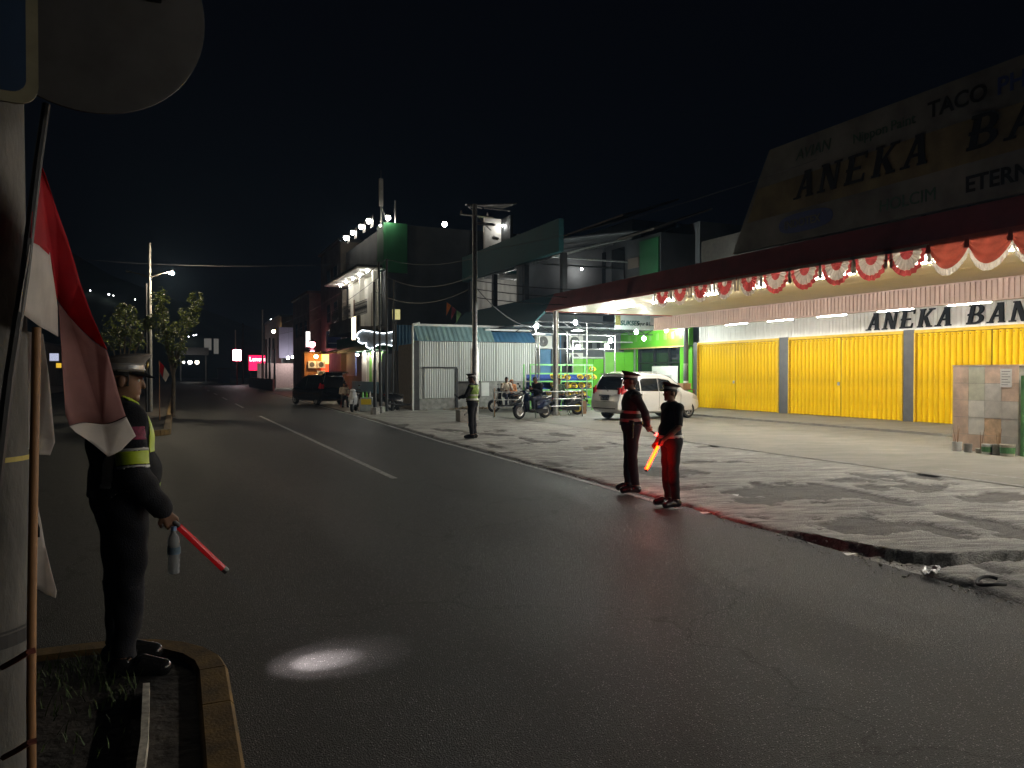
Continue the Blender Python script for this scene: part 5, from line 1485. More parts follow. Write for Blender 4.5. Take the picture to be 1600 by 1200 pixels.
b = MB(); b.box(10.3, 12.25, SY - .05, SY + .12, .0, .62); b.prism([(12.25, SY - .05, 0), (12.25, SY - .05, .62), (13.4, SY - .05, 1.42), (16.3, SY - .05, 1.42), (16.3, SY - .05, 0)], (0, .17, 0), 0); lp(b, 'plinth', M_conc, shed, (13, SY, .1))
lp(corr(10.5, 12.0, SY - .07, .64, 2.02), 'gate_sheet', M_corr, shed, (13, SY, .1))
b = MB(); b.box(10.42, 12.12, SY - .13, SY - .075, 2.02, 2.09); b.box(12.05, 12.16, SY - .13, SY - .075, .1, 2.02); lp(b, 'gate_frame', M_dark, shed, (13, SY, .1))
b = MB(); b.box(10.02, 10.28, SY - .06, SY + .1, .0, 3.3); lp(b, 'corner_post', M_dark, shed, (13, SY, .1))
b = MB(); b.tube([(9.95, SY - .15, .05), (9.95, SY - .15, 3.9), (10.0, SY - .1, 4.05), (10.3, SY - .05, 4.12)], .05, 8); lp(b, 'downpipe', M_white, shed, (13, SY, .1))
x = 10.2
while x < 16.2:
    tl = x < 13.7
    lp(corr(x, min(x + .95, 16.25), SY - .12, 3.30, 4.05 if tl else 3.82, .24, .012, SY + .55), 'roof_sheet', M_teal if tl else M_blue, shed, (13, SY, .1)); x += .96
b = MB(); b.box(10.15, 16.2, SY + .5, SY + .66, 4.02, 4.12); b.box(13.7, 16.2, SY + .30, SY + .36, 3.86, 3.95); lp(b, 'eaves_gutter', M_white, shed, (13, SY, .1))
b = MB(); b.box(10.3, 16.2, SY + .25, 38, .1, 3.2); lp(b, 'rear_wall', M_inside, shed, (13, SY, .1))
gr_ = MB()
for k in range(260):
    a = random.gauss(0, 1); x = 12.7 + a * .55; y = SY - .35 - abs(random.gauss(0, .22)); h = max(.0, .28 * math.exp(-((x - 12.7)/.7)**2) * (1 - (SY - y) / 1.0)); s_ = random.uniform(.02, .06)
    M_ = Matrix.Translation((x, y, .12 + h * random.random())) @ Matrix.Rotation(random.uniform(0, 3), 4, random.choice('XYZ'))
    gr_.cbox((0, 0, 0), (s_*1.3, s_, s_*.8), M_)
tag(gr_.build('rubble', mat('brown rubble', (.26, .19, .12), .9, var=.4, scale=3)), 'heap of brown rubble and soil at the foot of the shed gate', 'rubble', kind='stuff')
po_ = thing('paper_notice', 'white paper notice on the grey shed plinth behind the tan shirt man', 'notice', (13.55, SY - .075, 1.0))
b = MB(); b.box(-.2, .2, -.012, 0, -.3, .35); b.build('sheet', M_white, po_)
# ------------------------------------------------------------------ green fruit and vegetable shop beside the store
M_green = mat('bright green paint', (.11, .43, .02), .5, var=.08, scale=2)
M_lgreen = mat('pale green paint', (.18, .46, .08), .5, var=.08, scale=2)
M_dwall = mat('dim grey wall', (.16, .17, .18), .8, var=.15, scale=1)
so_ = (22.5, 33, .12)
shop = thing('green_shop', 'green painted fruit shop with glass doors next to the yellow shutters', 'shop building', so_)
b = MB(); b.box(22.75, 29, 29.85, 36.2, .1, 9.0); b.box(16.2, 22.74, 36.2, 36.5, .1, 9.0); lp(b, 'wall', M_dwall, shop, so_)
b = MB(); b.box(22.25, 22.5, 30.0, 36.1, 3.12, 4.05); lp(b, 'sign_band', M_green, shop, so_)
b = MB(); b.box(22.15, 22.24, 30.0, 36.1, 3.06, 3.13); lp(b, 'sign_band_trim', mat('amber trim', (.55, .40, .15), .5), shop, so_)
for k in range(8): 
    b = MB(); b.box(22.23, 22.249, 30.5 + k*.66, 30.72 + k*.66, 3.46, 3.80); lp(b, 'band_character', M_lgreen, shop, so_)
for y0, y1 in ((30.0, 31.0), (34.8, 36.1)):
    y = y0
    while y < y1 - .02:
        b = MB(); b.box(22.45, 22.72, y, min(y1, y + .24), .15, 3.1); lp(b, 'wall_board', M_green, shop, so_); y += .25
b = MB(); b.box(22.6, 22.66, 31.0, 34.8, .15, 3.1); lp(b, 'shop_glass', M_glass, shop, so_)
for y in (31.04, 32.0, 33.35, 34.75):
    b = MB(); b.box(22.52, 22.6, y - .05, y + .05, .15, 3.1); lp(b, 'mullion', M_plast, shop, so_)
b = MB(); b.box(22.53, 22.59, 31.0, 34.8, 2.28, 2.36); lp(b, 'transom', M_plast, shop, so_)
b = MB(); b.box(22.40, 22.44, 31.1, 33.3, .75, 2.15); lp(b, 'white_board', M_white, shop, so_)
b = MB(); b.box(22.392, 22.398, 31.6, 32.1, 1.15, 1.7); b.box(22.391, 22.397, 32.85, 33.2, 1.3, 1.9); lp(b, 'posted_notice', mat('grey printed paper', (.45, .46, .45), .8, var=.3, scale=25), shop, so_)
# green panels left of the door, facing the yard
for k in range(6):
    b = MB(); b.box(18.7 + k*.62, 18.7 + k*.62 + .60, 35.0, 35.06, .15, 2.55 if k < 3 else 2.9); lp(b, 'green_panel', M_green if k % 3 else M_lgreen, shop, so_)
b = MB()
for x in (18.66, 20.55, 22.4): b.box(x - .03, x + .03, 34.9, 34.98, .15, 3.4)
b.box(18.6, 22.45, 34.9, 34.98, 3.40, 3.47); b.box(18.7, 20.5, 34.9, 34.98, 2.56, 2.64); lp(b, 'steel_frame', M_steel, shop, so_)
for k in range(7):
    b = MB(); b.box(18.8 + k*.5, 19.0 + k*.5, 36.15, 36.19, 3.05, 3.45); lp(b, 'vent_opening', M_plast, shop, so_)
b = MB(); b.box(16.3, 18.6, 36.10, 36.18, .2, 3.9); lp(b, 'blue_hoarding', M_blue, shop, so_)
for x0, x1 in ((16.5, 17.35), (18.0, 18.5)):
    b = MB(); b.box(x0, x1, 36.03, 36.09, 1.0, 3.9); lp(b, 'grey_panel', M_dwall, shop, so_)
b = MB(); b.box(14.5, 22.5, 33.0, 36, 3.98, 4.06); lp(b, 'roof_sheet', M_dwall, shop, so_)
for k in range(9):
    b = MB(); b.tube([(14.6 + k*.9, 33.0, 3.75), (15.05 + k*.9, 33.0, 4.0), (15.5 + k*.9, 33.0, 3.75)], .02, 5); b.tube([(14.6 + k*.9, 33.0, 3.75), (15.5 + k*.9, 33.0, 3.75)], .02, 5); lp(b, 'truss', M_dark, shop, so_)
pst = upole('grey_post', 'grey post wrapped with papers between the green shop and the yellow shutters', Vector((21.9, 29.75, .15)), 3.8, .11, .11, M_grey)
b = MB(); b.lathe([(.118, 1.2), (.118, 2.1)], 12, cap=False); b.build('paper_wrap', M_white, pst)

def ac_unit(x, y, z, label):
    t = thing('air_conditioner', label, 'air conditioner', (x, y, z), 0, 'outdoor air conditioner units on the shop wall')
    b = MB(); b.box(-.42, .42, 0, .32, 0, .62); b.build('casing', M_white, t)
    b = MB(); b.lathe([(.27, 0), (.27, .01), (.02, .012)], 24, Matrix.Translation((-.08, -.001, .31)) @ Matrix.Rotation(R(90), 4, 'X')); fan_ = b.build('fan_grille', mat('grey fan grille', (.12, .12, .12), .6), t)
    g_ = MB()
    for r_ in (.07, .12, .17, .22, .265): g_.tube([Vector((-.08 + r_*math.cos(2*math.pi*k/20), -.018, .31 + r_*math.sin(2*math.pi*k/20))) for k in range(21)], .006, 4)
    g_.lathe([(.045, 0), (.045, .012)], 12, Matrix.Translation((-.08, -.012, .31)) @ Matrix.Rotation(R(90), 4, 'X')); g_.build('guard_rings', mat('pale grille wire', (.4, .4, .4), .5), fan_)
    b = MB(); b.box(-.45, .45, -.02, .30, -.05, -.003); b.build('shelf', M_steel, t)
p = on_y(851, 543, 35.6); ac_unit(p.x, 35.6, p.z, 'white outdoor air conditioner half hidden behind the canopy column')
p = on_y(900, 543, 35.6); ac_unit(p.x, 35.6, p.z, 'white outdoor air conditioner beside the blue hoarding, upper of two in its stack')
p = on_y(900, 570, 35.6); ac_unit(p.x, 35.6, p.z, 'white outdoor air conditioner just above the green rack, lower of two in its stack')
bs_ = on_y(1001, 505, 29.95)
bn = thing('shop_banner', 'white banner reading SUKSES Sayur & Buah with vegetables on an orange end', 'sign', bs_, R(-3))
b = MB(); b.box(-1.32, 1.32, 0, .05, -.30, .34); b.build('panel', mat('pale banner print', (.46, .55, .54), .5, var=.1, scale=2), bn)
b = MB(); b.box(.78, 1.31, -.006, -.001, -.29, .33); oe = b.build('orange_end', mat('orange banner print', (.62, .24, .05), .5, var=.3, scale=5), bn)
b = MB(); b.box(-1.31, -1.05, -.006, -.001, -.12, .33); b.build('crest', mat('olive banner crest', (.30, .30, .10), .5, var=.4, scale=12), bn)
M_bgrn = mat('dark green lettering', (.02, .10, .09), .5, var=0)
text('lettering', 'SUKSES', .30, .006, M_bgrn, bn, (-1.06, -.006, -.11), FACE_S, shear=.15, offset=.010)
text('lettering', 'Sayur & Buah', .235, .006, M_blk, bn, (-.10 - .12, -.0065, -.10), FACE_S, shear=.1, offset=.004).scale = (.82, 1, 1)
for k in range(7):
    b = MB(); a = R(35 + 18*k); b.rings([[(1.02, -.014, -.1), (1.02 + .36*math.cos(a) - .03, -.016, -.1 + .36*math.sin(a)), (1.02 + .36*math.cos(a) + .03, -.014, -.1 + .36*math.sin(a))], [(1.02, -.010, -.1), (1.02 + .36*math.cos(a) - .03, -.012, -.1 + .36*math.sin(a)), (1.02 + .36*math.cos(a) + .03, -.010, -.1 + .36*math.sin(a))]])
    b.build('printed_leaf', M_green if k % 2 else mat('yellow printed leaf', (.6, .45, .05), .5), bn)

# display rack with yellow baskets
M_gsteel = mat('light green steel tube', (.22, .60, .20), .45, var=.06)
RY = 30.6
rk = thing('display_rack', 'light green tube display rack with blue backs holding yellow baskets', 'rack', (15.8, RY, .12))
RX0, RX1 = 14.25, 17.35
for x in (RX0, 15.75, RX1):
    for y in (0, .7):
        b = MB(); b.box(x - .028, x + .028, RY + y - .028, RY + y + .028, .12, 2.2); lp(b, 'post', M_gsteel, rk, (15.8, RY, .12))
for z_ in (2.17, 1.78, 1.43, 1.05, .62, .30):
    b = MB(); b.box(RX0 + .03, RX1 - .03, RY - .035, RY - .002, z_ - .03, z_ + .03); lp(b, 'rail', M_gsteel, rk, (15.8, RY, .12))
M_bback = mat('blue rack back', (.03, .07, .28), .5, var=.15)
for z0, z1 in ((1.08, 1.40), (1.46, 1.74), (.66, 1.0)):
    b = MB(); b.box(RX0 + .04, RX1 - .04, RY + .5, RY + .53, z0, z1); lp(b, 'back_board', M_bback, rk, (15.8, RY, .12))
for z0 in (1.43, 1.05, .66, .30):
    b = MB(); b.prism([(RX0 + .04, RY + .02, z0 + .03), (RX1 - .04, RY + .02, z0 + .03), (RX1 - .04, RY + .49, z0 + .16), (RX0 + .04, RY + .49, z0 + .16)], (0, 0, -.015), 0); lp(b, 'shelf', M_bback, rk, (15.8, RY, .12))
M_basket = mat('yellow plastic basket', (.68, .50, .03), .4, var=.06); M_fruit = mat('brownish fruit', (.20, .13, .06), .6, var=.4, scale=20)
bk0 = None
def basket(x, y, z, label, frng):
    global bk0
    if bk0 is None:
        t = thing('fruit_basket', label, 'basket', (x, y, z), 0, 'yellow baskets on the green rack')
        b = MB(); b.lathe([(.08, 0), (.15, .10), (.165, .115), (.16, .12), (.142, .10), (.07, .012)], 18, cap=True); b.build('bowl', M_basket, t, smooth=40)
        b = MB()
        for k in range(7): a = k * .9; b.ball((.07*math.cos(a) * (k > 0), .07*math.sin(a) * (k > 0), .07 + .015*(k % 2)), .042, 8, 6)
        b.build('fruit', M_fruit, t, smooth=True); bk0 = t
    else:
        t = copy_tree(bk0); t.location = (x, y, z); t['label'] = label
    t.rotation_euler = (R(48 + random.uniform(-8, 8)), 0, R(random.uniform(-15, 15)))
rows_ = [(589, (863, 875, 885, 906, 918, 926), 'top row'), (602, (863, 886, 896, 908, 919), 'middle row'), (615, (857, 886, 897, 909), 'bottom row')]
for py_, xs_, nm in rows_:
    for k, px_ in enumerate(xs_):
        p = on_y(px_, py_ + 2, RY + .12); basket(p.x, RY + .12, p.z, 'yellow basket in the ' + nm + ' of the green rack, ' + ORD[k] + ' from the left', 0)
p = on_y(925, 579, RY + .1); basket(p.x, RY + .1, p.z, 'yellow basket alone above the rows of the green rack', 0)

# slim posts and bulbs of the stall
sf = thing('stall_frame', 'slender grey pipe frame of the fruit stall strung with bulbs', 'frame', (17, 29.6, .12))
for px_, pz in ((837, 3.9), (842, 3.4), (886, 3.6), (917, 4.0), (961, 3.5)):
    p = on_y(px_, 640, 29.6); b = MB(); b.tube([(p.x, 29.6, .12), (p.x, 29.6, pz)], .028, 8); lp(b, 'post', M_steel, sf, (17, 29.6, .12))
a_ = on_y(837, 640, 29.6).x; c_ = on_y(961, 640, 29.6).x
for zz in (2.85, 3.48):
    b = MB(); b.tube([(a_, 29.6, zz), (c_, 29.6, zz)], .024, 8); lp(b, 'rail', M_steel, sf, (17, 29.6, .12))
b = MB(); 
for k in range(12): b.tube([(a_ + (c_-a_)*k/12, 29.62, 4.0), (a_ + (c_-a_)*(k+1)/12, 29.62, 4.0 if k % 2 else 3.8)], .018, 5)
b.tube([(a_, 29.62, 4.02), (c_, 29.62, 4.02)], .022, 6); lp(b, 'truss', M_dark, sf, (17, 29.6, .12))
BUL = [(838, 510, 29.5, 'bright bulb at the left end of the fruit stall, on the white cable', 1), (899, 504, 29.3, 'bright bulb right of the canopy column, above the two stacked air conditioners', 1), (903, 542, 29.3, 'bright bulb in front of the stacked air conditioners', 0),
       (954, 532, 29.6, 'upper bulb of the close pair on the stall frame', 0), (948, 541, 29.5, 'lower bulb of the close pair on the stall frame', 0), (994, 519, 31.0, 'bulb at the left end of the green sign band', 0),
       (1006, 529, 31.2, 'bulb hanging lowest over the glass doors of the green shop', 0), (1041, 516, 31.2, 'bulb over the right part of the green sign band', 0)]
for px_, py_, Y, lab, disc in BUL:
    p = on_y(px_, py_, Y)
    t = thing('hanging_bulb', lab, 'light bulb', p, 0, 'bulbs strung over the fruit stall')
    b = MB(); b.ball((0, 0, 0), (.085, .085, .10), 10, 8); b.build('bulb', M_bulb, t, smooth=True)
    b = MB(); b.lathe([(.03, .09), (.03, .17), (.01, .19)], 10); b.tube([(0, 0, .18), (.02, 0, .6)], .007, 5); b.build('socket', M_plast, t)
    if disc:
        b = MB(); b.lathe([(.30, -.36), (.28, -.34), (.03, -.28), (.03, -.29), (.27, -.355)], 20, Matrix.Translation((.12, 0, 0))); b.build('reflector_plate', M_white, t, smooth=30)

# pipe barrier in front of the sitting people
bx0 = on_g(772, 652, .12); bx1 = on_g(910, 650, .12); bd = (bx1 - bx0).normalized(); bn_ = Vector((-bd.y, bd.x, 0))
br = thing('pipe_barrier', 'long grey pipe barrier in front of the people on scooters', 'barrier', bx0)
for e in (bx0 - bx0, bx1 - bx0):
    for s_ in (-1, 1):
        b = MB(); b.tube([e + bn_*.18*s_ + bd*.06*s_, e + Vector((0, 0, 1.12)) + bn_*.02*s_ + bd*.02*s_], .025, 8); b.build('leg', M_steel if s_ < 0 else M_wood, br)
for zz in (.38, .66, .95): 
    b = MB(); b.tube([Vector((0, 0, zz)) - bd*.0, bx1 - bx0 + Vector((0, 0, zz + .02))], .020, 8); b.build('rail', M_steel, br)

# boxes and table by the car bonnet
p = on_g(1068, 637, .15)
tb = thing('wooden_table', 'rough wooden table with cardboard on it between the white car and the yellow shutters', 'table', (20.6, 28.3, .19), R(10))
b = MB(); b.box(-.5, .5, -.35, .35, .86, .90); b.build('top', mat('rough brown timber', (.22, .13, .08), .8, var=.3), tb)
for sx in (-.45, .45):
    for sy in (-.3, .3):
        b = MB(); b.box(sx - .03, sx + .03, sy - .03, sy + .03, 0, .86); b.build('leg', MATS['rough brown timber'], tb)
cb = thing('cardboard_box', 'brown cardboard box standing on the rough wooden table', 'box', (20.65, 28.25, 1.092), R(15))
M_card = mat('brown cardboard', (.36, .22, .13), .85, var=.12)
b = MB(); b.box(-.28, .28, -.22, .22, 0, .26); b.build('carton', M_card, cb); b = MB(); b.box(-.285, .285, -.03, .03, .262, .266); b.build('tape', mat('brown tape', (.4, .3, .2), .3), cb)
for k, (px_, py_, w_, h_, lab) in enumerate(((905, 646, .45, .5, 'brown cardboard box behind the barrier by the white car'), (888, 640, .5, .35, 'crate covered with a red cloth by the fruit rack'), )):
    g = on_g(px_, py_, .12); t = thing('cardboard_box', lab, 'box', g, R(12*k))
    b = MB(); b.box(-w_/2, w_/2, -.2, .2, 0, h_); b.build('carton', M_card if k == 0 else M_rplas, t); b = MB(); b.box(-w_/2 - .01, w_/2 + .01, -.21, .21, h_ + .002, h_ + .03); b.build('lid', M_card if k == 0 else M_gsteel, t)
pl_ = MB()
for k in range(220):
    x = 17.55 + random.gauss(0, .22); y = 29.3 + random.gauss(0, .15); a = random.uniform(0, 6.28); h = random.uniform(.05, .40)
    pl_.poly([(x, y, .13), (x + .05*math.cos(a), y + .05*math.sin(a), .13 + h*.6), (x + .10*math.cos(a), y + .10*math.sin(a), .13 + h), (x + .03*math.cos(a + .6), y + .03*math.sin(a + .6), .13 + h*.6)])
tag(pl_.build('leafy_greens', mat('leafy greens', (.09, .16, .05), .7, var=.3), fix=False), 'leafy greens heaped on the ground beside the fruit rack', 'vegetables', kind='stuff')

# ------------------------------------------------------------------ tiled pylon with paint tins at its foot
TX = 15.66
py_o = (15.8, 10.9, .12)
tp = thing('tiled_pylon', 'low square pylon clad in mottled marble tiles in front of the shutters', 'pylon', py_o)
b = MB(); b.box(TX + .012, TX + .55, 10.16, 11.60, .12, 1.95); lp(b, 'core', M_conc, tp, py_o)
TM = [mat('pink marble tile', (.66, .50, .39), .35, var=.16, scale=4), mat('grey marble tile', (.57, .545, .50), .35, var=.14, scale=4), mat('greenish marble tile', (.57, .58, .46), .35, var=.14, scale=4), mat('white marble tile', (.72, .70, .64), .3, var=.1, scale=5), mat('orange marble tile', (.64, .45, .29), .35, var=.25, scale=5)]
PAT = [[0, 2, 0, 0], [0, 2, 1, 0], [0, 3, 1, 1], [0, 3, 4, 1], [0, 0, 4, 1]]
hh = 1.83 / 5; ww = 1.44 / 4
for r_ in range(5):
    for c_i in range(4):
        y1 = 11.60 - c_i*ww; z1 = 1.95 - r_*hh
        b = MB(); b.box(TX - random.uniform(0, .004), TX + .01, y1 - ww + .003, y1 - .003, z1 - hh + .003, z1 - .003); lp(b, 'tile', TM[PAT[r_][c_i]], tp, py_o)
for k in range(2):
    for r_ in range(5):
        b = MB(); b.box(TX + .012 + k*.27, TX + .275 + k*.27, 11.602, 11.612, 1.95 - (r_+1)*hh + .003, 1.95 - r_*hh - .003); lp(b, 'tile', TM[(k + r_) % 2], tp, py_o)
b = MB(); b.box(TX - .006, TX + .56, 10.10, 11.615, 1.952, 1.975); lp(b, 'coping', TM[0], tp, py_o)
nt = thing('paper_notice', 'white printed paper stuck to the top right tile of the pylon', 'notice', (TX - .006, 10.42, 1.70), R(-90))
b = MB(); b.box(-.12, .12, -.003, 0, -.19, .19); b.build('sheet', M_white, nt)
for k in range(6): 
    b = MB(); b.box(-.09, .09 - .05*(k % 2), -.005, -.0035, .13 - k*.055, .14 - k*.055); b.build('print_line', M_grey, nt)
gf = thing('wire_trellis', 'green painted steel frame with wire grid standing beside the tiled pylon', 'frame', (15.75, 10.0, .12))
M_gfr = mat('green painted steel', (.08, .22, .08), .5, var=.15)
b = MB(); b.box(15.6, 15.66, 10.02, 10.08, .12, 1.75); b.box(15.6, 15.66, 8.4, 8.46, .12, 1.75); b.box(15.6, 15.66, 8.46, 10.02, 1.68, 1.75); lp(b, 'post', M_gfr, gf, (15.75, 10.0, .12))
for k in range(6):
    b = MB(); b.box(15.61, 15.65, 8.46, 10.02, .3 + k*.24, .33 + k*.24); lp(b, 'grid_bar', M_gfr, gf, (15.75, 10.0, .12))
tins = [(11.33, .10, .20, 'white'), (11.05, .085, .18, 'grey'), (10.80, .10, .10, 'tipped'), (10.62, .11, .21, 'cream'), (10.42, .12, .22, 'white'), (10.20, .14, .24, 'green')]
for k, (y, r_, h, nm) in enumerate(tins):
    t = thing('paint_tin', 'battered paint tin at the foot of the tiled pylon, ' + ORD[k] + ' from its left edge', 'tin', (TX - .22 - .05*(k % 2), y, .12), 0, 'tins and pots at the foot of the pylon')
    b = MB(); b.lathe([(r_*.92, 0), (r_, h*.96), (r_*1.05, h), (r_*.95, h), (r_*.85, .02)], 16, cap=True); b.build('tin', [M_white, M_conc, mat('pale cracked plastic', (.5, .46, .38), .6)][k % 3], t, smooth=40)
    if k in (5, 3):
        b = MB(); b.lathe([(r_*.965, h*.25), (r_*1.0, h*.75)], 16, cap=False); b.build('tin_label', M_gfr, t)
    if k in (0, 2, 4):
        b = MB()
        for q in range(4): b.tube([(0, 0, .05), (random.uniform(-.08, .08), random.uniform(-.1, .1), random.uniform(.3, .55))], [.008, .003], 5)
        b.build('dry_stem', M_wood, t)

# litter along the gutter
g = on_g(1457, 897, .02)
lt = thing('plastic_bag', 'crumpled pale plastic bag lying in the gutter gap', 'litter', g, .5)
b = MB(); rows = []
for j in range(9):
    rows.append(b.verts([(-.13 + i*.033, -.06 + j*.015, .03 + .035*noise.noise(Vector((i*.9, j*.9, 3))) + .02*math.sin(j*.8)) for i in range(9)]))
for a, c in zip(rows, rows[1:]):
    for i in range(8): b.face([a[i], a[i+1], c[i+1], c[i]])
o = b.build('bag', mat('grey white plastic film', (.50, .50, .50), .35, var=.15, scale=20), lt, smooth=True, fix=False); o.modifiers.new('thickness', 'SOLIDIFY').thickness = .004
g = on_g(1540, 912, .0)
g = on_g(1552, 915, .03)
ty = thing('rubber_scrap', 'curled black rubber scrap lying where the gutter gap widens', 'litter', g, .3)
b = MB(); b.tube([(.15*math.cos(a), .10*math.sin(a), .025 + .012*math.sin(2*a)) for a in [R(17*k) for k in range(17)]], .014, 8); b.build('loop', M_rub, ty, smooth=True)
for k, (px_, py_, lab) in enumerate(((1102, 803, 'white paper scrap at the road edge behind the two policemen'), (1150, 775, 'pale scrap on the broken apron near the long dark patch'), (1352, 706, 'small white scrap on the smooth forecourt left of the pylon'), (1250, 712, 'tiny white scrap on the forecourt'), (1330, 868, 'flat pale stone chip beside the gutter'))):
    g = on_g(px_, py_, .09 if k else .03); t = thing('paper_scrap', lab, 'litter', g, k*.8)
    b = MB(); b.rings([[(-.06, -.03, .002), (.05, -.04, .012), (.07, .03, .004), (-.05, .04, .016)], [(-.06, -.03, .006), (.05, -.04, .016), (.07, .03, .008), (-.05, .04, .020)]]); b.build('scrap', M_white, t)
gv_ = MB()
for k in range(900):
    y = random.uniform(3.2, 16); x = edge(y) + random.gauss(-.02, .12); s_ = random.uniform(.003, .009) * (2.0 if random.random() < .06 else 1)
    gv_.ball((x, y, .006 + s_*.4), (s_*random.uniform(.8, 1.6), s_*random.uniform(.7, 1.2), s_*random.uniform(.5, .8)), 6, 4, Matrix.Rotation(random.uniform(0, 6), 3, 'Z'))
tag(gv_.build('loose_gravel', M_conc), 'loose gravel and concrete crumbs along the broken road edge', 'gravel', kind='stuff')
# ------------------------------------------------------------------ upper storeys and buildings along the street
M_tealw = mat('dull teal sheet cladding', (.018, .075, .08), .6, metal=.1, var=.12, scale=1)
M_dkwall = mat('dark grey render', (.055, .06, .065), .85, var=.25, scale=.6)
M_tanw = mat('grimy tan render', (.13, .11, .09), .85, var=.3, scale=.7)
M_palew = mat('pale interior wall', (.62, .61, .57), .7, var=.06, scale=1)
M_cgreen = mat('deep green render', (.015, .11, .04), .6, var=.15, scale=1)
M_ceil = mat('white ceiling', (.72, .70, .62), .6, var=.04)
M_room = mat('lit window', (.8, .7, .55), .6, var=.1, emit=(1.0, .82, .55), estr=1.0)
# teal building behind the shed
o_ = (18, 38, 0)
tl = thing('teal_building', 'dark building behind the shed with a broad teal fascia and open lit upper floor', 'building', o_)
p0, p1 = on_x(722, 415, 16.0), on_x(872, 372, 16.0)
b = MB(); b.box(16.0, 16.25, 31.3, 44.2, 7.35, 8.85); lp(b, 'upper_fascia', M_tealw, tl, o_)
b = MB(); b.box(16.26, 24, 44.0, 44.2, 7.35, 8.85); lp(b, 'fascia_return', M_tealw, tl, o_)
b = MB(); b.prism([(14.8, 31.3, 4.15), (16.2, 31.3, 5.5), (16.2, 44.2, 5.5), (14.8, 44.2, 4.15)], (.05, 0, -.08), 0); lp(b, 'awning', M_tealw, tl, o_)
b = MB(); b.box(16.26, 26, 31.3, 44.2, 4.9, 5.1); b.box(16.3, 26, 38.5, 44.2, 0, 4.9); lp(b, 'floor_slab', M_dkwall, tl, o_)
lp(corr(16.6, 21.5, 43.9, 5.1, 8.0, .35, .02), 'end_wall_sheet', M_palew, tl, o_)
b = MB(); b.box(21.5, 21.7, 32, 43.9, 5.1, 8.6); lp(b, 'inner_wall', M_dkwall, tl, o_)
for y in (31.5, 35.7, 39.9, 43.6):
    b = MB(); b.box(16.30, 16.55, y, y + .28, 5.1, 7.35); lp(b, 'post', M_dark, tl, o_)
for y in (33, 35.2, 37.4, 39.6, 41.8):
    b = MB(); b.tube([(16.5, y, 7.4), (19, y, 8.1), (21.5, y, 8.7)], .06, 5); b.tube([(16.5, y, 7.36), (21.5, y, 7.36)], .045, 5); lp(b, 'rafter', M_steel, tl, o_)
b = MB(); b.prism([(16.1, 31.3, 7.9), (24, 31.3, 9.2), (24, 44.2, 9.2), (16.1, 44.2, 7.9)], (0, 0, .06), 0); lp(b, 'roof', M_dkwall, tl, o_)
def lamp_bulb(name, label, p, r, m, grp=None, hood=True):
    t = thing(name, label, 'lamp', p, 0, grp)
    b = MB(); b.ball((0, 0, 0), r, 8, 6); b.build('bulb', m, t, smooth=True)
    b = MB(); b.lathe([(r*1.05, r*.7), (r*1.1, r*1.1), (r*.4, r*1.6)], 8); b.build('fitting', M_plast, t)
    return t
M_soft = mat('soft lamp', (1, 1, 1), .4, var=0, emit=(1, .97, .9), estr=42)
lamp_bulb('ceiling_lamp', 'lamp inside the open upper floor of the teal building', (18.6, 41.0, 7.2), .10, M_soft)
lamp_bulb('ceiling_lamp', 'second lamp further right inside the open upper floor of the teal building', (19.5, 35.5, 7.25), .06, M_soft)
# gas cylinder-like tank and horn speaker left out of reach; rooftop kiosk
o_ = (19, 46.5, 9)
kk = thing('rooftop_cabin', 'white-walled rooftop cabin with a tilted awning, lit inside, beside the steel pole', 'rooftop cabin', o_)
a_, c_ = on_y(757, 360, 47.5).x, on_y(783, 360, 47.5).x
b = MB(); b.box(a_, c_, 47.5, 47.7, 8.6, 12.1); lp(b, 'lit_wall', M_palew, kk, o_)
b = MB(); b.box(c_ + .02, c_ + .2, 46, 47.7, 8.6, 12.1); lp(b, 'side_wall', M_dkwall, kk, o_)
b = MB(); b.prism([(a_ - 1.9, 45.6, 12.35), (c_ + .3, 45.6, 12.75), (c_ + .3, 47.9, 12.9), (a_ - 1.2, 47.9, 12.9)], (0, 0, .08), 0); lp(b, 'awning_sheet', mat('grey roof sheet', (.28, .28, .27), .6, var=.2), kk, o_)
for k in range(5):
    b = MB(); b.tube([(a_ - 1.5 + k*.65, 45.7, 12.28), (a_ - .9 + k*.5, 47.8, 12.8)], .04, 5); lp(b, 'rafter', M_steel, kk, o_)
b = MB(); b.tube([(a_ - 1.8, 45.6, 12.3), (a_ - .15, 46, 11.0)], .04, 5); b.box(a_ - 1.3, a_ + .1, 45.9, 46.1, 11.3, 11.45); lp(b, 'bracket', M_steel, kk, o_)
b = MB(); b.tube([(a_ + .3, 47.45, 10.2), (a_ + .6, 47.4, 9.9)], .12, 8); b.tube([(a_ + .6, 47.44, 10.9), (a_ + 1.0, 47.44, 10.8)], .05, 6); lp(b, 'wall_fittings', M_plast, kk, o_)
lamp_bulb('ceiling_lamp', 'small lamp inside the white rooftop cabin', (c_ - .12, 46.9, 11.55), .07, M_soft)
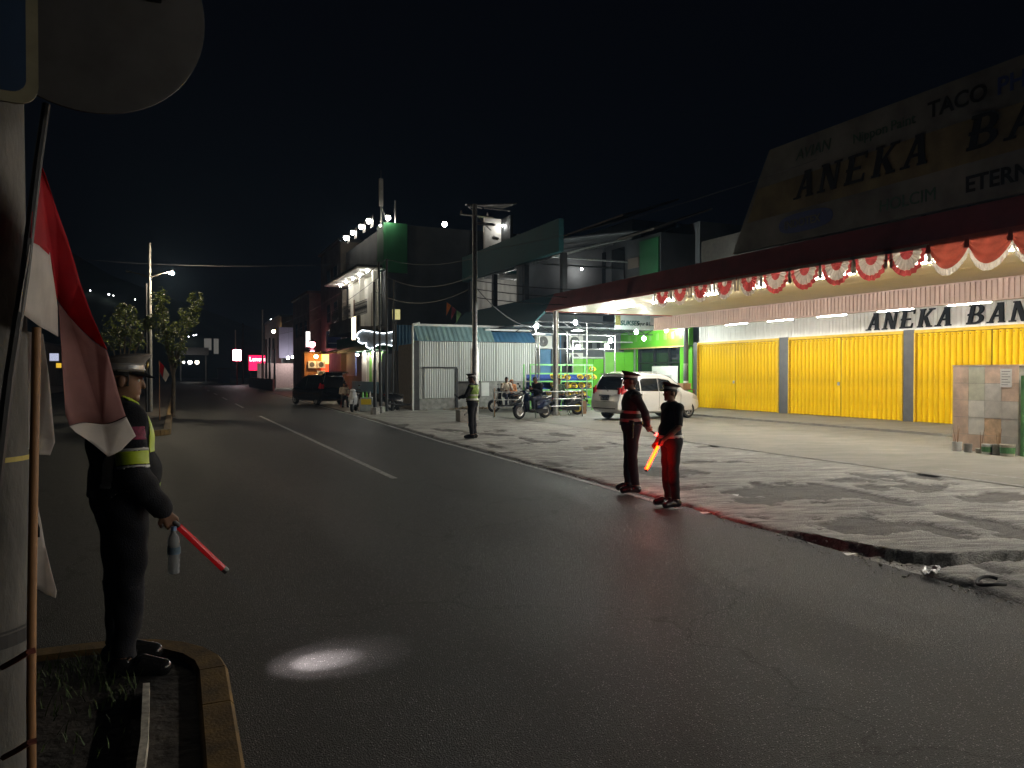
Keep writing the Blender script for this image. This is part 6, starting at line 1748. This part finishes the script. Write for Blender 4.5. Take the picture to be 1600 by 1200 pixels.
# dark building right of it, over the green shop
o_ = (22, 34, 0)
dk = thing('dark_shophouse', 'unlit grey shophouse with pitched roofs and a green panel above the green shop', 'building', o_)
b = MB(); b.box(20.8, 27, 30.2, 33.2, 4.6, 8.4); b.box(21.2, 27, 33.3, 40, 4.6, 9.6); lp(b, 'wall', M_dkwall, dk, o_)
b = MB(); b.prism([(20.2, 29.9, 8.4), (23.5, 29.9, 9.6), (23.5, 33.2, 9.6), (20.2, 33.2, 8.4)], (0, 0, .1), 0); b.prism([(20.6, 33.25, 9.7), (24, 33.25, 10.8), (24, 40, 10.8), (20.6, 40, 9.7)], (0, 0, .1), 0); lp(b, 'roof', M_tanw, dk, o_)
b = MB(); b.box(20.72, 20.79, 30.3, 31.9, 6.2, 8.2); lp(b, 'green_panel', M_cgreen, dk, o_)
for k in range(3):
    b = MB(); b.box(20.74, 20.79, 32.0 + k*.01, 33.0, 5.2 + k*.9, 5.7 + k*.9); lp(b, 'louvre', M_tanw, dk, o_)
for k in range(3):
    b = MB(); b.box(21.13, 21.19, 34 + k*1.9, 35.2 + k*1.9, 6.5, 8.3); w = lp(b, 'window', M_glass, dk, o_)

# tall green-cornered building with lit balcony
GX, GY = 12.3, 48.0
o_ = (GX, GY, 0)
gbld = thing('tall_building', 'tall dark building with a green corner and a brightly lit upper balcony', 'building', o_)
b = MB(); b.box(GX + .05, 24, GY, GY + 13, 4.4, 11.3); b.box(GX + 1.6, 24, GY, GY + 13, 0, 4.38); lp(b, 'side_wall', M_dkwall, gbld, o_)
b = MB(); b.box(GX - .05, GX + 1.3, GY - .12, GY - .005, 8.2, 11.35); b.box(GX - .25, GX - .055, GY - .1, GY + 1.6, 8.4, 11.35); lp(b, 'green_corner', M_cgreen, gbld, o_)
b = MB(); b.box(GX - 1.9, GX + .04, GY + .2, GY + 12, 8.52, 8.66); lp(b, 'balcony_roof', M_dark, gbld, o_)
b = MB(); b.box(GX - 1.85, GX - .0, GY + .25, GY + 11.9, 8.44, 8.515); lp(b, 'balcony_ceiling', M_ceil, gbld, o_)
b = MB(); b.box(GX - 1.5, GX + .04, GY + 1.5, GY + 12, 4.6, 4.85); b.box(GX - .9, GX + .04, GY + .3, GY + 1.45, 4.6, 4.8); b.box(GX - 1.45, GX - 1.36, GY + 1.5, GY + 12, 4.85, 5.55); lp(b, 'balcony_floor', M_tanw, gbld, o_)
b = MB(); b.box(GX + .0, GX + .045, GY + 1.6, GY + 11.5, 5.0, 8.43); lp(b, 'balcony_back_wall', M_ceil, gbld, o_)
for y in (GY + 1.2, GY + 5.0, GY + 8.6):
    b = MB(); b.box(GX - .62, GX - .32, y, y + .35, 4.86, 8.43); lp(b, 'balcony_pillar', M_ceil, gbld, o_)
for y in (GY + 3.2, GY + 6.6, GY + 9.6):
    b = MB(); b.box(GX - .04, GX - .005, y, y + 1.0, 5.0, 7.3); lp(b, 'balcony_door', mat('brown door', (.20, .11, .06), .5), gbld, o_)
b = MB(); b.box(GX - 1.42, GX - 1.1, GY + 7.2, GY + 8.6, 5.5, 7.8); lp(b, 'dark_column', M_tanw, gbld, o_)
for y0, y1 in ((GY + .4, GY + 4.2), (GY + 4.5, GY + 7), (GY + 8.8, GY + 11.6)):
    r = MB(); X = GX - 1.40 if y0 > GY + 1 else GX - 1.2
    for zz in (5.75, 6.35, 6.5): r.tube([(X, y0, zz), (X, y1, zz)], .025, 5)
    n = int((y1 - y0) / .22)
    for k in range(n): 
        yy = y0 + .22*k; r.tube([(X, yy, 5.6), (X, yy, 6.45)], .016, 4); r.tube([(X, yy, 5.8), (X, yy + .22, 6.3)], .012, 4)
    lp(r, 'balcony_railing', M_dark, gbld, o_)
for k, (px_, py_) in enumerate(((541, 372), (552, 364), (565, 355), (577, 346))):
    p = on_x(px_, py_, GX - .5)
    t = lamp_bulb('parapet_floodlight', 'white parapet floodlight on the tall building, ' + ORD[k] + ' from the left of four', p, .17, M_dimb, 'floodlights in a row on the parapet')
    b = MB(); b.tube([(.22, 0, 0), (.55, 0, -.25)], .03, 5); b.build('arm', M_dark, t)
    b = MB(); b.box(.19, .23, -.4, .4, -.4, .35); b.build('hood', M_dark, t)  # plate added to keep the floodlight off the front wall
p = on_y(607, 341, GY - .3); lamp_bulb('parapet_floodlight', 'white floodlight at the foot of the antenna mast on the tall building', p, .16, M_dimb)
p = on_y(595, 353, GY - .5); lamp_bulb('parapet_floodlight', 'small round lamp on the green corner below the antenna mast', p, .07, M_dimb)
p = on_y(695, 351, GY + .9); lamp_bulb('parapet_floodlight', 'white floodlight alone on the far right parapet of the tall building', p, .17, M_dimb)
for k in range(5):
    lamp_bulb('ceiling_lamp', 'downlight in the ceiling of the lit upper balcony, ' + ORD[k] + ' from the near end', (GX - 1.0, GY + 1.2 + k*2.2, 8.38), .08, M_soft, 'balcony downlights')
p = on_y(596, 350, GY + .4)
an = thing('antenna_mast', 'white antenna panel on a braced mast on top of the tall building', 'antenna', p)
b = MB(); b.tube([(0, 0, 0), (0, 0, 1.4)], .06, 6); b.tube([(.45, 0, 0), (.05, 0, 1.0)], .04, 5); b.tube([(0, 0, 1.3), (0, 0, 3.4)], .02, 5); b.build('mast', M_steel, an)
b = MB(); b.box(-.13, .13, -.08, .1, 1.1, 2.85); b.build('antenna_panel', mat('pale antenna panel', (.50, .48, .46), .5), an)
p = on_y(618, 347, GY + .4); a2 = thing('roof_pipe', 'thin pale pipe standing on the roof right of the antenna mast', 'pipe', p)
b = MB(); b.tube([(0, 0, -.1), (0, 0, 1.35)], .05, 6); b.build('pipe', M_steel, a2)
# lower lit window and second floor of the front
b = MB(); b.box(GX - .02, GX + .045, GY + 3.0, GY + 5.6, 4.9, 4.95); lp(b, 'ledge', M_tanw, gbld, o_)
o2 = (GX - .8, GY + 2, 0)
fl2 = thing('shop_unit', 'shop fronts below the tall building with cream shutters, green strips and a blue banner', 'shop front', o2)
FX = GX - .9
b = MB(); b.box(FX, FX + 2.4, GY - .1, GY + 12, 3.3, 4.35); lp(b, 'green_fascia', M_cgreen, fl2, o2)
b = MB(); b.box(FX + .9, FX + 2.4, GY - .3, GY + 12, .05, 3.28); lp(b, 'back_wall', M_dkwall, fl2, o2)
M_shut = mat('cream shutter', (.58, .54, .46), .6, var=.06)
y = GY + .3
for k in range(8):
    b = MB(); b.box(FX + .70, FX + .88, y, y + .70, 1.15, 3.2); lp(b, 'cream_panel', M_shut if k not in (0, 4) else M_green, fl2, o2); y += .78
b = MB(); b.box(FX + .3, FX + .36, GY + 6.6, GY + 9.8, 1.6, 3.4); lp(b, 'blue_banner', mat('blue banner', (.09, .14, .36), .6, var=.15), fl2, o2)
b = MB(); b.box(FX - .1, FX + .0, GY - 2, GY + 6, .55, 1.25); lp(b, 'light_blue_panel', mat('light blue panel', (.14, .34, .50), .6, var=.1), fl2, o2)
for k in range(8):
    b = MB(); b.box(FX - .06, FX + .0, GY - 2 + k, GY - 1.2 + k, .05, .53); lp(b, 'counter_board', M_dkwall, fl2, o2)
b = MB(); b.prism([(FX - 1.4, GY + 6.2, 3.3), (FX + .3, GY + 6.2, 3.7), (FX + .3, GY + 13, 3.7), (FX - 1.4, GY + 13, 3.3)], (0, 0, -.05), 0); lp(b, 'awning', mat('rusty awning', (.20, .12, .07), .8, var=.3), fl2, o2)
for k, (y, z_) in enumerate(((GY + .8, 3.15), (GY + 3.4, 3.15), (GY + 5.6, 3.1))):
    lamp_bulb('shop_lamp', 'lamp lighting the cream shutters under the tall building, ' + ORD[k] + ' from the near end', (FX + .2, y, z_), .09, M_soft, 'lamps over the cream shutters')
M_amb = mat('warm lamp', (1, .8, .5), .4, var=0, emit=(1.0, .62, .25), estr=26)
# mid-floor window
b = MB(); b.box(GX - .03, GX + .03, GY + 1.5, GY + 3.1, 4.95, 4.99); lp(b, 'sill', M_tanw, gbld, o_)
wx = thing('lit_stairwell', 'tall warm lit window bay on the front of the tall building below the balcony', 'window bay', (GX - 1.0, GY + 3, 3.5))
b = MB(); a0 = on_x(575, 505, GX - 1.52); b.box(GX - 1.58, GX - 1.515, GY + 1.7, GY + 2.9, 4.0, 5.4); 
b.build('dummy', M_room) if False else None
b.bm.free()
b = MB(); b.box(-.56, -.50, -1.0, .3, .45, 2.05); b.build('window_frame', M_ceil, wx); b = MB(); b.box(-.575, -.562, -.92, .22, .52, 1.98); b.build('pane', M_room, wx)
b = MB(); b.box(-.59, -.577, -.38, -.32, .52, 1.98); b.build('window_bar', M_tanw, wx)
# cloud-shaped sign outlined in white light
M_cloud = mat('grey sign face', (.22, .24, .26), .5, var=.2)
M_neon = mat('white light strip', (1, 1, 1), .4, var=0, emit=(.85, .95, 1.0), estr=1.6)
cs = on_d(588, 531, 46)
cl = thing('cloud_sign', 'cloud-shaped sign outlined in white light behind the iron poles', 'sign', cs, 0)
out = []
for px_, py_ in ((560,520),(566,516),(575,517),(585,519),(600,521),(612,519),(618,516),(621,522),(619,529),(612,532),(620,536),(616,541),(600,538),(590,539),(585,543),(578,545),(572,541),(573,536),(566,537),(560,534),(561,529),(556,526)):
    p = on_d(px_, py_, 46) - cs; out.append(p)
nv = Vector((SN, CS, 0)) * .18
b = MB(); b.rings([out, [p + nv for p in out]]); b.build('board', M_cloud, cl)
b = MB(); b.tube([p - nv*.2 for p in out] + [out[0] - nv*.2], .022, 6); b.build('light_strip', M_neon, cl)
# blue corrugated hoarding left of the shed
hp = thing('blue_hoarding', 'blue corrugated hoarding high on dark posts left of the shed', 'hoarding', (10.6, 44, 0))
x = 9.7
p0, p1 = on_y(617, 530, 43.5), on_y(655, 530, 43.5)
x = p0.x
while x < p1.x + .6: lp(corr(x, x + .93, 43.5, 3.1, 4.6, .2, .022), 'corrugated_sheet', M_blue, hp, (10.6, 44, 0)); x += .94
for xx in (p0.x + .1, p1.x - .1): 
    b = MB(); b.box(xx - .1, xx + .1, 43.56, 43.76, 0, 4.65); lp(b, 'post', M_dark, hp, (10.6, 44, 0))
b = MB(); b.box(p0.x, p1.x + .5, 46.4, 46.6, .0, 3.0); lp(b, 'back_board', M_dwall, hp, (10.6, 44, 0))
b = MB(); b.box(p0.x, p1.x + .5, 43.9, 44.0, .1, 1.6); lp(b, 'blue_counter', mat('dim blue counter', (.06, .12, .20), .6, var=.3), hp, (10.6, 44, 0))
for xx in (p0.x + .7, p0.x + 1.5):
    b = MB(); b.box(xx - .07, xx + .07, 43.2, 43.34, 0, 2.9); lp(b, 'white_post', M_palew, hp, (10.6, 44, 0))
bn2 = thing('cargo_box', 'dark grey delivery box standing behind the black scooter by the poles', 'box', on_g(640, 634, .06))
b = MB(); b.box(-.45, .55, -.3, .3, 0, .75); b.build('case', M_plast, bn2); b = MB(); b.box(-.47, .57, -.32, .32, .752, .80); b.build('lid', M_grey, bn2)
cr_ = thing('drinks_cooler', 'small pale cooler with a yellow panel and bottles on top beside the iron poles', 'cooler', on_g(573, 642, .06), R(-20))
b = MB(); b.box(-.27, .27, -.25, .25, 0, .62); b.build('case', mat('pale grey cooler', (.32, .36, .36), .6, var=.15), cr_)
b = MB(); b.box(-.23, .23, -.262, -.253, .30, .56); b.build('yellow_panel', M_basket, cr_)
for k, (x, c) in enumerate(((-.16, M_gsteel), (.0, M_green), (.15, M_palew))):
    bt_ = thing('bottle', ('green bottle', 'second green bottle', 'pale bottle')[k] + ' standing on the small cooler beside the iron poles', 'bottle', cr_.location + Vector((x, x*-.36, .62)))
    b = MB(); b.lathe([(.05, 0), (.05, .16), (.02, .22), (.02, .27)], 10); b.build('bottle', c, bt_, smooth=40)

# further down the street
def block(label, x0, x1, y0, y1, h, m, wins=(), name='shophouse'):
    t = thing(name, label, 'building', (x0, y0, 0))
    b = MB(); b.box(0, x1 - x0, 0, y1 - y0, 0, h); b.build('wall', m, t)
    b = MB(); b.box(-.25, x1 - x0 + .1, -.2, y1 - y0 - .05, h + .003, h + .22); b.build('roof', M_dkwall, t)
    for (yy, zz, w_, h_) in wins:
        b = MB(); b.box(-.06, -.003, yy, yy + w_, zz, zz + h_); f = b.build('window', M_tanw, t); b = MB(); b.box(-.068, -.062, yy + .08, yy + w_ - .08, zz + .08, zz + h_ - .08); b.build('pane', M_glass, f)
    return t
block('tall narrow grimy shophouse beyond the lit balcony building', 12.4, 24, 63.5, 73, 12.6, M_tanw, [(1.2, 6.2, 1.6, 1.7), (4.4, 6.2, 1.6, 1.7), (1.2, 9.2, 1.6, 1.7), (4.4, 9.2, 1.6, 1.7)])
block('grey-brown shophouse, third along the dark row', 11.9, 24, 76.5, 88, 9.6, M_tanw, [(1, 5.5, 1.7, 1.6), (4.2, 5.5, 1.7, 1.6), (7.4, 5.5, 1.7, 1.6)])
block('long low roofed building furthest right of the street end', 12.6, 30, 104, 125, 9.2, M_tanw, [(2, 5, 2, 1.8), (8, 5, 2, 1.8)])
t = thing('roadside_billboard', 'blank lavender billboard above the pink-lit wall down the street', 'billboard', (0, 0, 0))
a0, a1 = on_y(436, 511, 98), on_y(480, 560, 98); t.location = (a0.x, 98, a1.z); W_, H_ = a1.x - a0.x, a0.z - a1.z
b = MB(); b.box(0, W_, 0, 1.2, 0, H_); b.build('frame', M_dkwall, t)
for k in range(3): b = MB(); b.box(k*W_/3 + .01, (k+1)*W_/3 - .01, -.06, -.003, .02, H_ - .02); b.build('panel', mat('lavender hoarding', (.36, .33, .50), .6, var=.06, scale=.3), t)
for k in (0, 1): b = MB(); b.box(.3 + k*(W_ - .8), .5 + k*(W_ - .8), .3, .5, -a1.z, -.003); b.build('post', M_dark, t)
t = thing('boundary_wall', 'low pink-lit boundary wall beside the street beneath the lavender billboard', 'wall', (8.7, 92, 0))
b = MB(); b.box(0, .2, -13, 14, 0, 1.15); b.box(.21, 6, 5, 5.2, 0, 3.0); b.build('wall', mat('pinkish render', (.42, .30, .30), .8, var=.15), t)
b = MB(); b.box(-.06, .26, -13, 14, 1.152, 1.22); b.build('coping', M_tanw, t)
lamp_bulb('street_light', 'twin white lamp below the lavender billboard, left one', on_d(450, 559, 92), .16, M_soft); lamp_bulb('street_light', 'twin white lamp below the lavender billboard, right one', on_d(458, 558, 92), .16, M_soft)
lamp_bulb('street_light', 'small warm lamp high left of the lavender billboard', on_d(428, 518, 100), .22, M_amb)
# orange-lit kiosk with air conditioners and red pillar
kx0, kx1 = on_y(476, 570, 62.5).x, on_y(513, 570, 62.5).x
t = thing('orange_kiosk', 'orange-lit kiosk wall with outdoor units and a bright red pillar', 'kiosk', (kx0, 62.5, 0))
M_orw = mat('orange kiosk wall', (.55, .24, .08), .7, var=.15, scale=2)
b = MB(); b.box(0, kx1 - kx0 - .5, 0, 1.5, 0, 3.4); b.build('wall', M_orw, t)
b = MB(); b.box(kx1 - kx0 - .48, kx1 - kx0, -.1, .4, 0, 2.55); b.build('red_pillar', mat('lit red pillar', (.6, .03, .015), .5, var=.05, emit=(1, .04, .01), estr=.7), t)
b = MB(); b.box(kx1 - kx0 - .5, kx1 - kx0 + .02, -.12, .42, 2.553, 3.3); b.build('yellow_head', mat('lit yellow sign', (.7, .5, .05), .5, var=.05, emit=(1, .7, .1), estr=.9), t)
b = MB(); b.box(-.2, kx1 - kx0 + .6, -1.4, 1.6, 3.42, 3.5); b.build('awning', MATS['rusty awning'], t)
for k, (x, z_) in enumerate(((.25, 2.2), (.95, 2.2), (.95, 1.45))):
    u = thing('air_conditioner', ['outdoor unit on the orange kiosk wall, left of the upper two', 'outdoor unit on the orange kiosk wall, right of the upper two', 'outdoor unit on the orange kiosk wall, lower one'][k], 'air conditioner', (kx0 + x, 62.2, z_), 0, 'air conditioners on the orange kiosk')
    b = MB(); b.box(0, .62, 0, .28, 0, .55); b.build('casing', M_white, u); b = MB(); b.lathe([(.2, 0), (.2, .01)], 16, Matrix.Translation((.28, -.002, .28)) @ Matrix.Rotation(R(90), 4, 'X')); b.build('fan_grille', M_grey, u)
lamp_bulb('kiosk_lamp', 'warm lamp under the awning of the orange kiosk', (kx0 + .7, 61.3, 3.1), .14, M_amb)
t = thing('dark_gate', 'dark board fence beside the orange kiosk', 'fence', (kx0 - .1, 58, 0))
for k in range(6): b = MB(); b.box(-.75 + k*.26, -.75 + k*.26 + .25, 0, .06, 0, 1.1); b.build('board', M_dkwall, t)
M_far = mat('far white lamp', (1, 1, 1), .4, var=0, emit=(1, .98, .95), estr=3); M_amb2 = mat('far warm lamp', (1, 1, 1), .4, var=0, emit=(1, .85, .6), estr=2.4)
# hanging signs
def sign(label, px_, py_, w_px, h_px, d, face, frame=M_dark, name='hanging_sign', rz=None, ty=None):
    c = on_d(px_, py_, d); t = thing(name, label, 'sign', c, -YAW*.0 if rz is None else rz)
    w, h = w_px*d/F, h_px*d/F
    b = MB(); b.box(-w/2, w/2, 0, .18, -h/2, h/2); b.build('frame', frame, t)
    b = MB(); b.box(-w/2 + w*.06, w/2 - w*.06, -.02, -.003, -h/2 + h*.05, h/2 - h*.05); f = b.build('face', face, t)
    return t, w, h
t, w, h = sign('dark blue sign in a grey frame projecting from the shophouses', 522, 531, 24, 27, 60, mat('dark blue sign face', (.02, .03, .10), .4, var=.1), mat('grey sign frame', (.24, .23, .22), .6))
for k, z_ in enumerate((.42, -.30)): b = MB(); b.box(-w*.36, w*.30, -.03, -.021, h*z_*.7, h*z_*.7 + .04); b.build('print_line', M_palew, t)
b = MB(); b.tube([(.1, .1, h/2), (2.2, 1.0, h/2 + 2.6)], .035, 5); b.tube([(-.4, .1, h/2), (1.6, 1.0, h/2 + 2.6)], .035, 5); b.tube([(.6, .1, -h/2 + .3), (2.4, 1, h/2 + 1.4)], .035, 5); b.build('stay', M_steel, t)
t, w, h = sign('narrow white lightbox with a curved black symbol high beside the red lamps', 481.5, 530, 7, 26, 68, mat('lit white face', (.8, .8, .8), .5, var=.05, emit=(1, 1, .95), estr=.5))
b = MB(); b.tube([(.10, -.03, .42), (-.08, -.03, .34), (-.08, -.03, .12), (.08, -.03, -.02), (.09, -.03, -.30), (-.10, -.03, -.42)], .035, 5); b.build('symbol', M_blk, t)
M_redl = mat('red lit lamp', (1, .1, .1), .4, var=0, emit=(1.0, .25, .30), estr=9)
for py_, nm in ((538, 'upper'), (552, 'lower')):
    lamp_bulb('round_sign_lamp', nm + ' of two round red-white lit signs beside the orange kiosk', on_d(488, py_, 68), .27, M_redl)
t, w, h = sign('red sign with white lettering standing down the street', 402, 567, 28, 26, 105, mat('lit red sign', (.55, .01, .05), .5, var=.03, emit=(1, .01, .08), estr=.45), M_dark, 'red_sign')
text('lettering', 'Lenovo', .78, .01, mat('lit white lettering', (.9, .9, .9), .5, var=0, emit=(1, 1, 1), estr=.8), t, (-1.05, -.03, .25), FACE_S, offset=.01)
b = MB()
for x in (-.9, .9): b.tube([(x, .1, -h/2), (x, .1, -3.2)], .06, 6)
b.build('post', M_dark, t)
t, w, h = sign('small bright white lightbox on a red post down the street', 370.5, 555, 13, 18, 118, mat('bright white lightbox', (.9, .9, .9), .5, var=0, emit=(1.0, .82, .86), estr=5), MATS['lit red sign'], 'lightbox_sign')
b = MB(); b.tube([(0, .1, -h/2), (0, .1, -5.0)], .13, 6); b.build('post', M_rplas, t); b = MB(); b.tube([(-.2, .2, h/2), (-.2, .2, h/2 + 3)], .09, 6); b.build('mast', M_palew, t)
for k, (px_, top, d, m, lab) in enumerate(((410.5, 484, 86, M_steel, 'tall pale utility pole in the cluster down the street'), (416, 530, 86, M_dark, 'dark pole next to the tall pale one down the street'), (421.5, 528, 88, M_dark, 'second dark pole right of the tall pale one'), (429, 545, 88, M_dark, 'third and shortest dark pole right of the tall pale one'), (380, 505, 125, M_dark, 'thin dark pole behind the white lightbox'))):
    bs = on_d(px_, 605, d); bs.z = 0
    upole('street_pole', lab, bs, EYE + (HY - top)*d/F, .14, .10, m, 'poles down the street')
t = thing('blue_kiosk', 'small dark blue booth at the far end of the street', 'booth', on_d(349.5, 597, 140)); t.location.z = 0
b = MB(); b.box(-1, 1, -.8, .8, 0, 2.6); b.build('booth', mat('dim blue booth', (.05, .07, .16), .7, var=.15, emit=(.1, .15, .5), estr=.0), t); b = MB(); b.box(-1.1, 1.1, -.9, .9, 2.602, 2.72); b.build('roof', M_dkwall, t)
c = on_d(303, 549, 165); t = thing('filling_canopy', 'long pale flat canopy at the far end of the street', 'canopy', (c.x, c.y, 0))
zc = c.z
b = MB(); b.box(-3.4, 2.9, -3, 3, zc - .75, zc + .75); b.build('roof', mat('pale canopy fascia', (.16, .155, .16), .8), t)
for x in (-2.6, 2.4): b = MB(); b.box(x - .15, x + .15, -.2, .2, 0, zc - .752); b.build('post', M_grey, t)
for k, (px_, r_) in enumerate(((287, .25), (297, .42), (308, .40))): lamp_bulb('street_light', 'white lamp glowing under the far flat canopy, ' + ORD[k] + ' from the left', on_d(px_, 566, 160), r_, M_far if k < 2 else M_amb2, 'lamps under the far canopy')
for k, (px_, py_, w_, h_, lab) in enumerate(((325, 538, 12, 20, 'grey blank hoarding behind the far canopy, left panel'), (338, 541, 8, 26, 'grey blank hoarding behind the far canopy, right panel'))):
    sign(lab, px_, py_, w_, h_, 172, mat('grey hoarding', (.25, .24, .22), .8, emit=(1, .95, .85), estr=.02), M_dark, 'hoarding')
block('dim low shop on the left side far down the street', -22, -15, 104, 128, 5.5, M_tanw, name='shop')
t, w, h = sign('small bluish lit window sign far left behind the flag', 85, 558, 14, 13, 95, mat('bluish lit sign', (.6, .6, .7), .5, emit=(.7, .75, 1), estr=.12)); t, w, h = sign('little round amber sign far left behind the flag', 92, 571, 8, 8, 92, mat('amber lit sign', (.6, .4, .05), .5, emit=(1, .6, .05), estr=.15))
M_hlamp = mat('far house lamp', (1, 1, 1), .4, var=0, emit=(.9, .95, 1.0), estr=5)
for k, (px_, py_) in enumerate(((142, 454), (171, 460), (178, 462), (212, 468), (295, 526), (303, 524), (307, 523), (424, 499))):
    lamp_bulb('hillside_lamp', ['left of a cluster high on the hill','brightest of the high cluster on the hill','right of the brightest one on the hill','right end of the high cluster on the hill','left of three behind the far canopy','middle of three behind the far canopy','right of three behind the far canopy','above the pole cluster down the street'][k] + ', tiny far house lamp', on_d(px_, py_, 330), .22 if k != 1 else .34, M_hlamp, 'house lamps on the hillside')

# street lamp and young trees on the far median
b0 = on_d(235, 583, 33); b0.z = .14
sl = thing('street_lamp', 'pale double-armed street lamp on the far median, only its right lamp lit', 'street lamp', b0)
b = MB(); b.tube([(0, 0, 0), (0, 0, 3), (0, 0, 7.25)], [.09, .08, .055], 10); b.build('post', mat('pale painted post', (.22, .215, .205), .6, var=.15), sl, smooth=True)
b = MB(); b.tube([(-.14, .0, 0), (-.14, 0, 5.5)], .06, 8); b.build('cable_duct', M_dark, sl)
for s_ in (-1, 1):
    b = MB(); b.tube([(0, 0, 5.75), (.45*s_*CS, -.45*s_*SN, 5.92), (.82*s_*CS, -.82*s_*SN, 6.0)], [.035, .03, .025], 8); b.build('arm', MATS['pale painted post'], sl, smooth=True)
    b = MB(); b.tube([(.75*s_*CS, -.75*s_*SN, 5.99), (1.0*s_*CS, -1.0*s_*SN, 6.03)], [.035, .06], 8); b.build('lamp_head', M_grey, sl)
b = MB(); b.ball((.93*CS, -.93*SN, 5.95), (.12, .12, .06), 8, 6); b.build('lamp_glass', mat('street lamp glow', (1, .9, .7), .4, var=0, emit=(1.0, .85, .6), estr=420), sl, smooth=True)
M_leaf = mat('street tree leaves', (.10, .125, .028), .65, var=.35, scale=3, transl=.3)
M_bark = mat('grey bark', (.12, .09, .06), .9, var=.3, scale=6)
def tree(label, base, clumps, n, leaf):
    t = thing('street_tree', label, 'tree', base, 0, 'young trees on the far median')
    b = MB(); top = max(c[2] for c in clumps)
    b.tube([(0, 0, -.1), (.03, .02, top*.3), (-.02, .03, top*.6)], [.09, .07, .04], 8)
    for c in clumps: b.tube([(0, 0, top*.32), (c[0]*.5, c[1]*.5, c[2]*.7), (c[0], c[1], c[2])], [.045, .03, .012], 5)
    b.build('trunk', M_bark, t, smooth=True)
    b = MB()
    for cx, cy_, cz, rx, rz_ in clumps:
        for k in range(n):
            while True:
                d = Vector((random.uniform(-1, 1), random.uniform(-1, 1), random.uniform(-1, 1)))
                if .35 < d.length < 1.0: break
            p = Vector((cx + d.x*rx, cy_ + d.y*rx, cz + d.z*rz_))
            p += .16 * noise.noise_vector(p*2.2)
            if noise.noise(p*3.0) < -.22: continue
            a = Vector((random.gauss(0, 1), random.gauss(0, 1), random.gauss(0, .6))).normalized(); q = a.cross(Vector((random.gauss(0, 1), random.gauss(0, 1), 1))).normalized()
            l = leaf * random.uniform(.6, 1.3)
            b.poly([p - a*l, p + q*l*.45, p + a*l, p - q*l*.45])
    b.build('crown', M_leaf, t, fix=False)
bs = on_d(193, 583, 30); bs.z = .13
tree('young tree left of the street lamp, rounder and lighter, behind the guard\'s cap', bs, [(.1, 0, 4.05, .38, .42), (-.2, .1, 3.5, .55, .45), (.35, 0, 3.45, .45, .45), (-.45, 0, 2.95, .5, .4), (.25, .2, 2.9, .6, .45), (.85, .0, 3.6, .22, .3)], 420, .065)
bs = on_d(270, 583, 31); bs.z = .13
tree('young tree right of the street lamp, taller with upright forked crown', bs, [(.85, 0, 4.55, .32, .42), (.65, .1, 4.0, .42, .5), (.35, 0, 3.4, .45, .5), (.15, .1, 2.8, .45, .55), (-.45, .1, 4.6, .38, .5), (-.45, 0, 3.9, .4, .5), (-.2, 0, 3.2, .45, .5), (.1, 0, 2.3, .3, .45)], 420, .065)
fs = on_d(249, 590, 27)
mf = thing('small_flag', 'small red and white flag on a short stick on the far median beside the cap', 'flag', on_d(249, 640, 27)); mf.location.z = .14
b = MB(); b.tube([(0, 0, 0), (0, 0, 2.1)], .02, 6); b.build('stick', M_wood, mf)
b = MB(); b.rings([[(0, 0, 2.1), (.16, -.02, 1.9), (.10, .03, 1.5), (0, 0, 1.75)], [(0, .01, 2.1), (.16, -.01, 1.9), (.10, .04, 1.5), (0, .01, 1.75)]]); b.build('red_half', M_fred, mf)
b = MB(); b.rings([[(.17, -.03, 1.88), (.32, -.06, 1.6), (.20, .0, 1.35), (.11, .02, 1.48)], [(.17, -.02, 1.88), (.32, -.05, 1.6), (.20, .01, 1.35), (.11, .03, 1.48)]]); b.build('white_half', M_fwht, mf)

# ------------------------------------------------------------------ haze box added to stand in for lens veil and lamp glow
b = MB(); b.box(-715, 715, -165, 915, -1.4, 130)
hz = bpy.data.materials.new('humid air'); hz.use_nodes = True
nt = hz.node_tree; nt.nodes.remove(nt.nodes['Principled BSDF'])
vv = nt.nodes.new('ShaderNodeVolumePrincipled'); vv.inputs['Color'].default_value = (.42, .66, 1.0, 1); vv.inputs['Density'].default_value = (.0007); vv.inputs['Anisotropy'].default_value = .35
nt.links.new(vv.outputs[0], nt.nodes['Material Output'].inputs['Volume'])
tag(b.build('haze', hz), kind='stuff')
